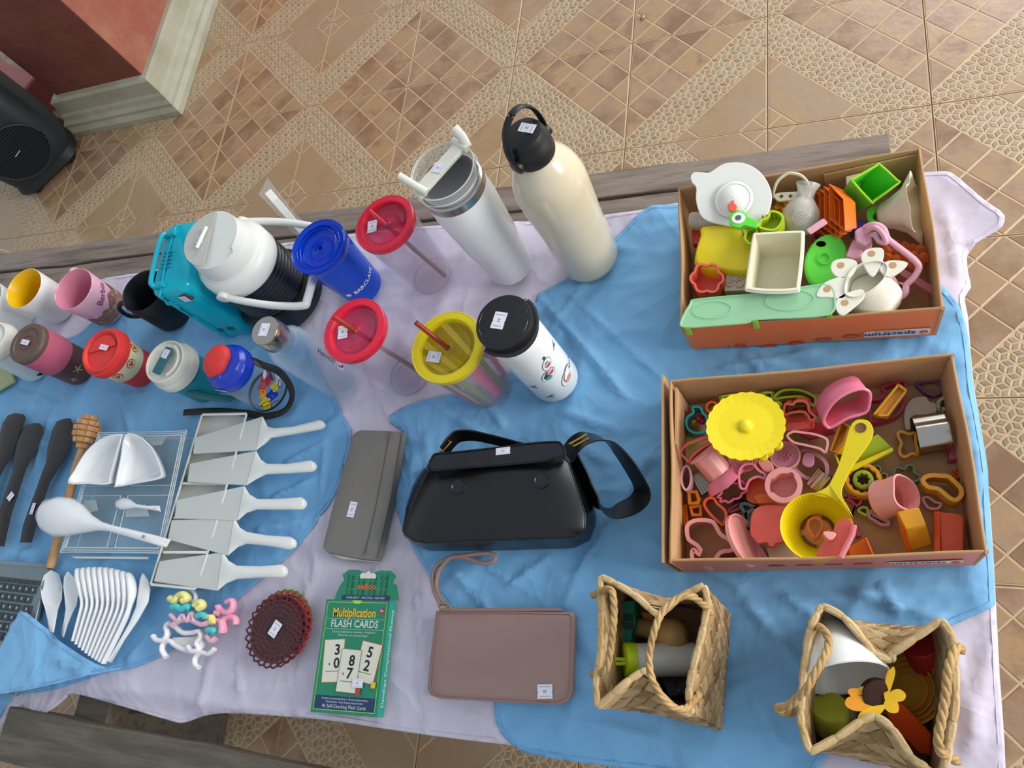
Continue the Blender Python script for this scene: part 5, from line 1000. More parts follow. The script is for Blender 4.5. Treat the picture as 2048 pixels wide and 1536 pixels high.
# travel cups
def travel(label, base, topc, h, r0, r1, parts, cat='cup'):
    F = axisframe(base, h, topc, mix=.5); t = thing('travel_cup', label, cat, F.to_translation())
    for nm, prof, mt in parts: obj(nm, M().lathe(F, prof, 56), MT[mt], t, smooth=45)
    return t, F
t, F = travel('brown travel cup with pink sleeve and grey-brown lid', (160, 738), (55, 684), .128, .04, .04, (
    ('body', [(.0001, 0), (.034, 0), (.0365, .004), (.0380, .060), (.0385, .062)], 'cup_brown'), ('sleeve', [(.0392, .060), (.0398, .062), (.0405, .112), (.0400, .116)], 'sleeve_pink'),
    ('lid', [(.0400, .114), (.0405, .118), (.0400, .126), (.038, .128), (.030, .1282), (.0285, .1262), (.0001, .126)], 'lid_brown')))
obj('lid_grip', M().lathe(F, [(.017, .1262), (.014, .1275), (.013, .1262)], 30), MT['cup_brown'], t); top_sticker(t, F, .1284, -.002, 0, 78, w=.010, h=.022)
g_ = cyl(F, .0378, .03)
for du, dv, r in ((-.004, .004, .011), (.022, -.004, .009), (-.026, -.006, .009)): put(t, 'leaf_print', [flat(lambda x, y: g_(du + x, dv + y, .0007, lambda q: .0375 + q * .02), [(p[0], p[1]) for p in circ(r, 30, lambda a: r * (.25 + .75 * abs(math.cos(2.5 * a)) ** 3))])], MT['tan_print'])
mat('cow_white', 'E4E4DC', .35); mat('cow_black', '1E2A28', .35)
t, F = travel('cream-lidded cup with black cow patches at the left edge', (58, 738), (-6, 668), .125, .04, .04, (
    ('body', [(.0001, 0), (.034, 0), (.0365, .004), (.0390, .100), (.0390, .102)], 'cow_white'), ('lid', [(.0405, .098), (.0415, .100), (.0410, .112), (.0385, .116), (.036, .125), (.033, .126), (.031, .1215), (.0001, .121)], 'lid_cream')))
g_ = cyl(F, .0375, 0)
for du, dv, rx, ry, ro in ((.012, .030, .011, .006, 20), (.030, .018, .009, .005, -20), (.036, .040, .008, .005, 40), (-.006, .012, .010, .005, 0), (.014, .050, .008, .004, 30), (.046, .026, .006, .004, 0)): put(t, 'cow_patch', [flat(lambda x, y: g_(du + x, dv + y, .0006, lambda q: .0368 + q * .026), blob(rx, ry, ro, 20, lambda a: 1 + .2 * math.sin(3 * a)))], MT['cow_black'])
obj('lid_ring', M().lathe(F, [(.0415, .103), (.0423, .105), (.0415, .107)], 50), MT['lid_cream'], t)
t, F = travel('red travel cup with cream printed sleeve', (284, 740), (203, 702), .104, .04, .04, (
    ('body', [(.0001, 0), (.033, 0), (.0345, .003), (.0375, .050), (.038, .080)], 'red_silicone'), ('sleeve', [(.0372, .040), (.0388, .042), (.0412, .084), (.0395, .086)], 'band_cream'),
    ('lid', [(.0430, .080), (.0470, .082), (.0475, .090), (.0465, .096), (.0430, .097), (.0420, .103), (.039, .1045), (.0365, .1035), (.034, .0985), (.0001, .0985)], 'red_silicone')))
P = [F @ Vector((.030 * math.cos(a), .030 * math.sin(a), .0988)) for a in [math.radians(q) for q in range(20, 200, 12)]]; obj('lid_step', M().prism(P, (0, 0, .003)), MT['red_silicone'], t, bevel=.0008)
top_sticker(t, F, .1022, .004, .006, 78, w=.010, h=.021)
g_ = cyl(F, .040, .063)
for du in (-.032, .002, .034):
    put(t, 'round_print', [flat(lambda x, y: g_(du + x, y + .003, .0008, lambda q: .040 + q * .05), circ(.0088, 28))], MT['oval_red']); put(t, 'round_print', [flat(lambda x, y: g_(du + x, y + .003, .0012, lambda q: .040 + q * .05), circ(.0072, 24))], MT['band_cream']); put(t, 'round_print', [flat(lambda x, y: g_(du + x, y + .003, .0016, lambda q: .040 + q * .05), blob(.0045, .004, 20, 16, lambda a: 1 + .3 * math.cos(3 * a)))], MT['oval_red'])
t, F = travel('teal travel mug with white flip lid and strap', (412, 768), (333, 724), .112, .04, .04, (
    ('body', [(.0001, 0), (.034, 0), (.036, .004), (.0385, .072), (.0388, .076)], 'teal_body'), ('collar', [(.0405, .076), (.0440, .079), (.0440, .092), (.041, .098)], 'lid_cream'), ('collar_ring', [(.0392, .072), (.0402, .074), (.0392, .077)], 'teal_dark'),
    ('lid', [(.0415, .096), (.0400, .104), (.0385, .112), (.0365, .113), (.035, .107), (.0001, .106)], 'lid_cream')))
an = math.radians(72); fx, fy = math.cos(an), math.sin(an)
q = [F @ Vector((fx * a - fy * b, fy * a + fx * b, .1135)) for a, b in rrect(.050, .018, .004)]
fl_ = obj('flip_tab', M().prism(q, (0, 0, .004)), MT['teal_dark'], t, bevel=.001); c = F @ Vector((fx * .012, fy * .012, .1178)); label_on(fl_, c, (fy, -fx, 0), (fx, fy, 0), w=.014, h=.016)
obj('lid_arch', M().tube([F @ Vector((.030 * math.cos(a), .030 * math.sin(a), .1145)) for a in [math.radians(q) for q in range(-60, 70, 10)]], .0026, 8), MT['lid_cream'], t, smooth=70)
obj('silicone_strap', M().tube(spline([F @ Vector(p) for p in ((.015, -.036, .06), (.045, -.036, .03), (.070, -.030, .010), (.060, -.010, .006))], 6), .007, 8, flat=.35), MT['teal_dark'], t, smooth=70)
# child's straw bottle
F = axisframe((536, 782), .134, (438, 722), mix=.5)
t = thing('drinking_bottle', 'clear child bottle with blue collar, red spout cover and black strap', 'bottle', F.to_translation())
obj('bottle_wall', M().lathe(F, [(.0001, .002), (.035, 0), (.038, .004), (.038, .088), (.035, .094), (.031, .098)], 56), MT['c_glass'], t, smooth=60); obj('base_ring', M().lathe(F, [(.037, 0), (.0390, .002), (.0385, .006)], 48), MT['rubber_black'], t)
ld = obj('collar', M().lathe(F, [(.0375, .092), (.0390, .094), (.0395, .110), (.0370, .116), (.032, .119), (.030, .124), (.0001, .124)], 56), MT['blue_deep'], t, smooth=45)
sp = [F @ Vector((-.008, .006, z)) for z in (.118, .124, .130, .134, .136)]; n = 28; rings = []
for z, r in ((.116, .0285), (.124, .0292), (.130, .0275), (.1345, .022), (.137, .011)): rings.append([F @ Vector((-.010 + r * math.cos(2 * math.pi * i / n) * (.86 if -.9 < math.cos(2 * math.pi * i / n - 5.3) < .55 else .78), .004 + r * math.sin(2 * math.pi * i / n), z)) for i in range(n)])
obj('spout_cover', M().loft(rings), MT['red_silicone'], ld, smooth=60)
obj('latch', M().tube([F @ Vector((-.002, -.022, .126)), F @ Vector((.004, -.030, .118)), F @ Vector((.006, -.033, .108))], .006, 8, flat=.6), MT['blue_deep'], ld, smooth=60)
label_on(ld, F @ Vector((-.005, -.0395, .1045)), F.to_3x3() @ Vector((1, -.12, 0)), F.to_3x3() @ Vector((0, -.2, 1)), w=.017, h=.012, n=F.to_3x3() @ Vector((0, -1, .15)))
g_ = cyl(F, .0382, .0)
for du, dv, rx, ry, ro, mt in ((-.020, .030, .012, .008, 40, 'p_yellow'), (-.026, .016, .010, .006, 20, 'p_yellow'), (.004, .060, .014, .009, 30, 'p_red'), (.018, .052, .012, .007, -10, 'p_crimson'), (-.004, .030, .011, .012, 10, 'blue_deep'), (.010, .034, .007, .009, 0, 'p_yellow'), (.024, .030, .010, .008, 30, 'p_white'), (-.010, .048, .012, .006, 60, 'p_amber'), (.022, .066, .010, .004, 0, 'p_white')):
    put(t, 'colour_splash', [flat(lambda x, y: g_(du + x, dv + y, .0007 + abs(du) * .02), blob(rx, ry, ro, 22, lambda a: 1 + .18 * math.sin(4 * a)))], MT[mt])
for du, dv, r in ((-.022, .024, .008), (-.014, .010, .007), (.020, .024, .006), (.026, .045, .006)): put(t, 'ink_swirl', [([g_(du + (r + w) * math.cos(i * .5), dv + (r * .7 + w) * math.sin(i * .5), .0016) for i in range(12) for w in (0, .0012)], [[2 * i, 2 * i + 2, 2 * i + 3, 2 * i + 1] for i in range(11)])], MT['ink_black'])
st = spline([F @ Vector((.030, .018, .108))] + [W(x, y, z) for x, y, z in ((520, 728, ZT + .075), (556, 742, ZT + .05), (578, 768, ZT + .03), (584, 795, ZT + .016), (568, 822, ZT + .008), (530, 832, ZT + .006), (490, 826, ZT + .006), (430, 822, ZT + .006), (368, 825, ZT + .006))], 6)
obj('strap', M().tube(st, .0062, 8, flat=.3), MT['rubber_black'], t, smooth=70)
# clear glass bottle with steel cap lying back
F = axisframe((688, 762), .212, (527, 662), mix=.5)
t = thing('glass_bottle', 'clear bottle with a steel cap and small black lettering', 'bottle', F.to_translation())
obj('bottle_wall', M().lathe(F, [(.0001, .004), (.028, .002), (.0325, .001), (.0340, .006), (.0340, .150), (.0315, .160), (.023, .172), (.0195, .178), (.019, .190)], 56), MT['c_glass'], t, smooth=60)
obj('inner_wall', M().lathe(F, [(.0001, .010), (.027, .010), (.031, .016), (.0315, .148), (.0295, .158), (.021, .170)], 48), MT['c_glass'], t, smooth=60)
obj('shoulder_ring', M().lathe(F, [(.0245, .166), (.0252, .168), (.0245, .170)], 48), MT['c_glass'], t)
cp = obj('steel_cap', M().lathe(F, [(.0225, .180), (.0232, .181), (.0232, .208), (.0222, .210), (.0001, .210)], 48), MT['steel'], t, smooth=35); top_sticker(cp, F, .2102, -.001, .001, 85, w=.020, h=.015)
g_ = cyl(F, .034, .085); fn = rotfn(lambda u, v: g_(u, v, .0006), -82, .004, 0)
put(t, 'lettering', [text('Hennessy', .0125, lambda x, y: rotfn(lambda u, v: g_(u, v, .0006), -88, .020, .018)(x, y))], MT['ink_black'])
put(t, 'emblem', [flat(lambda x, y: g_(.018 + x, -.022 + y, .0006), [(p[0], p[1]) for p in rrect(.010, .016, .004)])], MT['p_white']); put(t, 'emblem_mark', [flat(lambda x, y: g_(.018 + x, -.020 + y, .0009), rrect(.003, .009, .001))], MT['art_red']); put(t, 'emblem_mark', [flat(lambda x, y: g_(.0205 + x, -.026 + y, .0009), circ(.0022, 12))], MT['ink_black'])
# teal carry case
HT = .172
A = W(448, 675, ZT); Tn = W(300, 594, ZT + HT); Tf = W(333, 452, ZT + HT)
o = Vector((Tn.x, Tn.y, ZT)); ex = Vector((1, 0, 0)); ey = (Tf - Tn); dep = ey.length; ey.normalize(); ex = ex - ey * ex.dot(ey); ex.normalize(); wid = .078
ctr = o + ex * wid / 2 + ey * dep / 2; F = frame(ctr, (0, 0, 1), ex)
t = thing('carry_case', 'translucent teal plastic carry case with a handle, standing beside the jug', 'case', ctr)
rr0 = rrect(wid, dep, .016, 6)
obj('shell', M().loft([to3(F, [(p[0] * .96, p[1] * .96) for p in rr0], 0), to3(F, rr0, .006), to3(F, rr0, HT - .012), to3(F, [(p[0] * .985, p[1] * .985) for p in rr0], HT - .004), to3(F, [(p[0] * .93, p[1] * .94) for p in rr0], HT)]), MT['c_teal'], t, smooth=50)
mat('teal_edge', '18A4BC', .25); clear('c_teal_edge', '50D0E0', .75, .06, '18B4CC', .2)
obj('seam_ridge', M().tube(to3(F, [(p[0] * 1.01, p[1] * 1.01) for p in rrect(wid, dep, .016, 6)], HT * .82), .0022, 6, True), MT['c_teal_edge'], t, smooth=60)
obj('seam_ridge', M().tube([F @ Vector((p[0], p[1], p[2])) for p in spline([(-.018, -dep / 2, .004), (-.018, -dep / 2 - .001, HT - .02), (-.018, -dep / 2 + .01, HT), (-.018, dep / 2 - .01, HT), (-.018, dep / 2, HT - .02)], 5)], .0022, 6), MT['c_teal_edge'], t, smooth=60)
hp = spline([F @ Vector(p) for p in ((-.026, -.050, HT), (-.030, -.054, HT + .008), (-.032, -.040, HT + .012), (-.032, .030, HT + .012), (-.030, .046, HT + .008), (-.026, .046, HT))], 6)
obj('handle', M().tube(hp, .0042, 10), MT['c_teal_edge'], t, smooth=70)
for s in (-.052, .048): obj('hinge', M().tube([F @ Vector((-.034, s, HT + .003)), F @ Vector((-.010, s, HT + .003))], .0058, 10), MT['c_teal_edge'], t, smooth=60)
for i in range(5): obj('grip_rib', M().box(frame(F @ Vector((-.018 , -.018 + i * .0075, HT + .001)), (0, 0, 1), ex), .020, .0018, .003), MT['c_teal_edge'], t, bevel=.0005)
fy_ = -dep / 2 - .0008
lbl = facefn(F @ Vector((.022, fy_, HT - .020)), ex, (0, 0, 1), -ey, .0004)
mat('sticker_brown', '6A3A38', .5)
q = put(t, 'round_sticker', [flat(lbl, [(p[0], p[1]) for p in circ(.013, 28, lambda a: .012 + .0022 * math.cos(5 * a))])], MT['sticker_brown'])
label_on(t, lbl(-.006, -.001) - ey * .0008, ex, (0, 0, 1), w=.013, h=.016, n=-ey)
for x in (-.012, .012): obj('foot_slot', M().lathe(frame(F @ Vector((x, fy_ + .0006, .032)), -ey, ex), [(.0001, .0006), (.007, .0006), (.0085, 0)], 20, lambda q, r, h: r * (1 if abs(math.cos(q)) > .5 else .7)), MT['teal_dark'], t)
# ------------------------------------------------------------------ things lying on the cloths
mat('spreader_black', '1F1B1C', .4, var=('231E1E', 20)); mat('dipper_wood', 'C89A66', .55, var=('B88654', 40)); mat('porcelain', 'E6E8E8', .12, coat=.5); mat('server_matte', 'C0C4BE', .5); mat('server_gloss', 'DFE1DB', .22, coat=.3)
mat('grey_fabric', '77736D', .8, bump=(900, .4, .0006), var=('7C7973', 8)); mat('grey_seam', '55524E', .8); mat('leather_black', '0C0C0E', .30, bump=(500, .12, .0004)); mat('leather_black2', '14151B', .25); mat('leather_pink', '9A7C75', .5, bump=(600, .15, .0004)); mat('thread_pink', '9C7670', .6); mat('pouch_inside', 'D8D4CC', .8)
clear('c_box', 'F6FAFA', .045, .06, 'F4FAFA', .17); clear('c_boxline', 'FFFFFF', .45, .1, 'F4FAFA', .3); clear('c_wrap', 'FFFFFF', .0, .08, 'FFFFFF', .03); mat('laptop_grey', '7E8C90', .4, .5); mat('key_dark', '2E3A40', .45); mat('key_legend', 'A8B4B8', .5)
def SZ(px, zf, t, n=4): P = [W(x, y, zf(x, y)) for x, y in px]; return P
def flatz(name, px, zf, t, mt, parent=None, **k): return obj(name, M().prism(SZ(px, zf, t), (0, 0, -t)), MT[mt], parent, **k)
def d4(*a): return [(x / 5.12, 780 + y / 5.12) for x, y in a]
def e4(*a): return [(300 + x / 3.84, 800 + y / 3.84) for x, y in a]
def g4(*a): return [(x / 4.2667, 1080 + y / 4.2667) for x, y in a]
Zf = lambda z: (lambda x, y: ZT + z)
def domed(name, px, z0, hmax, mt, label=None, cat=None, group=None, parent=None, lv=(0, .25, .55, .8), sm_=6, smooth=60):
    """solid with a rounded top: outline px at z0, inner levels rise"""
    B = planar(sm(px, sm_ // 2), ZT + z0); c = sum(B, Vector()) / len(B); R = [B]
    for s in lv: R.append([c + (p - c) * (1 - s * .5 if len(lv) > 3 else 1 - s) + Vector((0, 0, hmax * (1 - (1 - s) ** 2) + .001)) for p in B])
    k = M().loft(R)
    return solo(name, k, MT[mt], label, cat, group, smooth=smooth) if label else obj(name, k, MT[mt], parent, smooth=smooth)
def ribbed(pxL, pxR, zl, n=5):
    """surface strip between two px polylines with a rounded cross-section -> rings"""
    rings = []
    for (a, b, z, h) in zip(pxL, pxR, *zl):
        A, B = W(*a, ZT + z), W(*b, ZT + z); m = (A + B) / 2; w = (A - B) / 2
        ring = [m + w * math.cos(math.pi * i / n) + Vector((0, 0, h * math.sin(math.pi * i / n))) for i in range(n + 1)]
        ring += [m - w * .96 + Vector((0, 0, -.0016)), m + w * .96 + Vector((0, 0, -.0016))]; rings.append(ring)
    return M().loft(rings)
# black spreaders
SP = [(d4((150, 235), (80, 260), (30, 330), (0, 430), (-60, 700), (-120, 900), (-200, 1250)), d4((240, 250), (262, 285), (235, 360), (200, 440), (130, 650), (0, 870), (-60, 1250)), 'black spreader knife cut off by the left edge of the photo'),
      (d4((330, 342), (270, 360), (215, 430), (170, 520), (140, 700), (128, 830), (60, 1040), (-20, 1300), (-70, 1600)), d4((400, 340), (440, 375), (435, 450), (400, 560), (340, 680), (265, 800), (200, 1000), (110, 1280), (40, 1600)), 'black spreader knife with a tilted price sticker, second from the left edge'),
      (d4((650, 295), (580, 320), (530, 420), (485, 600), (470, 740), (430, 850), (350, 1080), (240, 1380), (205, 1560)), d4((720, 290), (745, 350), (748, 520), (690, 640), (580, 820), (500, 960), (420, 1200), (350, 1450), (320, 1560)), 'black spreader knife lying under the wooden dipper head')]
for i, (l, r, lb) in enumerate(SP):
    n = len(l); zs = [.006 + .004 * min(1, j / n * 2) for j in range(n)]; hs = [.001, .002, .003, .003, .0035, .004, .005, .005, .004][:n]
    o = solo('spreader_knife', ribbed(l, r, (zs, hs)), MT['spreader_black'], lb, 'kitchen tool', 'black spreader knives on the blue cloth', smooth=50)
    if i == 1: label_on(o, W(*d4((108, 1090))[0], ZT + .0165), (.8, -.5, 0), (.5, .8, 0), w=.013, h=.015)
    if i == 2: label_on(o, W(*d4((335, 1215))[0], ZT + .0165), (1, .0, 0), (.3, 1, 0), w=.0085, h=.021)
# honey dipper
a, b = W(100, 1136, ZT + .009), W(183, 826, ZT + .030); ax = b - a; L = ax.length; F = frame(a, ax, (0, 0, 1))
t = thing('honey_dipper', 'wooden honey dipper with a grooved head lying across the spreaders', 'kitchen tool', W(140, 960, ZT))
obj('handle', M().lathe(F, [(.0001, 0), (.006, 0), (.0072, .006), (.0072, L * .45), (.0085, L * .62), (.0065, L * .76), (.0085, L * .79)], 20), MT['dipper_wood'], t, smooth=60)
hp_ = []; z0 = L * .76; hl_ = .060
for i in range(6):
    za = z0 + hl_ * i / 5.6; ra = .0222 * math.sqrt(max(.05, math.sin(math.pi * min(.97, (i + .45) / 6.2)))); hp_ += [(ra * .90, za), (ra * 1.05, za + .0008), (ra * 1.10, za + .0086), (ra * .90, za + .0094)]
hp_.append((.0001, z0 + hl_ + .002))
obj('head', M().lathe(F, hp_, 40, lambda q, r, h: r * (1 - (.16 if math.cos(8 * q) > .88 else 0))), MT['dipper_wood'], t, smooth=30)
# clear box
q = [(196, 868), (372, 860), (322, 1106), (122, 1104)]
def clamshell(label, q, z0, h, nx, ny):
    P = planar(sm([q[0], ((q[0][0] * .9 + q[1][0] * .1), (q[0][1] * .9 + q[1][1] * .1)), (q[0][0] * .1 + q[1][0] * .9, q[0][1] * .1 + q[1][1] * .9), q[1], (q[1][0] * .9 + q[2][0] * .1, q[1][1] * .9 + q[2][1] * .1), (q[1][0] * .1 + q[2][0] * .9, q[1][1] * .1 + q[2][1] * .9), q[2], (q[2][0] * .9 + q[3][0] * .1, q[2][1] * .9 + q[3][1] * .1), (q[2][0] * .1 + q[3][0] * .9, q[2][1] * .1 + q[3][1] * .9), q[3], (q[3][0] * .9 + q[0][0] * .1, q[3][1] * .9 + q[0][1] * .1), (q[3][0] * .1 + q[0][0] * .9, q[3][1] * .1 + q[0][1] * .9)], 3), ZT + z0 + h)
    c = sum(P, Vector()) / len(P); t = thing('clear_box', label, 'container', Vector((c.x, c.y, ZT + z0)))
    obj('shell', M().loft([[c + (p - c) * .94 - Vector((0, 0, h)) for p in P], [c + (p - c) * .97 - Vector((0, 0, h * .3)) for p in P], P]), MT['c_box'], t, smooth=40)
    for s, zz in ((1.0, 0), (.965, 0), (.93, .0005), (.95, -h)): obj('rim_line', M().tube([c + (p - c) * s + Vector((0, 0, zz)) for p in P], .0009, 6, True), MT['c_boxline'], t, smooth=60)
    Q = [W(x, y, ZT + z0 + h) for x, y in q]
    for i in range(nx):
        for j in range(ny):
            def bl(s, w): return (Q[0].lerp(Q[1], s)).lerp(Q[3].lerp(Q[2], s), w)
            s0, s1, w0, w1 = (i + .08) / nx, (i + .92) / nx, (j + .08) / ny, (j + .92) / ny; R = [bl(s0, w0), bl(s1, w0), bl(s1, w1), bl(s0, w1)]
            obj('compartment_rim', M().tube(R, .0008, 6, True), MT['c_boxline'], t)
            cc2 = sum(R, Vector()) / 4; obj('compartment', M().loft([[cc2 + (p - cc2) * .82 - Vector((0, 0, h * .8)) for p in R], R], True, False), MT['c_box'], t)
    return t
t = clamshell('clear lidded box with compartments under the porcelain dishes and ladle', [(197, 866), (372, 862), (322, 1106), (122, 1104)], .002, .024, 2, 2)
obj('hinge_bar', M().prism([W(x, y, ZT + .012) for x, y in ((170, 978), (346, 978), (342, 990), (167, 990))], (0, 0, .014)), MT['c_box'], t, bevel=.001)
for px_, lb_ in ((d4((1290, 1190), (1480, 1170), (1520, 1290), (1280, 1300)), 'white frosted piece inside the clear box under the tiny spoon'), (d4((850, 1130), (970, 1120), (990, 1230), (880, 1260)), 'white frosted piece inside the clear box beside the ladle bowl'), (d4((1480, 480), (1700, 470), (1640, 560), (1560, 570)), 'white frosted piece inside the clear box behind the right dish')): slabp('frosted_piece', lb_, px_, ZT + .012, .004, 'c_boxline', 'insert')
slabp('white_strip', 'thin white strip poking out below the clear box', g4((600, 138), (1262, 142), (1266, 164), (640, 158)), ZT + .006, .003, 'p_white', 'strip')
# porcelain dishes
for px, lb in ((d4((1240, 450), (1252, 475), (1200, 650), (1130, 900), (1105, 968), (900, 962), (695, 955), (760, 820), (870, 640), (1000, 520), (1120, 465)), 'porcelain quarter-round dish pointing left on the clear box'), (d4((1275, 462), (1400, 458), (1530, 550), (1610, 680), (1670, 860), (1610, 915), (1400, 955), (1195, 992), (1175, 965), (1230, 700)), 'porcelain quarter-round dish on the right half of the clear box')):
    P = planar(sm(px, 3), ZT + .052); c = sum(P, Vector()) / len(P)
    k = M().loft([[c + (p - c) * .72 - Vector((0, 0, .024)) for p in P], [c + (p - c) * .93 - Vector((0, 0, .010)) for p in P], P, [c + (p - c) * .93 + Vector((0, 0, .0006)) for p in P], [c + (p - c) * .84 - Vector((0, 0, .012)) for p in P], [c + (p - c) * .62 - Vector((0, 0, .02)) for p in P]])
    solo('porcelain_dish', k, MT['porcelain'], lb, 'dish', 'quarter-round porcelain dishes', smooth=60)
def spoon(label, px_bowl, pL, pR, zl, group=None, name='spoon', z=.03):
    t = thing(name, label, 'spoon', W(*px_bowl[0], ZT), group)
    return t
# big porcelain ladle, convex side up
l = d4((395, 1300), (420, 1200), (500, 1115), (640, 1088), (760, 1110), (860, 1180), (950, 1285), (1050, 1350), (1150, 1382), (1400, 1440), (1600, 1488), (1745, 1530)); r = d4((395, 1310), (400, 1380), (450, 1455), (560, 1508), (680, 1500), (800, 1475), (900, 1458), (1000, 1440), (1100, 1445), (1300, 1500), (1500, 1560), (1700, 1612))
zs = [.040, .040, .040, .040, .041, .042, .044, .048, .050, .050, .048, .046]; hs = [.001, .010, .018, .022, .022, .018, .012, .007, .006, .005, .005, .002]
o = solo('serving_ladle', ribbed(l, r, (zs, hs), 8), MT['porcelain'], 'large white porcelain ladle lying face down over the clear box', 'ladle', smooth=80)
h_ = W(*d4((1470, 1500))[0], ZT + .0545); obj('hang_hole', M().lathe(frame(h_), [(.0001, .001), (.0022, .001), (.003, 0)], 14), MT['ink_grey'], o)
l = d4((1180, 1165), (1200, 1125), (1270, 1100), (1330, 1115), (1400, 1168), (1500, 1185), (1630, 1185)); r = d4((1180, 1172), (1195, 1210), (1240, 1228), (1320, 1218), (1400, 1208), (1500, 1220), (1640, 1246))
o = solo('small_spoon', ribbed(l, r, ([.03] * 7, [.001, .004, .006, .005, .003, .003, .002]), 6), MT['porcelain'], 'tiny white porcelain spoon on the clear box', 'spoon', smooth=80)
obj('hang_hole', M().lathe(frame(W(*d4((1615, 1215))[0], ZT + .033)), [(.0001, .0012), (.0018, .0012), (.003, .0014), (.0036, 0)], 14), MT['porcelain'], o)
# white compartment tray
t = thing('compartment_tray', 'long white plastic compartment tray under the cake servers', 'tray', W(400, 980, ZT))
tp = e4((400, 112), (742, 106), (640, 480), (560, 760), (440, 1180), (350, 1450), (5, 1415), (120, 1040), (270, 560))
P = planar(tp, ZT + .002); obj('base', M().prism(P, (0, 0, .003)), MT['server_gloss'], t, bevel=.001)
def trz(x, y): return ZT + .030
for q in (((400, 112), (742, 106)), ((742, 106), (640, 480)), ((640, 480), (440, 1180)), ((440, 1180), (350, 1450)), ((350, 1450), (5, 1415)), ((5, 1415), (400, 112)), ((330, 385), (650, 385)), ((250, 640), (590, 640)), ((180, 905), (520, 905)), ((100, 1170), (440, 1170))):
    a, b = [W(*p, ZT + .002) for p in e4(*q)]; at_, bt_ = [W(*p, ZT + .030) for p in e4(*q)]; n_ = (b - a).cross(Vector((0, 0, 1))).normalized() * .0022
    obj('wall', M().loft([[a - n_ * 1.5, a + n_ * 1.5, at_ + n_, at_ - n_], [b - n_ * 1.5, b + n_ * 1.5, bt_ + n_, bt_ - n_]]), MT['server_gloss'], t, bevel=.001)
# cake servers
SV = [((345, 290), (865, 125), (330, 410), (818, 385), [(905, 205), (960, 216), (1100, 205), (1310, 153)], [(870, 345), (925, 292), (1100, 265), (1312, 226)], 1342),
      ((305, 490), (815, 390), (285, 625), (742, 655), [(850, 455), (900, 490), (1060, 490), (1240, 463)], [(815, 610), (890, 572), (1060, 566), (1245, 552)], 1275),
      ((205, 770), (725, 660), (187, 905), (675, 925), [(765, 725), (830, 760), (1000, 757), (1165, 745)], [(740, 868), (820, 842), (1000, 845), (1170, 842)], 1198),
      ((165, 925), (650, 905), (135, 1070), (600, 1195), [(690, 980), (745, 1012), (900, 1038), (1080, 1050)], [(675, 1130), (745, 1105), (900, 1122), (1075, 1150)], 1120),
      ((72, 1240), (560, 1168), (28, 1390), (518, 1465), [(605, 1235), (670, 1272), (850, 1275), (1020, 1262)], [(585, 1410), (670, 1376), (850, 1366), (1022, 1366)], 1052)]
for i, (tl, tr, bl_, br, up1, lo1, tip) in enumerate(SV):
    zz = lambda x, y: .034 + .0012 * (4 - i) - max(0, (x - 250) / 1000) * .020
    t = thing('cake_server', ['topmost in the photo', 'second', 'middle', 'fourth', 'lowest in the photo'][i] + (' of the five' if i else ', first of the five') + ' white plastic cake servers lying on the tray', 'cake server', W(*e4(((tl[0] + br[0]) / 2, (tl[1] + br[1]) / 2))[0], ZT), 'white cake servers')
    def P3(p, dz=0): q = e4(p)[0]; return W(q[0], q[1], ZT + zz(*p) + dz)
    obj('blade', M().prism([P3(tl), P3((tl[0] + 6, tl[1] - 4)), P3(tr), P3(br), P3((bl_[0] + 8, bl_[1] + 4)), P3(bl_)], (0, 0, -.0022)), MT['server_matte'], t, bevel=.0008)
    ls = [tr] + up1 + [(tip - 8, (up1[-1][1] * .8 + lo1[-1][1] * .2)), (tip, (up1[-1][1] + lo1[-1][1]) / 2 - 3)]; rs = [br] + lo1 + [(tip - 8, (up1[-1][1] * .2 + lo1[-1][1] * .8)), (tip, (up1[-1][1] + lo1[-1][1]) / 2 + 3)]
    rings = []
    for j, (a, b) in enumerate(zip(ls, rs)):
        A, B = P3(a), P3(b); m = (A + B) / 2; w = (A - B) / 2; h = (.001, .004, .006, .0065, .0065, .006, .003)[j]
        rings.append([m + w * math.cos(math.pi * q / 8) + Vector((0, 0, h * math.sin(math.pi * q / 8))) for q in range(9)] + [m - w * .9 - Vector((0, 0, .003)), m + w * .9 - Vector((0, 0, .003))])
    # smooth in between
    R2_ = []
    for j in range(len(rings) - 1):
        for s in (0, .5): R2_.append([p.lerp(q, s) for p, q in zip(rings[j], rings[j + 1])])
    R2_.append(rings[-1]); obj('handle', M().loft(R2_), MT['server_gloss'], t, smooth=70)
# white spoons
def whitespoon(lb, px, group, z=.010, h=.012):
    P = planar(sm(px, 3), ZT + z); c0 = sum(P[:len(P)], Vector()) / len(P)
    return P
SPG = 'white porcelain soup spoons'
l = g4((430, 258), (375, 300), (345, 400), (355, 500), (385, 590), (405, 680), (415, 780)); r = g4((440, 258), (500, 290), (532, 390), (528, 500), (495, 590), (475, 680), (455, 790))
o = solo('soup_spoon', ribbed(l, r, ([.014, .012, .010, .012, .014, .014, .012], [-.0005, -.003, -.005, -.003, -.001, .001, .001]), 8), MT['porcelain'], 'white soup spoon lying open, leftmost of the row beside the laptop', 'spoon', SPG, smooth=80)
l = g4((572, 272), (545, 320), (540, 400), (552, 500), (560, 590), (545, 690), (520, 800)); r = g4((585, 270), (640, 330), (668, 450), (655, 550), (615, 630), (575, 720), (540, 830))
solo('soup_spoon', ribbed(l, r, ([.018, .016, .014, .014, .015, .014, .010], [-.0005, -.002, -.004, -.003, 0, .001, .001]), 8), MT['porcelain'], 'white soup spoon tipped on its side, second of the row', 'spoon', SPG, smooth=80)
NS = 10
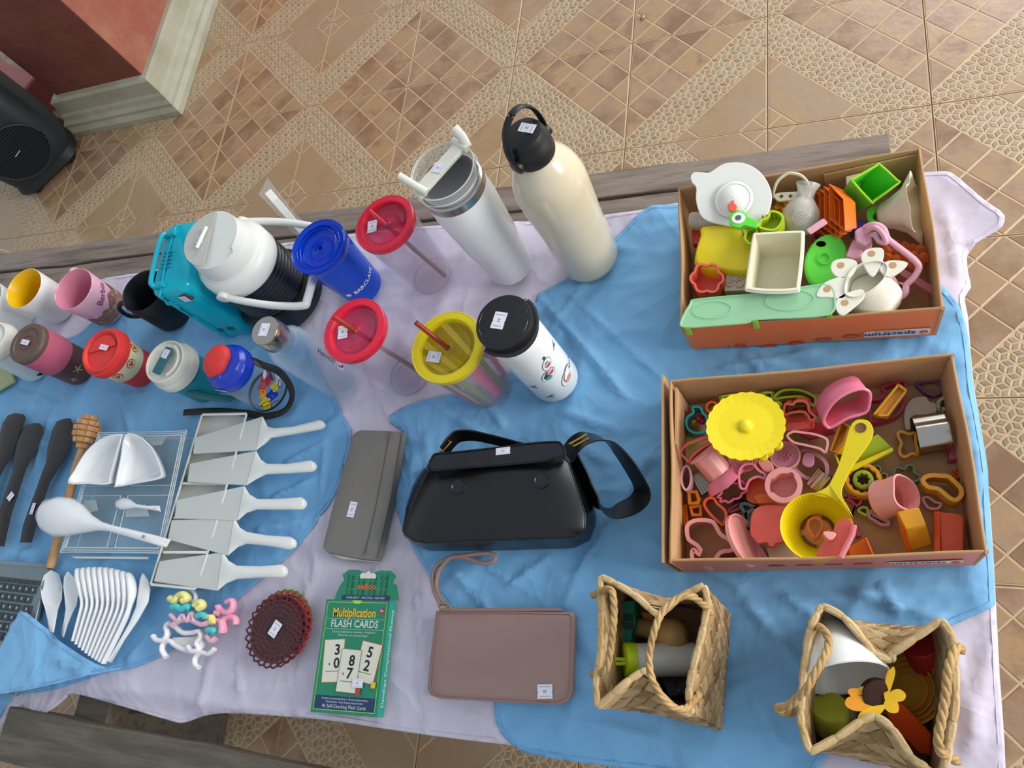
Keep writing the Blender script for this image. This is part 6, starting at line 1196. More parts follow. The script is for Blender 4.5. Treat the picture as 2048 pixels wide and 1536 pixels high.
for i in range(NS):
    s = i / (NS - 1); pts = []
    A_ = [(668, 245), (680, 330), (700, 440), (705, 560), (675, 690), (630, 860)]; B_ = [(1095, 285), (1120, 360), (1125, 470), (1090, 620), (1020, 780), (885, 1050)]
    sag = 30 * math.sin(math.pi * s)
    pts = [(a[0] + (b[0] - a[0]) * s, a[1] + (b[1] - a[1]) * s - (sag * .9 if j < 2 else 0) + (sag * .6 if j > 4 else 0)) for j, (a, b) in enumerate(zip(A_, B_))]
    zc = [.020, .022, .024, .022, .018, .014]
    P = spline([W(*g4(p)[0], ZT + z) for p, z in zip(pts, zc)], 4); n = len(P); rad = [.0016 + .0052 * max(0, math.sin(math.pi * min(1, (q + 1.5) / (n * .62)))) ** .8 if q < n * .6 else .0036 for q in range(n)]; rad = [max(x, .0034) for x in rad]; rad[0] = .0018
    solo('soup_spoon', M().tube(P, rad, 10, flat=1.7, up=(.25, .1, 1)), MT['porcelain'], 'white soup spoon on edge in the nested row, ' + ('first', 'second', 'third', 'fourth', 'fifth', 'sixth', 'seventh', 'eighth', 'ninth', 'tenth')[i] + ' from the left', 'spoon', SPG, smooth=80)
l = g4((1215, 284), (1195, 330), (1180, 440), (1160, 580), (1100, 720), (1010, 880), (918, 1030)); r = g4((1222, 285), (1262, 340), (1282, 420), (1265, 530), (1180, 680), (1060, 850), (950, 1046))
solo('soup_spoon', ribbed(l, r, ([.016, .015, .014, .014, .014, .012, .010], [.0005, .003, .005, .005, .004, .003, .002]), 8), MT['porcelain'], 'white soup spoon lying apart at the right end of the row', 'spoon', SPG, smooth=80)
# pastel clips
mat('clip_white', 'E8E4E6', .35); mat('clip_pink', 'F0A0B8', .35); mat('clip_pale', 'E0B4C4', .4); mat('clip_yellow', 'E4DC8C', .4); mat('clip_teal', '4CC4C8', .4)
def hook(lb, px, z, r, mt, grp, w=None):
    P = spline([W(*g4(p)[0], ZT + z + .001 * (i % 2)) for i, p in enumerate(px)], 4); return solo('plastic_clip', M().tube(P, r, 8, flat=1.5), MT[mt], lb, 'clip', grp, smooth=70)
for i, (px, z, r, mt, lb) in enumerate((
    ([(1310, 820), (1340, 855), (1400, 850), (1430, 800), (1420, 740), (1450, 710), (1500, 740), (1560, 790), (1640, 790), (1700, 780), (1720, 830), (1680, 880), (1700, 930), (1640, 950), (1610, 910)], .014, .0040, 'clip_white', 'white double-hooked plastic clip, longest of the pile'),
    ([(1420, 1000), (1385, 940), (1400, 880), (1450, 860), (1500, 900), (1560, 930), (1640, 950), (1700, 930), (1730, 870), (1700, 820)], .010, .0040, 'clip_white', 'white curved plastic clip at the near left of the pile'),
    ([(1700, 1090), (1665, 1060), (1670, 1000), (1720, 960), (1780, 970), (1830, 930)], .010, .0036, 'clip_white', 'white hook-ended clip nearest the viewer'),
    ([(1620, 425), (1660, 450), (1670, 500), (1640, 530), (1600, 520)], .012, .0026, 'clip_white', 'thin white C-shaped clip at the top of the pile'),
    ([(1470, 730), (1530, 690), (1620, 680), (1720, 720), (1790, 700)], .020, .0042, 'clip_pale', 'pale pink clip with a name strip across the pile'),
    ([(1460, 640), (1520, 690), (1560, 640), (1600, 690), (1640, 620), (1660, 700)], .022, .0036, 'clip_pale', 'pale pink clip with three prongs'),
    ([(1770, 820), (1800, 860), (1840, 840)], .016, .0042, 'clip_pale', 'small pale pink clip at the right of the pile'),
    ([(1940, 530), (1985, 520), (1985, 590), (1940, 620), (1890, 600), (1860, 560), (1880, 620), (1840, 620)], .014, .0046, 'clip_pink', 'bright pink clip with a C hook, uppermost at the right'),
    ([(1850, 690), (1900, 690), (1950, 660), (2010, 670), (2015, 720)], .012, .0046, 'clip_pink', 'bright pink clip curving to the right edge of the pile'),
    ([(1900, 700), (1905, 750), (1900, 785)], .014, .0058, 'clip_pink', 'short bright pink clip stub at the right'),
    ([(1460, 500), (1500, 520), (1530, 480), (1570, 465), (1600, 500), (1560, 520)], .024, .0058, 'clip_yellow', 'pale yellow clip with two knobs at the top'),
    ([(1670, 560), (1710, 530), (1730, 560), (1690, 590)], .024, .0054, 'clip_yellow', 'pale yellow clip beside the upper teal one'),
    ([(1770, 660), (1810, 660), (1800, 700), (1830, 690)], .020, .0044, 'clip_yellow', 'pale yellow clip beside the bright pink clips'),
    ([(1480, 570), (1520, 570), (1560, 590), (1600, 570), (1630, 590)], .023, .0054, 'clip_teal', 'turquoise clip under the yellow knobs'),
    ([(1690, 650), (1730, 640), (1760, 660)], .022, .0050, 'clip_teal', 'turquoise clip in the middle of the pile'),
    ([(1780, 770), (1820, 770), (1840, 790)], .018, .0052, 'clip_teal', 'turquoise clip at the lower right of the pile'))):
    hook(lb, px, z, r, mt, 'pastel plastic clips')
for x, y in ((1600, 870), (1690, 870), (1480, 900)): pass
slabp('white_card', 'small white frosted packet under the plastic clips', g4((1470, 830), (1680, 820), (1700, 900), (1560, 940), (1470, 890)), ZT + .008, .003, 'p_white', 'packet')
slabp('clear_packet', 'clear flat packet under the nearest white clips', g4((1480, 960), (1620, 985), (1600, 1020), (1460, 1020)), ZT + .004, .002, 'c_box', 'packet')
# crocheted coasters
mat('yarn_brown', '52252A', .9, bump=(300, .5, .001)); mat('yarn_red', 'B02838', .9); mat('yarn_green', '4A8A28', .9); mat('yarn_dark', '3A2024', .9, bump=(200, .5, .001))
def coaster(lb, cx_, cy_, r, z, mt, center=True):
    c = W(cx_, cy_, ZT + z); t = thing('crochet_coaster', lb, 'coaster', c - Vector((0, 0, z * .5)), 'crocheted lace coasters')
    if center: obj('woven_centre', M().lathe(frame(c), [(.0001, .001), (r * .72, .001), (r * .86, 0), (r * .80, -.003), (.0001, -.002)], 40), MT['yarn_dark'], t)
    for k_, (rr_, n_) in enumerate(((.52, 22), (.66, 26), (.80, 30), (.95, 26))):
        m_ = M()
        for i in range(n_):
            a = 2 * math.pi * i / n_ + k_ * .1; cc = c + Vector((math.cos(a) * r * rr_ * (1 if 1 else 1), math.sin(a) * r * rr_, .0006 * math.sin(a * 5 + k_)))
            m_.tube([cc + Vector((r * .10 * math.cos(q * 1.047 + a) * 1.3, r * .10 * math.sin(q * 1.047 + a), .0008 * math.cos(q * 2))) for q in range(6)], .0016, 5, True)
        o = obj('lace_loops', m_, MT[mt], t, smooth=80); o['kind'] = 'stuff'
    return t, c
coaster('green lace coaster at the bottom of the brown stack', 566, 1246, .047, .004, 'yarn_green'); coaster('red lace coaster under the brown coaster', 563, 1254, .050, .009, 'yarn_red')
t, c = coaster('dark brown lace coaster with a price sticker, on top of the red one', 552, 1262, .050, .015, 'yarn_brown')
P = [c + Vector((x, y, .0030)) for x, y in circ(.046, 30)]; w_ = solo('plastic_wrap', M().prism(P, (0, 0, .0005)), MT['c_wrap'], 'clear round plastic wrap over the brown coaster', 'wrapper', smooth=0)
label_on(w_, W(550, 1258, ZT + .0192), (.88, -.42, 0), (.42, .88, 0), w=.015, h=.023)
slabp('white_tag', 'white plastic edge sticking out beside the brown coaster', [(572, 1328), (592, 1302), (594, 1304), (575, 1330)], ZT + .006, .002, 'p_white', 'tag')
# flash card box
mat('card_green', '10805C', .3, coat=.3); mat('card_teal', '10A088', .3, coat=.3); mat('print_lime', 'A8D850', .4); mat('print_yellow', 'E8B830', .4); mat('print_cream', 'DAD8C4', .5); mat('print_navy', '1E3560', .4); mat('print_red', 'CC2E30', .4); mat('print_sage', 'C8D8D0', .5); mat('plaid_green', '0E5C40', .4); mat('plaid_light', '3CA070', .4); mat('print_orange', 'DC6A30', .5)
HB = .019; q = [(652.7, 1198.5), (781.6, 1200.6), (751.5, 1435), (620.5, 1423.5)]; Q = [W(x, y, ZT + HB) for x, y in q]
ctr = sum(Q, Vector()) / 4; uu = ((Q[1] - Q[0]) + (Q[2] - Q[3])).normalized(); vv = Vector((-uu.y, uu.x, 0)); wd_ = ((Q[1] - Q[0]).length + (Q[2] - Q[3]).length) / 2; hd_ = ((Q[3] - Q[0]).length + (Q[2] - Q[1]).length) / 2
t = thing('flash_card_box', 'green box of multiplication flash cards with a plaid hang tab', 'box', Vector((ctr.x, ctr.y, ZT)))
Fc = frame(Vector((ctr.x, ctr.y, ZT)), (0, 0, 1), uu)
bx_ = obj('carton', M().box(Fc, wd_, hd_, HB), MT['card_green'], t, smooth=0, bevel=.0006); obj('side_strip', M().box(Fc @ Matrix.Translation((wd_ / 2 + .0002, 0, .0004)), .0006, hd_ * .995, HB - .001), MT['card_teal'], t, smooth=0)
def cf(a, b, l=.0003): return Fc @ Vector((a * wd_ / 2, b * hd_ / 2, HB + l))
def crect(a0, a1, b0, b1, l=.0003): return flat(lambda a, b: cf(a, b, l), [(a0, b0), (a1, b0), (a1, b1), (a0, b1)])
def ctext(s, size, a, b, l=.0006, bold=False, sx=1, rot=0, par=None):
    r = math.radians(rot); return text(s, size, lambda x, y: Fc @ Vector((a * wd_ / 2 + x * math.cos(r) - y * math.sin(r), b * hd_ / 2 + x * math.sin(r) + y * math.cos(r), HB + l)), bold=bold, sx=sx)
fr_ = [crect(-.93, .93, .945, .955), crect(-.93, .93, -.945, -.935), crect(-.93, -.915, -.94, .95), crect(.915, .93, -.94, .95)]; put(t, 'border_line', fr_, MT['print_lime'])
put(t, 'panel_navy', [crect(-.90, .90, -.93, -.70)], MT['print_navy'])
put(t, 'title_text', [ctext('Multiplication', .0175, -.05, .755, bold=True, sx=.76)], MT['print_yellow'])
put(t, 'title_text', [ctext('FLASH CARDS', .0140, 0, .555, bold=True, sx=.90), crect(-.92, .92, .646, .651), crect(-.92, .92, .462, .467)], MT['print_sage'])
put(t, 'small_text', [ctext('Tarjetas de multiplicacion - Lernkarten - Multiplikation', .0040, 0, .415, sx=.82), ctext('Flitskaarten met vermenigvuldigen', .0040, 0, .355, sx=.9)], MT['print_sage'])
put(t, 'small_text', [ctext('46 cartas con autocomprobacion - 46 cartes autocorrectives', .0040, 0, -.745, sx=.76), ctext('46 Lernkarten - Carte da gioco autocorrettive', .0040, 0, -.80, sx=.8), ctext('46 Self-Checking Flash Cards', .0066, 0, -.875, sx=.92)], MT['print_sage'])
put(t, 'age_mark', [flat(lambda x, y: cf(.80, .80, .0005) + uu * x + vv * y, circ(.0042, 20))], MT['p_crimson']); put(t, 'age_text', [ctext('7+', .0052, .80, .80, .0009, True)], MT['print_white'])
put(t, 'notch', [flat(lambda a, b: cf(a, b, .0005), [(-.16, .985), (.16, .985), (.08, .925), (-.08, .925)])], MT['print_lime'])
def playcard(a, b, rot, w, h, edge, l, items):
    r = math.radians(rot); o = cf(a, b, l); U = uu * math.cos(r) + vv * math.sin(r); V = vv * math.cos(r) - uu * math.sin(r)
    g = lambda x, y, ll=0: o + U * x + V * y + Vector((0, 0, ll))
    put(t, 'card_edge', [flat(lambda x, y: g(x, y), [(-w / 2 - .0008, -h / 2 - .0008), (w / 2 + .0008, -h / 2 - .0008), (w / 2 + .0008, h / 2 + .0008), (-w / 2 - .0008, h / 2 + .0008)])], MT[edge]); put(t, 'printed_card', [flat(lambda x, y: g(x, y, .0003), [(-w / 2, -h / 2), (w / 2, -h / 2), (w / 2, h / 2), (-w / 2, h / 2)])], MT['print_cream'])
    put(t, 'card_digits', [text(s, z, lambda X, Y: g(x + X, y + Y, .0006), bold=bd) for s, x, y, z, bd in items] + [flat(lambda x, y: g(x, y, .0006), [(-w * .36, -.0145), (w * .30, -.0145), (w * .30, -.0139), (-w * .36, -.0139)])], MT['ink_black'])
playcard(-.50, -.10, 4, .032, .056, 'print_yellow', .0006, [('3', .006, .014, .020, True), ('0', .006, -.004, .020, True), ('x', -.006, -.004, .007, False)])
playcard(.56, -.10, -9, .032, .052, 'p_coral', .0006, [('5', .000, .013, .020, True), ('2', .000, -.005, .020, True)])
playcard(.03, -.26, -2, .031, .056, 'art_grey', .0018, [('8', .003, .013, .020, True), ('7', .002, -.004, .020, True), ('x', -.008, -.004, .007, False)])
put(t, 'card_tab', [flat(lambda a, b: cf(a, b, .003), [(.33, -.66), (.45, -.66), (.45, -.55), (.33, -.55)])], MT['print_red']); put(t, 'card_tab', [flat(lambda a, b: cf(a, b, .003), [(.76, -.53), (.89, -.53), (.89, -.43), (.76, -.43)])], MT['print_yellow'])
label_on(t, cf(.36, -.46, .0032), uu, vv, w=.017, h=.012, n=(0, 0, 1))
so = Fc @ Vector((wd_ / 2 + .0005, 0, HB / 2)); sf = facefn(so, vv, -Vector((0, 0, 1)).cross(vv).cross(vv).normalized() if False else Vector((0, 0, 1)), uu, .0004)
put(t, 'side_text', [text('Develops Computational Fluency', .0105, lambda x, y: so + vv * x - Vector((0, 0, 1)).cross(Vector((0, 0, 1))) + uu * .0005 + Vector((0, 0, 1)) * y, bold=True, sx=.92)], MT['print_sage'])
tab = [(x / 4.655 + 440, y / 4.655 + 1120) for x, y in ((1065, 370), (1090, 290), (1130, 215), (1155, 190), (1140, 135), (1200, 90), (1290, 92), (1340, 115), (1440, 115), (1490, 98), (1590, 98), (1640, 150), (1608, 210), (1648, 235), (1665, 375))]
tb = obj('hang_tab', M().prism(planar(tab, ZT + .0185), (0, 0, -.0008)), MT['card_green'], t, smooth=0)
tc_ = W(1370 / 4.655 + 440, 235 / 4.655 + 1120, ZT + .0187)
tf = lambda x, y, l=0: tc_ + uu * x + vv * y + Vector((0, 0, l))
gl = []
for x in (-.034, -.027, -.015, -.008, .004, .011, .023, .030): gl.append(flat(lambda a, b: tf(a, b, .0001), [(x, -.026 + (.006 if x < 0 else 0)), (x + .004, -.026 + (.006 if x < 0 else 0)), (x + .004, .016), (x, .016)]))
put(tb, 'plaid_line', gl, MT['plaid_green'])
put(tb, 'plaid_line', [flat(lambda a, b: tf(a, b, .0002), [(x, -.024), (x + .0007, -.024), (x + .0007, .016), (x, .016)]) for x in (-.031, -.012, .007, .026)] + [flat(lambda a, b: tf(a, b, .0002), [(-.033, y), (.033, y), (.033, y + .0007), (-.033, y + .0007)]) for y in (-.006, .006, .014)], MT['plaid_light'])
put(tb, 'tab_band', [flat(lambda a, b: tf(a, b, .0003), [(-.040, -.0215), (.040, -.0215), (.040, -.0145), (-.040, -.0145)])], MT['print_navy'])
put(tb, 'tab_text', [text('FAMILIARITY - PRACTICE - MASTERY', .0042, lambda x, y: tf(x, y - .018, .0006), sx=.95)], MT['print_sage']); put(tb, 'tab_logo', [text('eeBoo', .0105, lambda x, y: tf(x, y - .002, .0006), bold=True, sx=1.15)], MT['print_orange'])
put(tb, 'hang_hole', [flat(lambda a, b: tf(a, b + .0135, .0006), [(-.013, -.004), (.013, -.004), (.014, 0), (.010, .004), (.004, .004), (0, .007), (-.004, .004), (-.012, .004), (-.014, 0)])], MT['pouch_inside'])
# grey pouch
def bagpx(*a): return [(600 + x / 2.844, 820 + y / 2.844) for x, y in a]
gp = bagpx((300, 140), (320, 122), (345, 112), (500, 116), (588, 122), (585, 150), (520, 500), (445, 845), (435, 858), (350, 850), (150, 812), (130, 790), (132, 760), (210, 450))
B = planar(gp, ZT + .016); c = sum(B, Vector()) / len(B); dz = Vector((0, 0, 1))
t = thing('zip_pouch', 'flat grey fabric pouch with a white price sticker', 'pouch', Vector((c.x, c.y, ZT)))
obj('body', M().loft([[c + (p - c) * .97 - dz * .015 for p in B], [c + (p - c) * 1.0 - dz * .006 for p in B], [c + (p - c) * .99 for p in B], [c + (p - c) * .80 + dz * .003 for p in B], [c + (p - c) * .3 + dz * .004 for p in B]]), MT['grey_fabric'], t, smooth=60)
obj('fold_seam', M().tube([W(*p, ZT + .0195) for p in bagpx((512, 122), (470, 350), (425, 580), (365, 830))], .0008, 6), MT['grey_seam'], t); obj('edge_piping', M().tube([W(*p, ZT + .0175) for p in bagpx((582, 130), (520, 480), (440, 845))], .0010, 6), MT['grey_seam'], t)
obj('lining_edge', M().prism([W(*p, ZT + .009) for p in bagpx((180, 820), (200, 812), (440, 852), (430, 864), (230, 846))], (0, 0, -.006)), MT['pouch_inside'], t, bevel=.001)
label_on(t, W(704, 1019, ZT + .0205), (.97, -.1, 0), (.2, 1, 0), w=.013, h=.024)
# pink wristlet
q = [(x, y) for x, y in ((872, 1222), (1000, 1221), (1146, 1224), (1150, 1230), (1148, 1310), (1146, 1385), (1138, 1402), (1118, 1410), (1000, 1404), (880, 1397), (862, 1391), (855, 1378), (860, 1320))]
B = planar(q, ZT + .013); c = sum(B, Vector()) / len(B)
t = thing('wristlet_purse', 'dusty pink leather wristlet with a looped wrist strap', 'purse', Vector((c.x, c.y, ZT)))
obj('body', M().loft([[c + (p - c) * .985 - dz * .012 for p in B], B, [c + (p - c) * .985 + dz * .0015 for p in B], [c + (p - c) * .8 + dz * .004 for p in B], [c + (p - c) * .3 + dz * .005 for p in B]]), MT['leather_pink'], t, smooth=50)
st_ = [c + (p - c) * .955 + dz * .0024 for p in B]; st_ = [p for p in st_]; obj('edge_seam', M().tube(st_, .0006, 5, True), MT['thread_pink'], t)
obj('zip', M().prism([W(x, y, ZT + .0155) for x, y in ((878, 1216), (1120, 1216), (1126, 1222), (878, 1223))], (0, 0, -.005)), MT['thread_pink'], t, bevel=.0008)
obj('zip_ring', M().tube([W(x, y, ZT + .016) for x, y in ((876, 1214), (884, 1206), (898, 1208), (902, 1217), (886, 1219))], .0012, 8, True), MT['brass'], t)
sp_ = spline([W(*p, ZT + z) for p, z in zip(bagpx((800, 1110), (765, 1030), (755, 950), (775, 890), (840, 845), (950, 825), (1060, 815), (1110, 830), (1100, 860), (1040, 872), (960, 845), (880, 830), (830, 862), (790, 920), (775, 1000), (800, 1070), (825, 1105)), (.014, .010, .008, .008, .012, .018, .022, .022, .022, .020, .016, .014, .012, .010, .010, .012, .014))], 5)
obj('wrist_strap', M().tube(sp_, .0032, 8, flat=1.0, up=(0, 0, 1)), MT['leather_pink'], t, smooth=70)
label_on(t, W(1090, 1383, ZT + .0184), (.97, .12, 0), (.1, 1, 0), w=.020, h=.017)
# black handbag lying on its back
t = thing('shoulder_bag', 'black leather shoulder bag lying on its back with a curled wide strap', 'bag', W(1000, 1000, ZT))
top = bagpx((735, 348), (1100, 312), (1500, 268), (1530, 300), (1580, 450), (1625, 600), (1622, 670), (1590, 715), (1540, 728), (1100, 742), (720, 758), (650, 745), (605, 710), (598, 670), (640, 550), (690, 440))
bot = bagpx((700, 330), (1100, 270), (1540, 250), (1590, 300), (1650, 450), (1685, 600), (1680, 660), (1650, 740), (1560, 785), (1100, 800), (740, 802), (670, 770), (610, 720), (590, 690), (600, 560), (640, 430))
T_ = [W(x, y, ZT + .055) for x, y in top]; B_ = [W(x, y, ZT + .002) for x, y in bot]; c = sum(T_, Vector()) / len(T_)
obj('body', M().loft([B_, [a.lerp(b, .5) + (a - c) * .03 for a, b in zip(T_, B_)], T_]), MT['leather_black'], t, smooth=50)
obj('front_panel', M().loft([T_, [c + (p - c) * .985 + dz * .003 for p in T_], [c + (p - c) * .6 + dz * .008 for p in T_], [c + (p - c) * .15 + dz * .009 for p in T_]]), MT['leather_black'], t, smooth=60)
obj('piping', M().tube([p + dz * .001 for p in T_], .0013, 8, True), MT['leather_black2'], t, smooth=70)
fl1 = bagpx((732, 342), (750, 270), (775, 248), (850, 243), (1100, 216), (1300, 190), (1450, 180), (1485, 190), (1505, 225), (1502, 262), (1440, 275), (1390, 290), (1330, 298), (1100, 318), (900, 332))
P = [W(x, y, ZT + .068 - .010 * (max(0, 1000 + 0 - 0) * 0)) for x, y in sm(fl1, 3)]
fo = obj('flap', M().prism(P, (0, 0, -.006)), MT['leather_black2'], t, smooth=50, bevel=.002)
obj('flap_piping', M().tube([p + dz * .0003 for p in P], .0012, 6, True), MT['leather_black'], fo, smooth=70)
label_on(fo, W(1006, 902, ZT + .0685), (.99, .12, 0), (.05, 1, 0), w=.021, h=.010, n=(0, 0, 1))
for x, y in ((900, 440), (1374, 402)):
    c_ = W(*bagpx((x, y))[0], ZT + .0625); obj('round_stud', M().lathe(frame(c_), [(.0001, .0012), (.0085, .0012), (.0092, .002), (.0105, .002), (.0112, .0)], 32), MT['leather_black2'], t, smooth=40)
def strap(px, zs, w, nm='strap', upv=(0, 0, 1), t_=.0022):
    P = spline([W(*p, ZT + z) for p, z in zip(bagpx(*px), zs)], 6); n = len(P); rings = []
    for i in range(n):
        a, b = P[max(0, i - 1)], P[min(n - 1, i + 1)]; tt = (b - a).normalized(); u = Vector(upv) - tt * Vector(upv).dot(tt); u.normalize(); s = tt.cross(u)
        rings.append([P[i] + u * w / 2 + s * t_ / 2, P[i] + u * w / 2 - s * t_ / 2, P[i] - u * w / 2 - s * t_ / 2, P[i] - u * w / 2 + s * t_ / 2])
    return obj(nm, M().loft(rings), MT['leather_black'], t, smooth=50, bevel=.0006)
strap(((820, 235), (855, 185), (900, 150), (980, 145), (1080, 165), (1180, 190), (1270, 215), (1320, 225)), (.060, .058, .052, .046, .042, .042, .045, .05), .026, upv=(.0, .3, 1))
strap(((1520, 260), (1560, 200), (1620, 165), (1690, 160), (1760, 190), (1830, 260), (1900, 360), (1945, 460), (1920, 520), (1850, 560), (1770, 575), (1700, 540), (1640, 450), (1600, 360), (1560, 280)), (.050, .056, .060, .056, .05, .046, .042, .034, .030, .028, .028, .03, .034, .038, .042), .036, upv=(.75, -.45, .55))
for pts in (((1530, 195), (1632, 138), (1645, 160), (1560, 205)), ((792, 238), (848, 168), (862, 178), (810, 240))):
    P = [W(*p, ZT + .064) for p in bagpx(*pts)]; obj('buckle', M().tube(P, .0017, 8, True), MT['brass'], t, smooth=60)
# laptop
t = thing('laptop', 'grey laptop keyboard half covered by the blue cloth at the left edge', 'laptop', W(0, 1250, ZT))
lp_ = [W(x, y, ZT + .010) for x, y in ((-120, 1112), (97, 1128), (70, 1240), (30, 1392), (-140, 1370))]
obj('base', M().prism(lp_, (0, 0, -.009)), MT['laptop_grey'], t, bevel=.002, smooth=30)
ko, kx = W(84, 1160, ZT + .0103), (W(84, 1160, ZT) - W(10, 1152, ZT)).normalized(); ky = Vector((-kx.y, kx.x, 0)); kp = .0165
for r in range(7):
    for q in range(7):
        wk = kp * .84 * (1.7 if (q == 0 and r in (3, 4, 5)) else 1); c = ko - kx * (kp * .5 + q * kp + (kp * .8 if (q and r in (3, 4, 5)) else 0) + (.004 * (r % 3))) - ky * (.006 + (r * kp if r else 0) * 1.0 - (.004 if r else 0))
        c = c - kx * (wk / 2 - kp * .42)
        k_ = obj('key', M().box(frame(c, (0, 0, 1), kx), wk, (.008 if r == 0 else kp * .82), .0016), MT['key_dark'], t, bevel=.0005)
        if r: obj('key_legend', M().prism([c + kx * a + ky * b + dz * .0018 for a, b in ((-.002, -.002), (.0015, -.002), (.0015, .0025), (-.002, .0025))], dz * .0001), MT['key_legend'], k_, smooth=0)
obj('screen_edge', M().prism([W(x, y, ZT + .013) for x, y in ((-120, 1112), (97, 1128), (96, 1134), (-120, 1119))], (0, 0, -.004)), MT['c_box'], t)
# folded corner of blue cloth over laptop and spoon handles
def hfold(x, y): return fb(x * 1.3, y * 1.2 + .5) * .9
cloth('blue_sheet', [(-60, 1400), (-20, 1340), (12, 1308), (40, 1262), (62, 1224), (66, 1222), (92, 1240), (140, 1284), (190, 1318), (230, 1336), (262, 1338), (200, 1352), (100, 1376), (40, 1386), (0, 1392)], ZT + .018, hfold, .008, MT['cloth_blue'], 'turned-up corner of the blue cloth over the laptop and spoon handles', 'cloth', sm=2)
# mug-row packet at the left edge
slabp('printed_card', 'white printed card lying between the mugs at the far left', [(8, 612), (58, 622), (52, 652), (0, 660), (-20, 640)], ZT + .006, .002, 'p_white', 'card')
slabp('wet_wipe_pack', 'grey-green packet under the cow-print cup', [(-40, 730), (20, 738), (28, 762), (-20, 790)], ZT + .008, .006, 'p_sage', 'packet')
# ------------------------------------------------------------------ woven baskets
link_attr_noise('straw', ['8E7046', 'B09062', 'C8AC7E', 'A68658'], 22, (160, .5, .001), .7, .5, (1, 1, 1)); mat('straw_rim', 'B4935F', .7, bump=(200, .5, .001), var=('C9AE80', 30)); mat('straw_rope', 'BE9C66', .75, bump=(300, .6, .001), var=('A58250', 50)); mat('straw_gap', '6A4E2C', .9)
def basket(name, label, rim, pin, base, H, nx, nz, bulge, off, S):
    """rim: 4 corner pixels (far left, far right, near right, near left) at height H; pin: per wall (pixel, height) of the mid rim; base: 4 world xy"""
    Rm = [W(x, y, ZT + h) for x, y, h in rim]; Bs = base; c = sum(Bs, Vector()) / 4
    t = thing(name, label, 'basket', c)
    walls = []; nx, nz = S.get('n', (4, 6))
    for i in range(4):
        j = (i + 1) % 4; a, b = Rm[i], Rm[j]; m = [W(p[0], p[1], ZT + p[2]) for p in pin[i]]
        rimc = spline([a] + m + [b], 8); n = len(rimc)
        def rp(s, rc=rimc, n=n):
            f = s * (n - 1); k = min(int(f), n - 2); return rc[k].lerp(rc[k + 1], f - k)
        nrm = (Bs[j] - Bs[i]).cross(Vector((0, 0, 1))).normalized()
        if nrm.dot(Bs[i] - c) < 0: nrm = -nrm
        def sf(s, w, lift=0, i=i, j=j, rp=rp, nrm=nrm):
            p0 = Bs[i].lerp(Bs[j], s); p1 = rp(s); e = w ** 1.25
            straight = Rm[i].lerp(Rm[j], s); q = p0.lerp(straight, w) + (p1 - straight) * (w ** 2.2)
            return q + nrm * (lift + bulge[i] * math.sin(math.pi * w) * math.sin(math.pi * s))
        k = M(); N1, N2 = 14, 10; vs = [sf(q / N1, r / N2, -.0014) for r in range(N2 + 1) for q in range(N1 + 1)]
        k.add(vs, [[r * (N1 + 1) + q, r * (N1 + 1) + q + 1, (r + 1) * (N1 + 1) + q + 1, (r + 1) * (N1 + 1) + q] for r in range(N2) for q in range(N1)])
        wo = obj('wall', k, MT['straw_gap'], t, smooth=60, solid=.001)
        # diagonal plait: each visible strip crossing is one raised piece
        nxx = nx if i % 2 == 0 else int(nx * 1.45)
        for lay in (0, 1):
            pass
        cnt = 0
        for u_ in range(-1, nxx * 2 + 2):
            for v_ in range(-1, nz * 2 + 2):
                if (u_ + v_) % 2: continue
                cu, cv = u_ / (2 * nxx), v_ / (2 * nz); du, dv = 1 / (2 * nxx), 1 / (2 * nz)
                P = [(cu - du, cv), (cu, cv - dv), (cu + du, cv), (cu, cv + dv)]
                for nx_, ny_, cc in ((1, 0, 1), (-1, 0, 0), (0, 1, 1), (0, -1, 0)):
                    if len(P) > 2: P = clip(P, nx_, ny_, cc)
                if parea(P) < du * dv * .35: continue
                mx, my = sum(p[0] for p in P) / len(P), sum(p[1] for p in P) / len(P)
                P = [(mx + (p[0] - mx) * .93, my + (p[1] - my) * .93) for p in P]
                ph = 1 if ((u_ - v_) // 2) % 2 else -1
                lo = [sf(p[0], p[1], 0) for p in P]; hi = [sf(mx + (p[0] - mx) * .9, my + (p[1] - my) * .9, .0012 + .0011 * ph * ((p[0] - mx) / du) + random.uniform(0, .0006)) for p in P]
                kk = M().loft([lo, hi]); obj('strip', kk, MT['straw'], wo, smooth=0); cnt += 1
                if i in S['inner']:
                    lo = [sf(p[0], p[1], -.0030) for p in P]; kk = M().loft([[sf(p[0], p[1], -.0018) for p in P], lo]); obj('strip', kk, MT['straw'], wo, smooth=0)
        # folded rim, one piece per fold
        nseg = 7
        for q in range(nseg):
            s0, s1 = q / nseg, (q + 1.08) / nseg; P = [rp(min(1, s0 + (s1 - s0) * r / 6)) + Vector((0, 0, .0008 * ((q % 2)))) for r in range(7)]
            obj('rim_fold', M().tube(P, [.0026, .0036, .0039, .0038, .0038, .0036, .0028], 6, flat=.7), MT['straw_rim'], t, smooth=50)
    obj('floor', M().prism([b + Vector((0, 0, .0005)) for b in Bs], (0, 0, .002)), MT['straw_rim'], t)
    return t
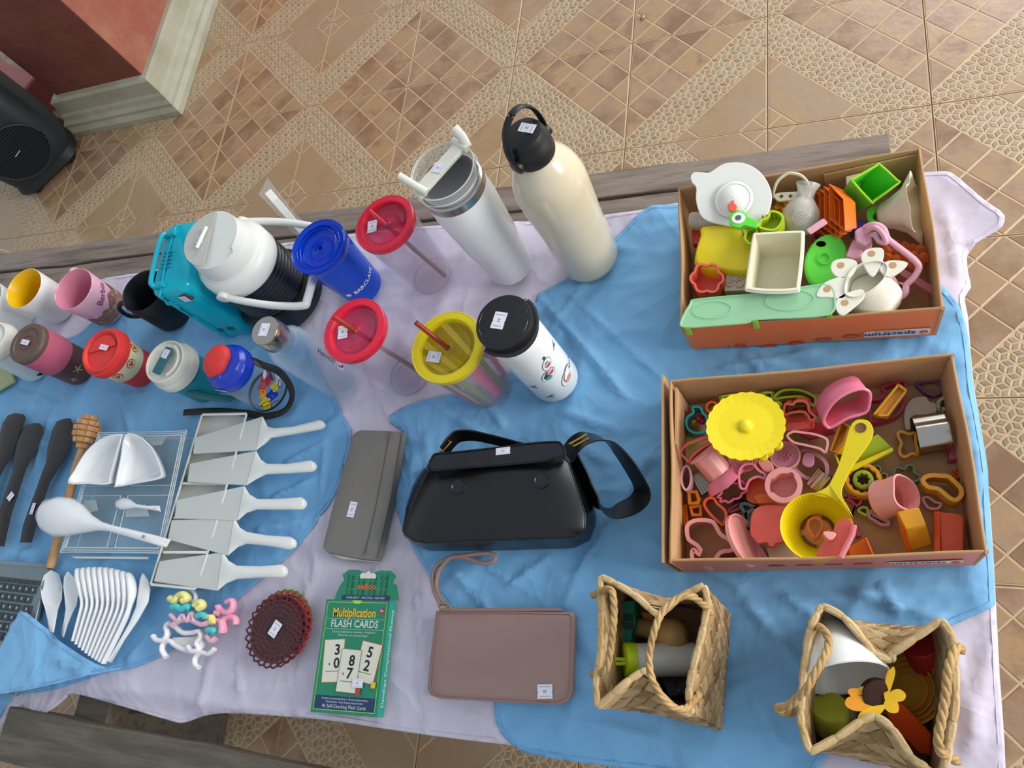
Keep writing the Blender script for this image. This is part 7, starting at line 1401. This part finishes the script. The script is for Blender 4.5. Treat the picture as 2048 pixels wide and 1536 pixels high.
def rope(t, px, r=.0028, turns=60):
    P = spline([W(x, y, ZT + z) for x, y, z in px], 8); L = [0]
    for a, b in zip(P, P[1:]): L.append(L[-1] + (b - a).length)
    for st in range(3):
        Q = []
        for i, p in enumerate(P):
            a, b = P[max(0, i - 1)], P[min(len(P) - 1, i + 1)]; tt = (b - a).normalized(); u = tt.cross(Vector((0, 0, 1))).normalized(); v = u.cross(tt)
            ph = L[i] * 210 + st * 2.094; Q.append(p + (u * math.cos(ph) + v * math.sin(ph)) * r * .75)
        Q2 = spline(Q, 2); o = obj('rope_strand', M().tube(Q2, r, 6), MT['straw_rope'], t, smooth=80)
def b1p(x, y, z): return (1150 + x / 4.517, 1130 + y / 4.517, z)
def b2p(x, y, z): return (1530 + x / 4.314, 1180 + y / 4.314, z)
def handle(t, pts, r=.0028):
    r *= .8; h = obj('handle', M().tube(spline([W(x, y, ZT + z) for x, y, z in pts], 6), r * .8, 6), MT['straw_rope'], t, smooth=80); rope(h, pts, r)
H1 = .17
Bs1 = [W(*p, ZT + .001) for p in ((1274, 1196), (1459, 1226), (1443, 1459), (1285, 1420))]
t = basket('straw_basket', 'small woven straw basket with a green lime-capped tube, beside the pink wristlet', [b1p(228, 105, H1), b1p(1165, 185, H1), b1p(1050, 1345, H1 - .01), b1p(205, 1285, H1)],
    [[b1p(380, 175, H1), b1p(560, 290, H1 - .003), b1p(750, 445, H1 - .006), b1p(890, 340, H1 - .004), b1p(1020, 250, H1)], [b1p(1195, 350, H1), b1p(1150, 600, H1), b1p(1095, 820, H1), b1p(1040, 1050, H1 - .002), b1p(1030, 1210, H1 - .006)], [b1p(900, 1290, H1 - .008), b1p(740, 1120, H1 - .006), b1p(650, 965, H1 - .004), b1p(540, 1005, H1 - .002), b1p(390, 1120, H1)], [b1p(190, 1050, H1), b1p(225, 800, H1), b1p(232, 580, H1), b1p(228, 300, H1)]],
    Bs1, H1, 5, 7, (0, .006, 0, 0), 0, {'inner': (0, 3)})
handle(t, [b1p(1225, 440, .15), b1p(1190, 390, .17), b1p(1140, 340, .185), b1p(1060, 285, .20), b1p(950, 290, .205), b1p(860, 355, .21), b1p(790, 420, .212), b1p(735, 540, .215), b1p(695, 680, .215), b1p(668, 840, .213), b1p(685, 990, .21), b1p(735, 1110, .205), b1p(800, 1210, .20), b1p(890, 1285, .19), b1p(990, 1300, .18), b1p(1060, 1240, .165), b1p(1120, 1165, .15)])
handle(t, [b1p(160, 275, .15), b1p(230, 250, .17), b1p(300, 215, .178), b1p(340, 260, .18), b1p(352, 400, .182), b1p(345, 560, .184), b1p(325, 720, .184), b1p(305, 860, .182), b1p(260, 960, .176), b1p(150, 985, .15)], .0030)
# contents of the first basket
def W1(x, y, z): return W(*b1p(x, y, 0)[:2], ZT + z)
mat('tube_white', 'E2E4D6', .4); mat('tan_wood', 'C09A5C', .5); mat('emerald', '108060', .4); mat('olive_cup', 'ACB038', .4); mat('amber_bowl', 'D49A30', .4); mat('fire_orange', 'F4561C', .35); mat('petal_yellow', 'F6C018', .6); mat('petal_orange', 'F2A01A', .6); mat('flower_heart', '3A1C10', .9); mat('brick_red', 'B42A2A', .4)
o = solo('plastic_case', M().prism([W1(300, 330, .085), W1(540, 315, .085), W1(545, 560, .085), (W1(515, 600, .085)), W1(505, 760, .085), W1(480, 830, .085), W1(330, 830, .085)], (0, 0, -.03)), MT['emerald'], 'emerald green plastic case at the left of the first basket', 'container', smooth=20, bevel=.002)
for q in (((430, 440), (530, 440), (530, 510), (430, 510)), ((425, 522), (530, 522), (530, 590), (450, 580), (425, 560))): obj('latch_recess', M().prism([W1(x, y, .0853) for x, y in q], (0, 0, .0012)), mat('emerald_dark', '0A3C34', .5), o, smooth=0)
a, b = W1(500, 862, .105), W1(1080, 850, .075); ax = b - a; L = ax.length
o = solo('squeeze_tube', M().lathe(frame(a, ax, (0, 0, 1)), [(.0001, .004), (.0165, .004), (.0185, .006), (.0185, L), (.0001, L)], 32), MT['tube_white'], 'pale tube with a bright lime cap lying in the first basket', 'tube', smooth=40)
obj('lime_cap', M().lathe(frame(a, ax, (0, 0, 1)), [(.0001, -.0075), (.017, -.0075), (.0195, -.006), (.0195, .005), (.017, .006)], 36), mat('lime_cap', 'BEE01A', .35), o, smooth=40)
obj('pull_ring', M().tube([W1(390 + 95 * math.cos(q * .5236), 872 + 22 * math.sin(q * .5236), .116) for q in range(12)], .0022, 8, True), MT['lime_cap'], o, smooth=70)
a, b = W1(870, 630, .085), W1(560, 560, .06); ax = b - a; L = ax.length
solo('wooden_pestle', M().lathe(frame(a, ax, (0, 0, 1)), [(.0001, -.020), (.010, -.0175), (.017, -.010), (.0185, 0), (.017, .012), (.012, .024), (.010, L)], 32), MT['tan_wood'], 'tan wooden pestle with a rounded end in the first basket', 'kitchen tool', smooth=80)
solo('wooden_scoop', M().prism([W1(580, 420, .07), W1(660, 430, .075), W1(740, 520, .07), W1(740, 620, .06), W1(660, 560, .06)], (0, 0, -.008)), mat('orange_wood', 'BC7E30', .5), 'orange-brown wooden scoop edge under the basket rope', 'kitchen tool', bevel=.002)
solo('wooden_scoop', M().prism([W1(810, 520, .07), W1(960, 480, .075), W1(1010, 500, .07), W1(980, 560, .065), W1(860, 540, .065)], (0, 0, -.008)), MT['orange_wood'], 'orange-brown wooden piece behind the pestle', 'kitchen tool', bevel=.002)
solo('red_ball', M().lathe(frame(W1(430, 1050, .045)), [(.0001, -.018), (.012, -.014), (.018, 0), (.012, .014), (.0001, .018)], 24), MT['brick_red'], 'dull red rounded piece in the near left of the first basket', 'ball', smooth=80)
solo('dark_case', M().prism([W1(720, 980, .05), W1(1060, 970, .05), W1(1020, 1200, .05), W1(840, 1220, .05)], (0, 0, -.03)), MT['p_black'], 'black case at the bottom of the first basket', 'container', bevel=.004)
solo('wire', M().tube(spline([W1(920, 1040, .06), W1(905, 1080, .07), W1(950, 1150, .075), W1(1020, 1215, .06)], 5), .0006, 6), MT['steel'], 'thin pale wire over the black case in the first basket', 'wire', smooth=80)
# second basket
H2 = .165
Bs2 = [W(*p, ZT + .001) for p in ((1655, 1242), (1852, 1262), (1858, 1545), (1634, 1498))]
t = basket('straw_basket', 'woven straw basket holding a white funnel and a yellow flower, near right corner', [b2p(492, 135, H2), b2p(1520, 255, H2), b2p(1490, 1690, H2), b2p(385, 1400, H2)],
    [[b2p(670, 230, H2), b2p(850, 430, H2 - .002), b2p(940, 550, H2 - .006), b2p(1085, 600, H2 - .008), b2p(1110, 545, H2 - .006), b2p(1280, 425, H2 - .003)], [b2p(1620, 430, H2), b2p(1640, 700, H2), b2p(1640, 1000, H2), b2p(1600, 1250, H2), b2p(1560, 1480, H2)], [b2p(1400, 1540, H2 - .004), b2p(1270, 1450, H2 - .006), b2p(1100, 1200, H2 - .008), b2p(960, 1098, H2 - .008), b2p(840, 1125, H2 - .006), b2p(640, 1260, H2 - .003)], [b2p(315, 1160, H2), b2p(310, 1000, H2), b2p(335, 700, H2), b2p(375, 400, H2), b2p(440, 220, H2)]],
    Bs2, H2, 5, 7, (0, 0, .0, 0), 0, {'inner': (1, 3)})
handle(t, [b2p(385, 300, .145), b2p(470, 320, .165), b2p(535, 390, .178), b2p(548, 470, .184), b2p(520, 560, .19), b2p(475, 650, .195), b2p(420, 740, .2), b2p(360, 850, .2), b2p(280, 930, .19), b2p(200, 1000, .18), b2p(110, 1020, .165), b2p(180, 1060, .155), b2p(260, 1050, .145)], .0030)
handle(t, [b2p(1700, 520, .15), b2p(1660, 490, .165), b2p(1620, 560, .175), b2p(1580, 700, .18), b2p(1560, 900, .182), b2p(1530, 1080, .182), b2p(1495, 1280, .18), b2p(1520, 1400, .172), b2p(1590, 1440, .16), b2p(1660, 1480, .15)], .0032)
def W2(x, y, z): return W(*b2p(x, y, 0)[:2], ZT + z)
a = W2(690, 760, .140); b = W2(545, 270, .122); ax = b - a; L = ax.length
k = M().lathe(frame(a, ax, (0, 0, 1)), [(.0415, -.001), (.0428, .000), (.0420, .002), (.0385, .016), (.032, .032), (.023, .046), (.0135, .057), (.0115, .060), (.0095, L + .01), (.008, L + .01), (.0105, .058), (.021, .045), (.030, .031), (.037, .015), (.0410, .001)], 56)
solo('funnel', k, MT['jug_white'], 'white plastic funnel lying mouth up in the second basket', 'funnel', smooth=70)
fc = W2(985, 920, .150); t = thing('fabric_flower', 'yellow artificial sunflower with a brown heart in the second basket', 'flower', fc - Vector((0, 0, .02)))
obj('heart', M().lathe(frame(fc, up_(-40, 20)), [(.016, -.008), (.0155, .002), (.010, .004), (.0001, .002)], 24), MT['flower_heart'], t, smooth=60)
for px, mt in ((((1040, 940), (1030, 860), (1060, 740), (1100, 680), (1115, 740), (1080, 860), (1060, 930)), 'petal_yellow'), (((1060, 930), (1090, 880), (1150, 862), (1200, 900), (1190, 945), (1140, 960), (1080, 950)), 'petal_yellow'), (((1040, 960), (1100, 945), (1140, 980), (1140, 1045), (1080, 1050), (1035, 1010)), 'petal_yellow'),
    (((1030, 995), (1010, 1040), (960, 1085), (880, 1090), (820, 1110), (830, 1060), (900, 1015), (970, 1000)), 'petal_yellow'), (((930, 960), (920, 1000), (850, 1035), (770, 1030), (712, 990), (725, 935), (790, 920), (880, 930)), 'petal_orange'), (((925, 900), (830, 905), (760, 915), (730, 880), (750, 855), (820, 855), (900, 870)), 'petal_orange'), (((930, 880), (880, 890), (830, 890), (820, 850), (860, 835), (920, 850)), 'petal_yellow'), (((960, 860), (900, 870), (880, 830), (930, 805), (975, 810), (975, 840)), 'petal_orange'), (((1050, 800), (1035, 860), (1040, 760), (1065, 700), (1080, 760)), 'petal_orange')):
    P = planar(sm(b, 3) if False else [b2p(x, y, 0)[:2] for x, y in px], ZT + .154); P = spline(P, 3, True); c = sum(P, Vector()) / len(P); P = [fc + (p - fc) * 1.02 + (p - c) * .12 for p in P]
    P = [p + Vector((0, 0, .10 * ((p - fc).length) ** 1.0 - .003)) for p in P]
    o = obj('petal', M().prism(P, (0, 0, .0012)), MT[mt], t, smooth=40)
P = [W2(1040, 1060, .115), W2(1110, 960, .118), W2(1180, 970, .118), W2(1440, 1240, .100), W2(1440, 1440, .088), W2(1330, 1420, .088), W2(1120, 1180, .115)]
solo('plastic_case', M().prism(P, (0, 0, -.04)), MT['fire_orange'], 'bright orange-red plastic case at the near right of the second basket', 'container', smooth=20, bevel=.003)
for i in range(6):
    r = .038 - i * .0052; c = W2(1250 - i * 6, 840 + i * 6, .080 - i * .003); nrm = up_(160, 35)
    solo('nesting_bowl', M().lathe(frame(c, nrm), [(.0001, -.014), (r * .6, -.012), (r * .95, -.002), (r, .002), (r * .96, .002), (r * .88, -.002), (r * .55, -.009), (.0001, -.010)], 40), MT['amber_bowl'], 'amber nesting bowl, ' + ('outermost', 'second', 'third', 'fourth', 'fifth', 'innermost')[i] + ' of the set in the second basket', 'bowl', 'amber nested bowls', smooth=60)
a, b = W2(1300, 490, .105), W2(1450, 560, .075); ax = b - a
solo('red_cylinder', M().lathe(frame(W2(1370, 500, .085), W2(1410, 590, .07) - W2(1370, 500, .085), (0, 0, 1)), [(.0001, -.012), (.018, -.012), (.0195, -.010), (.0195, .026), (.0001, .026)], 36), MT['brick_red'], 'deep red cylinder in the far right corner of the second basket', 'container', smooth=40)
o = solo('olive_cup', M().lathe(frame(W2(580, 1160, .09), W2(560, 1030, .10) - W2(580, 1160, .08), (0, 0, 1)), [(.019, 0), (.019, .026), (.017, .029), (.0001, .030), (.0001, .028), (.016, .027), (.018, .001)], 36), MT['olive_cup'], 'olive green plastic cup in the near left of the second basket', 'cup', smooth=40)
solo('cream_cup', M().lathe(frame(W2(590, 960, .06), W2(560, 1060, .05) - W2(590, 900, .05), (0, 0, 1)), [(.024, 0), (.027, .03), (.0001, .034)], 30), MT['tube_white'], 'cream plastic cup under the white funnel', 'cup', smooth=40)
# ------------------------------------------------------------------ loudspeaker on the floor
mat('spk_body', '1F2A2E', .5, bump=(200, .3, .001)); mat('spk_grille', '20282B', .45, .3); mat('spk_dark', '0C0F11', .6)
def Fl(x, y, z=0): return W(x, y, z)
c0 = Fl(52, 352); t = thing('loudspeaker', 'dark portable loudspeaker with a mesh grille standing on the floor tiles', 'speaker', c0)
ang = math.radians(44); F = frame(c0 + Vector((.084, .048, 0)), (0, 0, 1), (math.cos(ang), math.sin(ang), 0))
def spr(w, d, z, r=.05): return to3(F, rrect(w, d, r, 6), z)
obj('body', M().loft([spr(.19, .20, .018, .05), spr(.235, .235, .05, .06), spr(.25, .25, .10, .065), spr(.25, .25, .26, .065), spr(.24, .24, .33, .06), spr(.20, .20, .37, .05)]), MT['spk_body'], t, smooth=50)
k = M()
gr = []
for i in range(21):                           # grille: crossing wires over a bulged front
    z = .07 + i * .0078; hw_ = .088 * math.sqrt(max(.05, 1 - ((i - 10) / 11) ** 2)); gr.append([F @ Vector((x, -.1285 - .012 * math.cos(x * 12), z)) for x in [hw_ * q / 6 for q in range(-6, 7)]])
for g_l in gr: k.tube(g_l, .0011, 4)
for i in range(23):
    x = -.088 + i * .008; hz = .08 * math.sqrt(max(.02, 1 - (x / .094) ** 2)); k.tube([F @ Vector((x, -.1285 - .012 * math.cos(x * 12), .148 + hz * q / 5)) for q in range(-5, 6)], .0011, 4)
g = obj('grille', k, MT['spk_grille'], t, smooth=80); g['kind'] = 'stuff'
obj('grille_ring', M().tube([F @ Vector((.094 * math.cos(q * .2094), -.1275 - .010 * math.cos(.094 * math.cos(q * .2094) * 12), .148 + .086 * math.sin(q * .2094))) for q in range(30)], .003, 8, True), MT['spk_body'], t, smooth=80)
obj('grille_backing', M().prism([F @ Vector((.092 * math.cos(q * .2618), -.1262, .148 + .084 * math.sin(q * .2618))) for q in range(24)], F.to_3x3() @ Vector((0, -1, 0)) * .002), MT['spk_dark'], t)
obj('woofer_port', M().lathe(frame(F @ Vector((-.02, -.122, .290)), F.to_3x3() @ Vector((0, -1, .1)), (0, 0, 1)), [(.0001, .003), (.026, .003), (.030, .009), (.036, .010), (.038, .0)], 30), MT['spk_dark'], t)
put(t, 'badge', [flat(lambda x, y: F @ Vector((x, -.1415, .150 + y)), [(-.012, -.003), (.012, .001), (.012, .003), (-.012, -.001)])], MT['jug_white'])
for x, y in ((-.07, -.085), (.07, -.085), (.07, .08), (-.07, .08)): obj('foot', M().lathe(F @ Matrix.Translation((x, y, 0)), [(.018, 0), (.02, .012), (.014, .022)], 16, cap0=True, cap1=True), MT['spk_dark'], t)
obj('base_skirt', M().loft([spr(.22, .22, .010, .05), spr(.245, .245, .022, .06), spr(.23, .23, .045, .06)]), MT['spk_dark'], t, smooth=50)
# red plastic tub behind the speaker
q = [Fl(-40, 95, .12), Fl(20, 128, .12), Fl(72, 150, .12), Fl(40, 190, .10), Fl(-50, 160, .12)]
solo('plastic_tub', M().prism(q, (0, 0, -.12)), mat('tub_red', 'B8605A', .4), 'faded red plastic tub on the floor behind the loudspeaker', 'tub', smooth=30, bevel=.008)
mat('speckle', 'B4A896', .6, var=('4A4038', 26)); P = [W(x, y, .30) for x, y in ((-60, 480), (4, 494), (18, 530), (10, 580), (-10, 640), (-80, 640))]
solo('speckled_bag', M().prism(P, (0, 0, -.30)), MT['speckle'], 'speckled fabric bag standing at the left edge of the photo', 'bag', smooth=40, bevel=.02, seg=4)
# small crumb on the tiles
solo('crumb', M().lathe(frame(W(1286, 36, .0)), [(.0001, 0), (.006, .001), (.005, .005), (.0001, .007)], 7, lambda q, r, h: r * (1 + .3 * math.sin(2 * q))), MT['tile_brick'], 'small brown crumb on the tiles at the top of the photo', 'crumb', smooth=60)
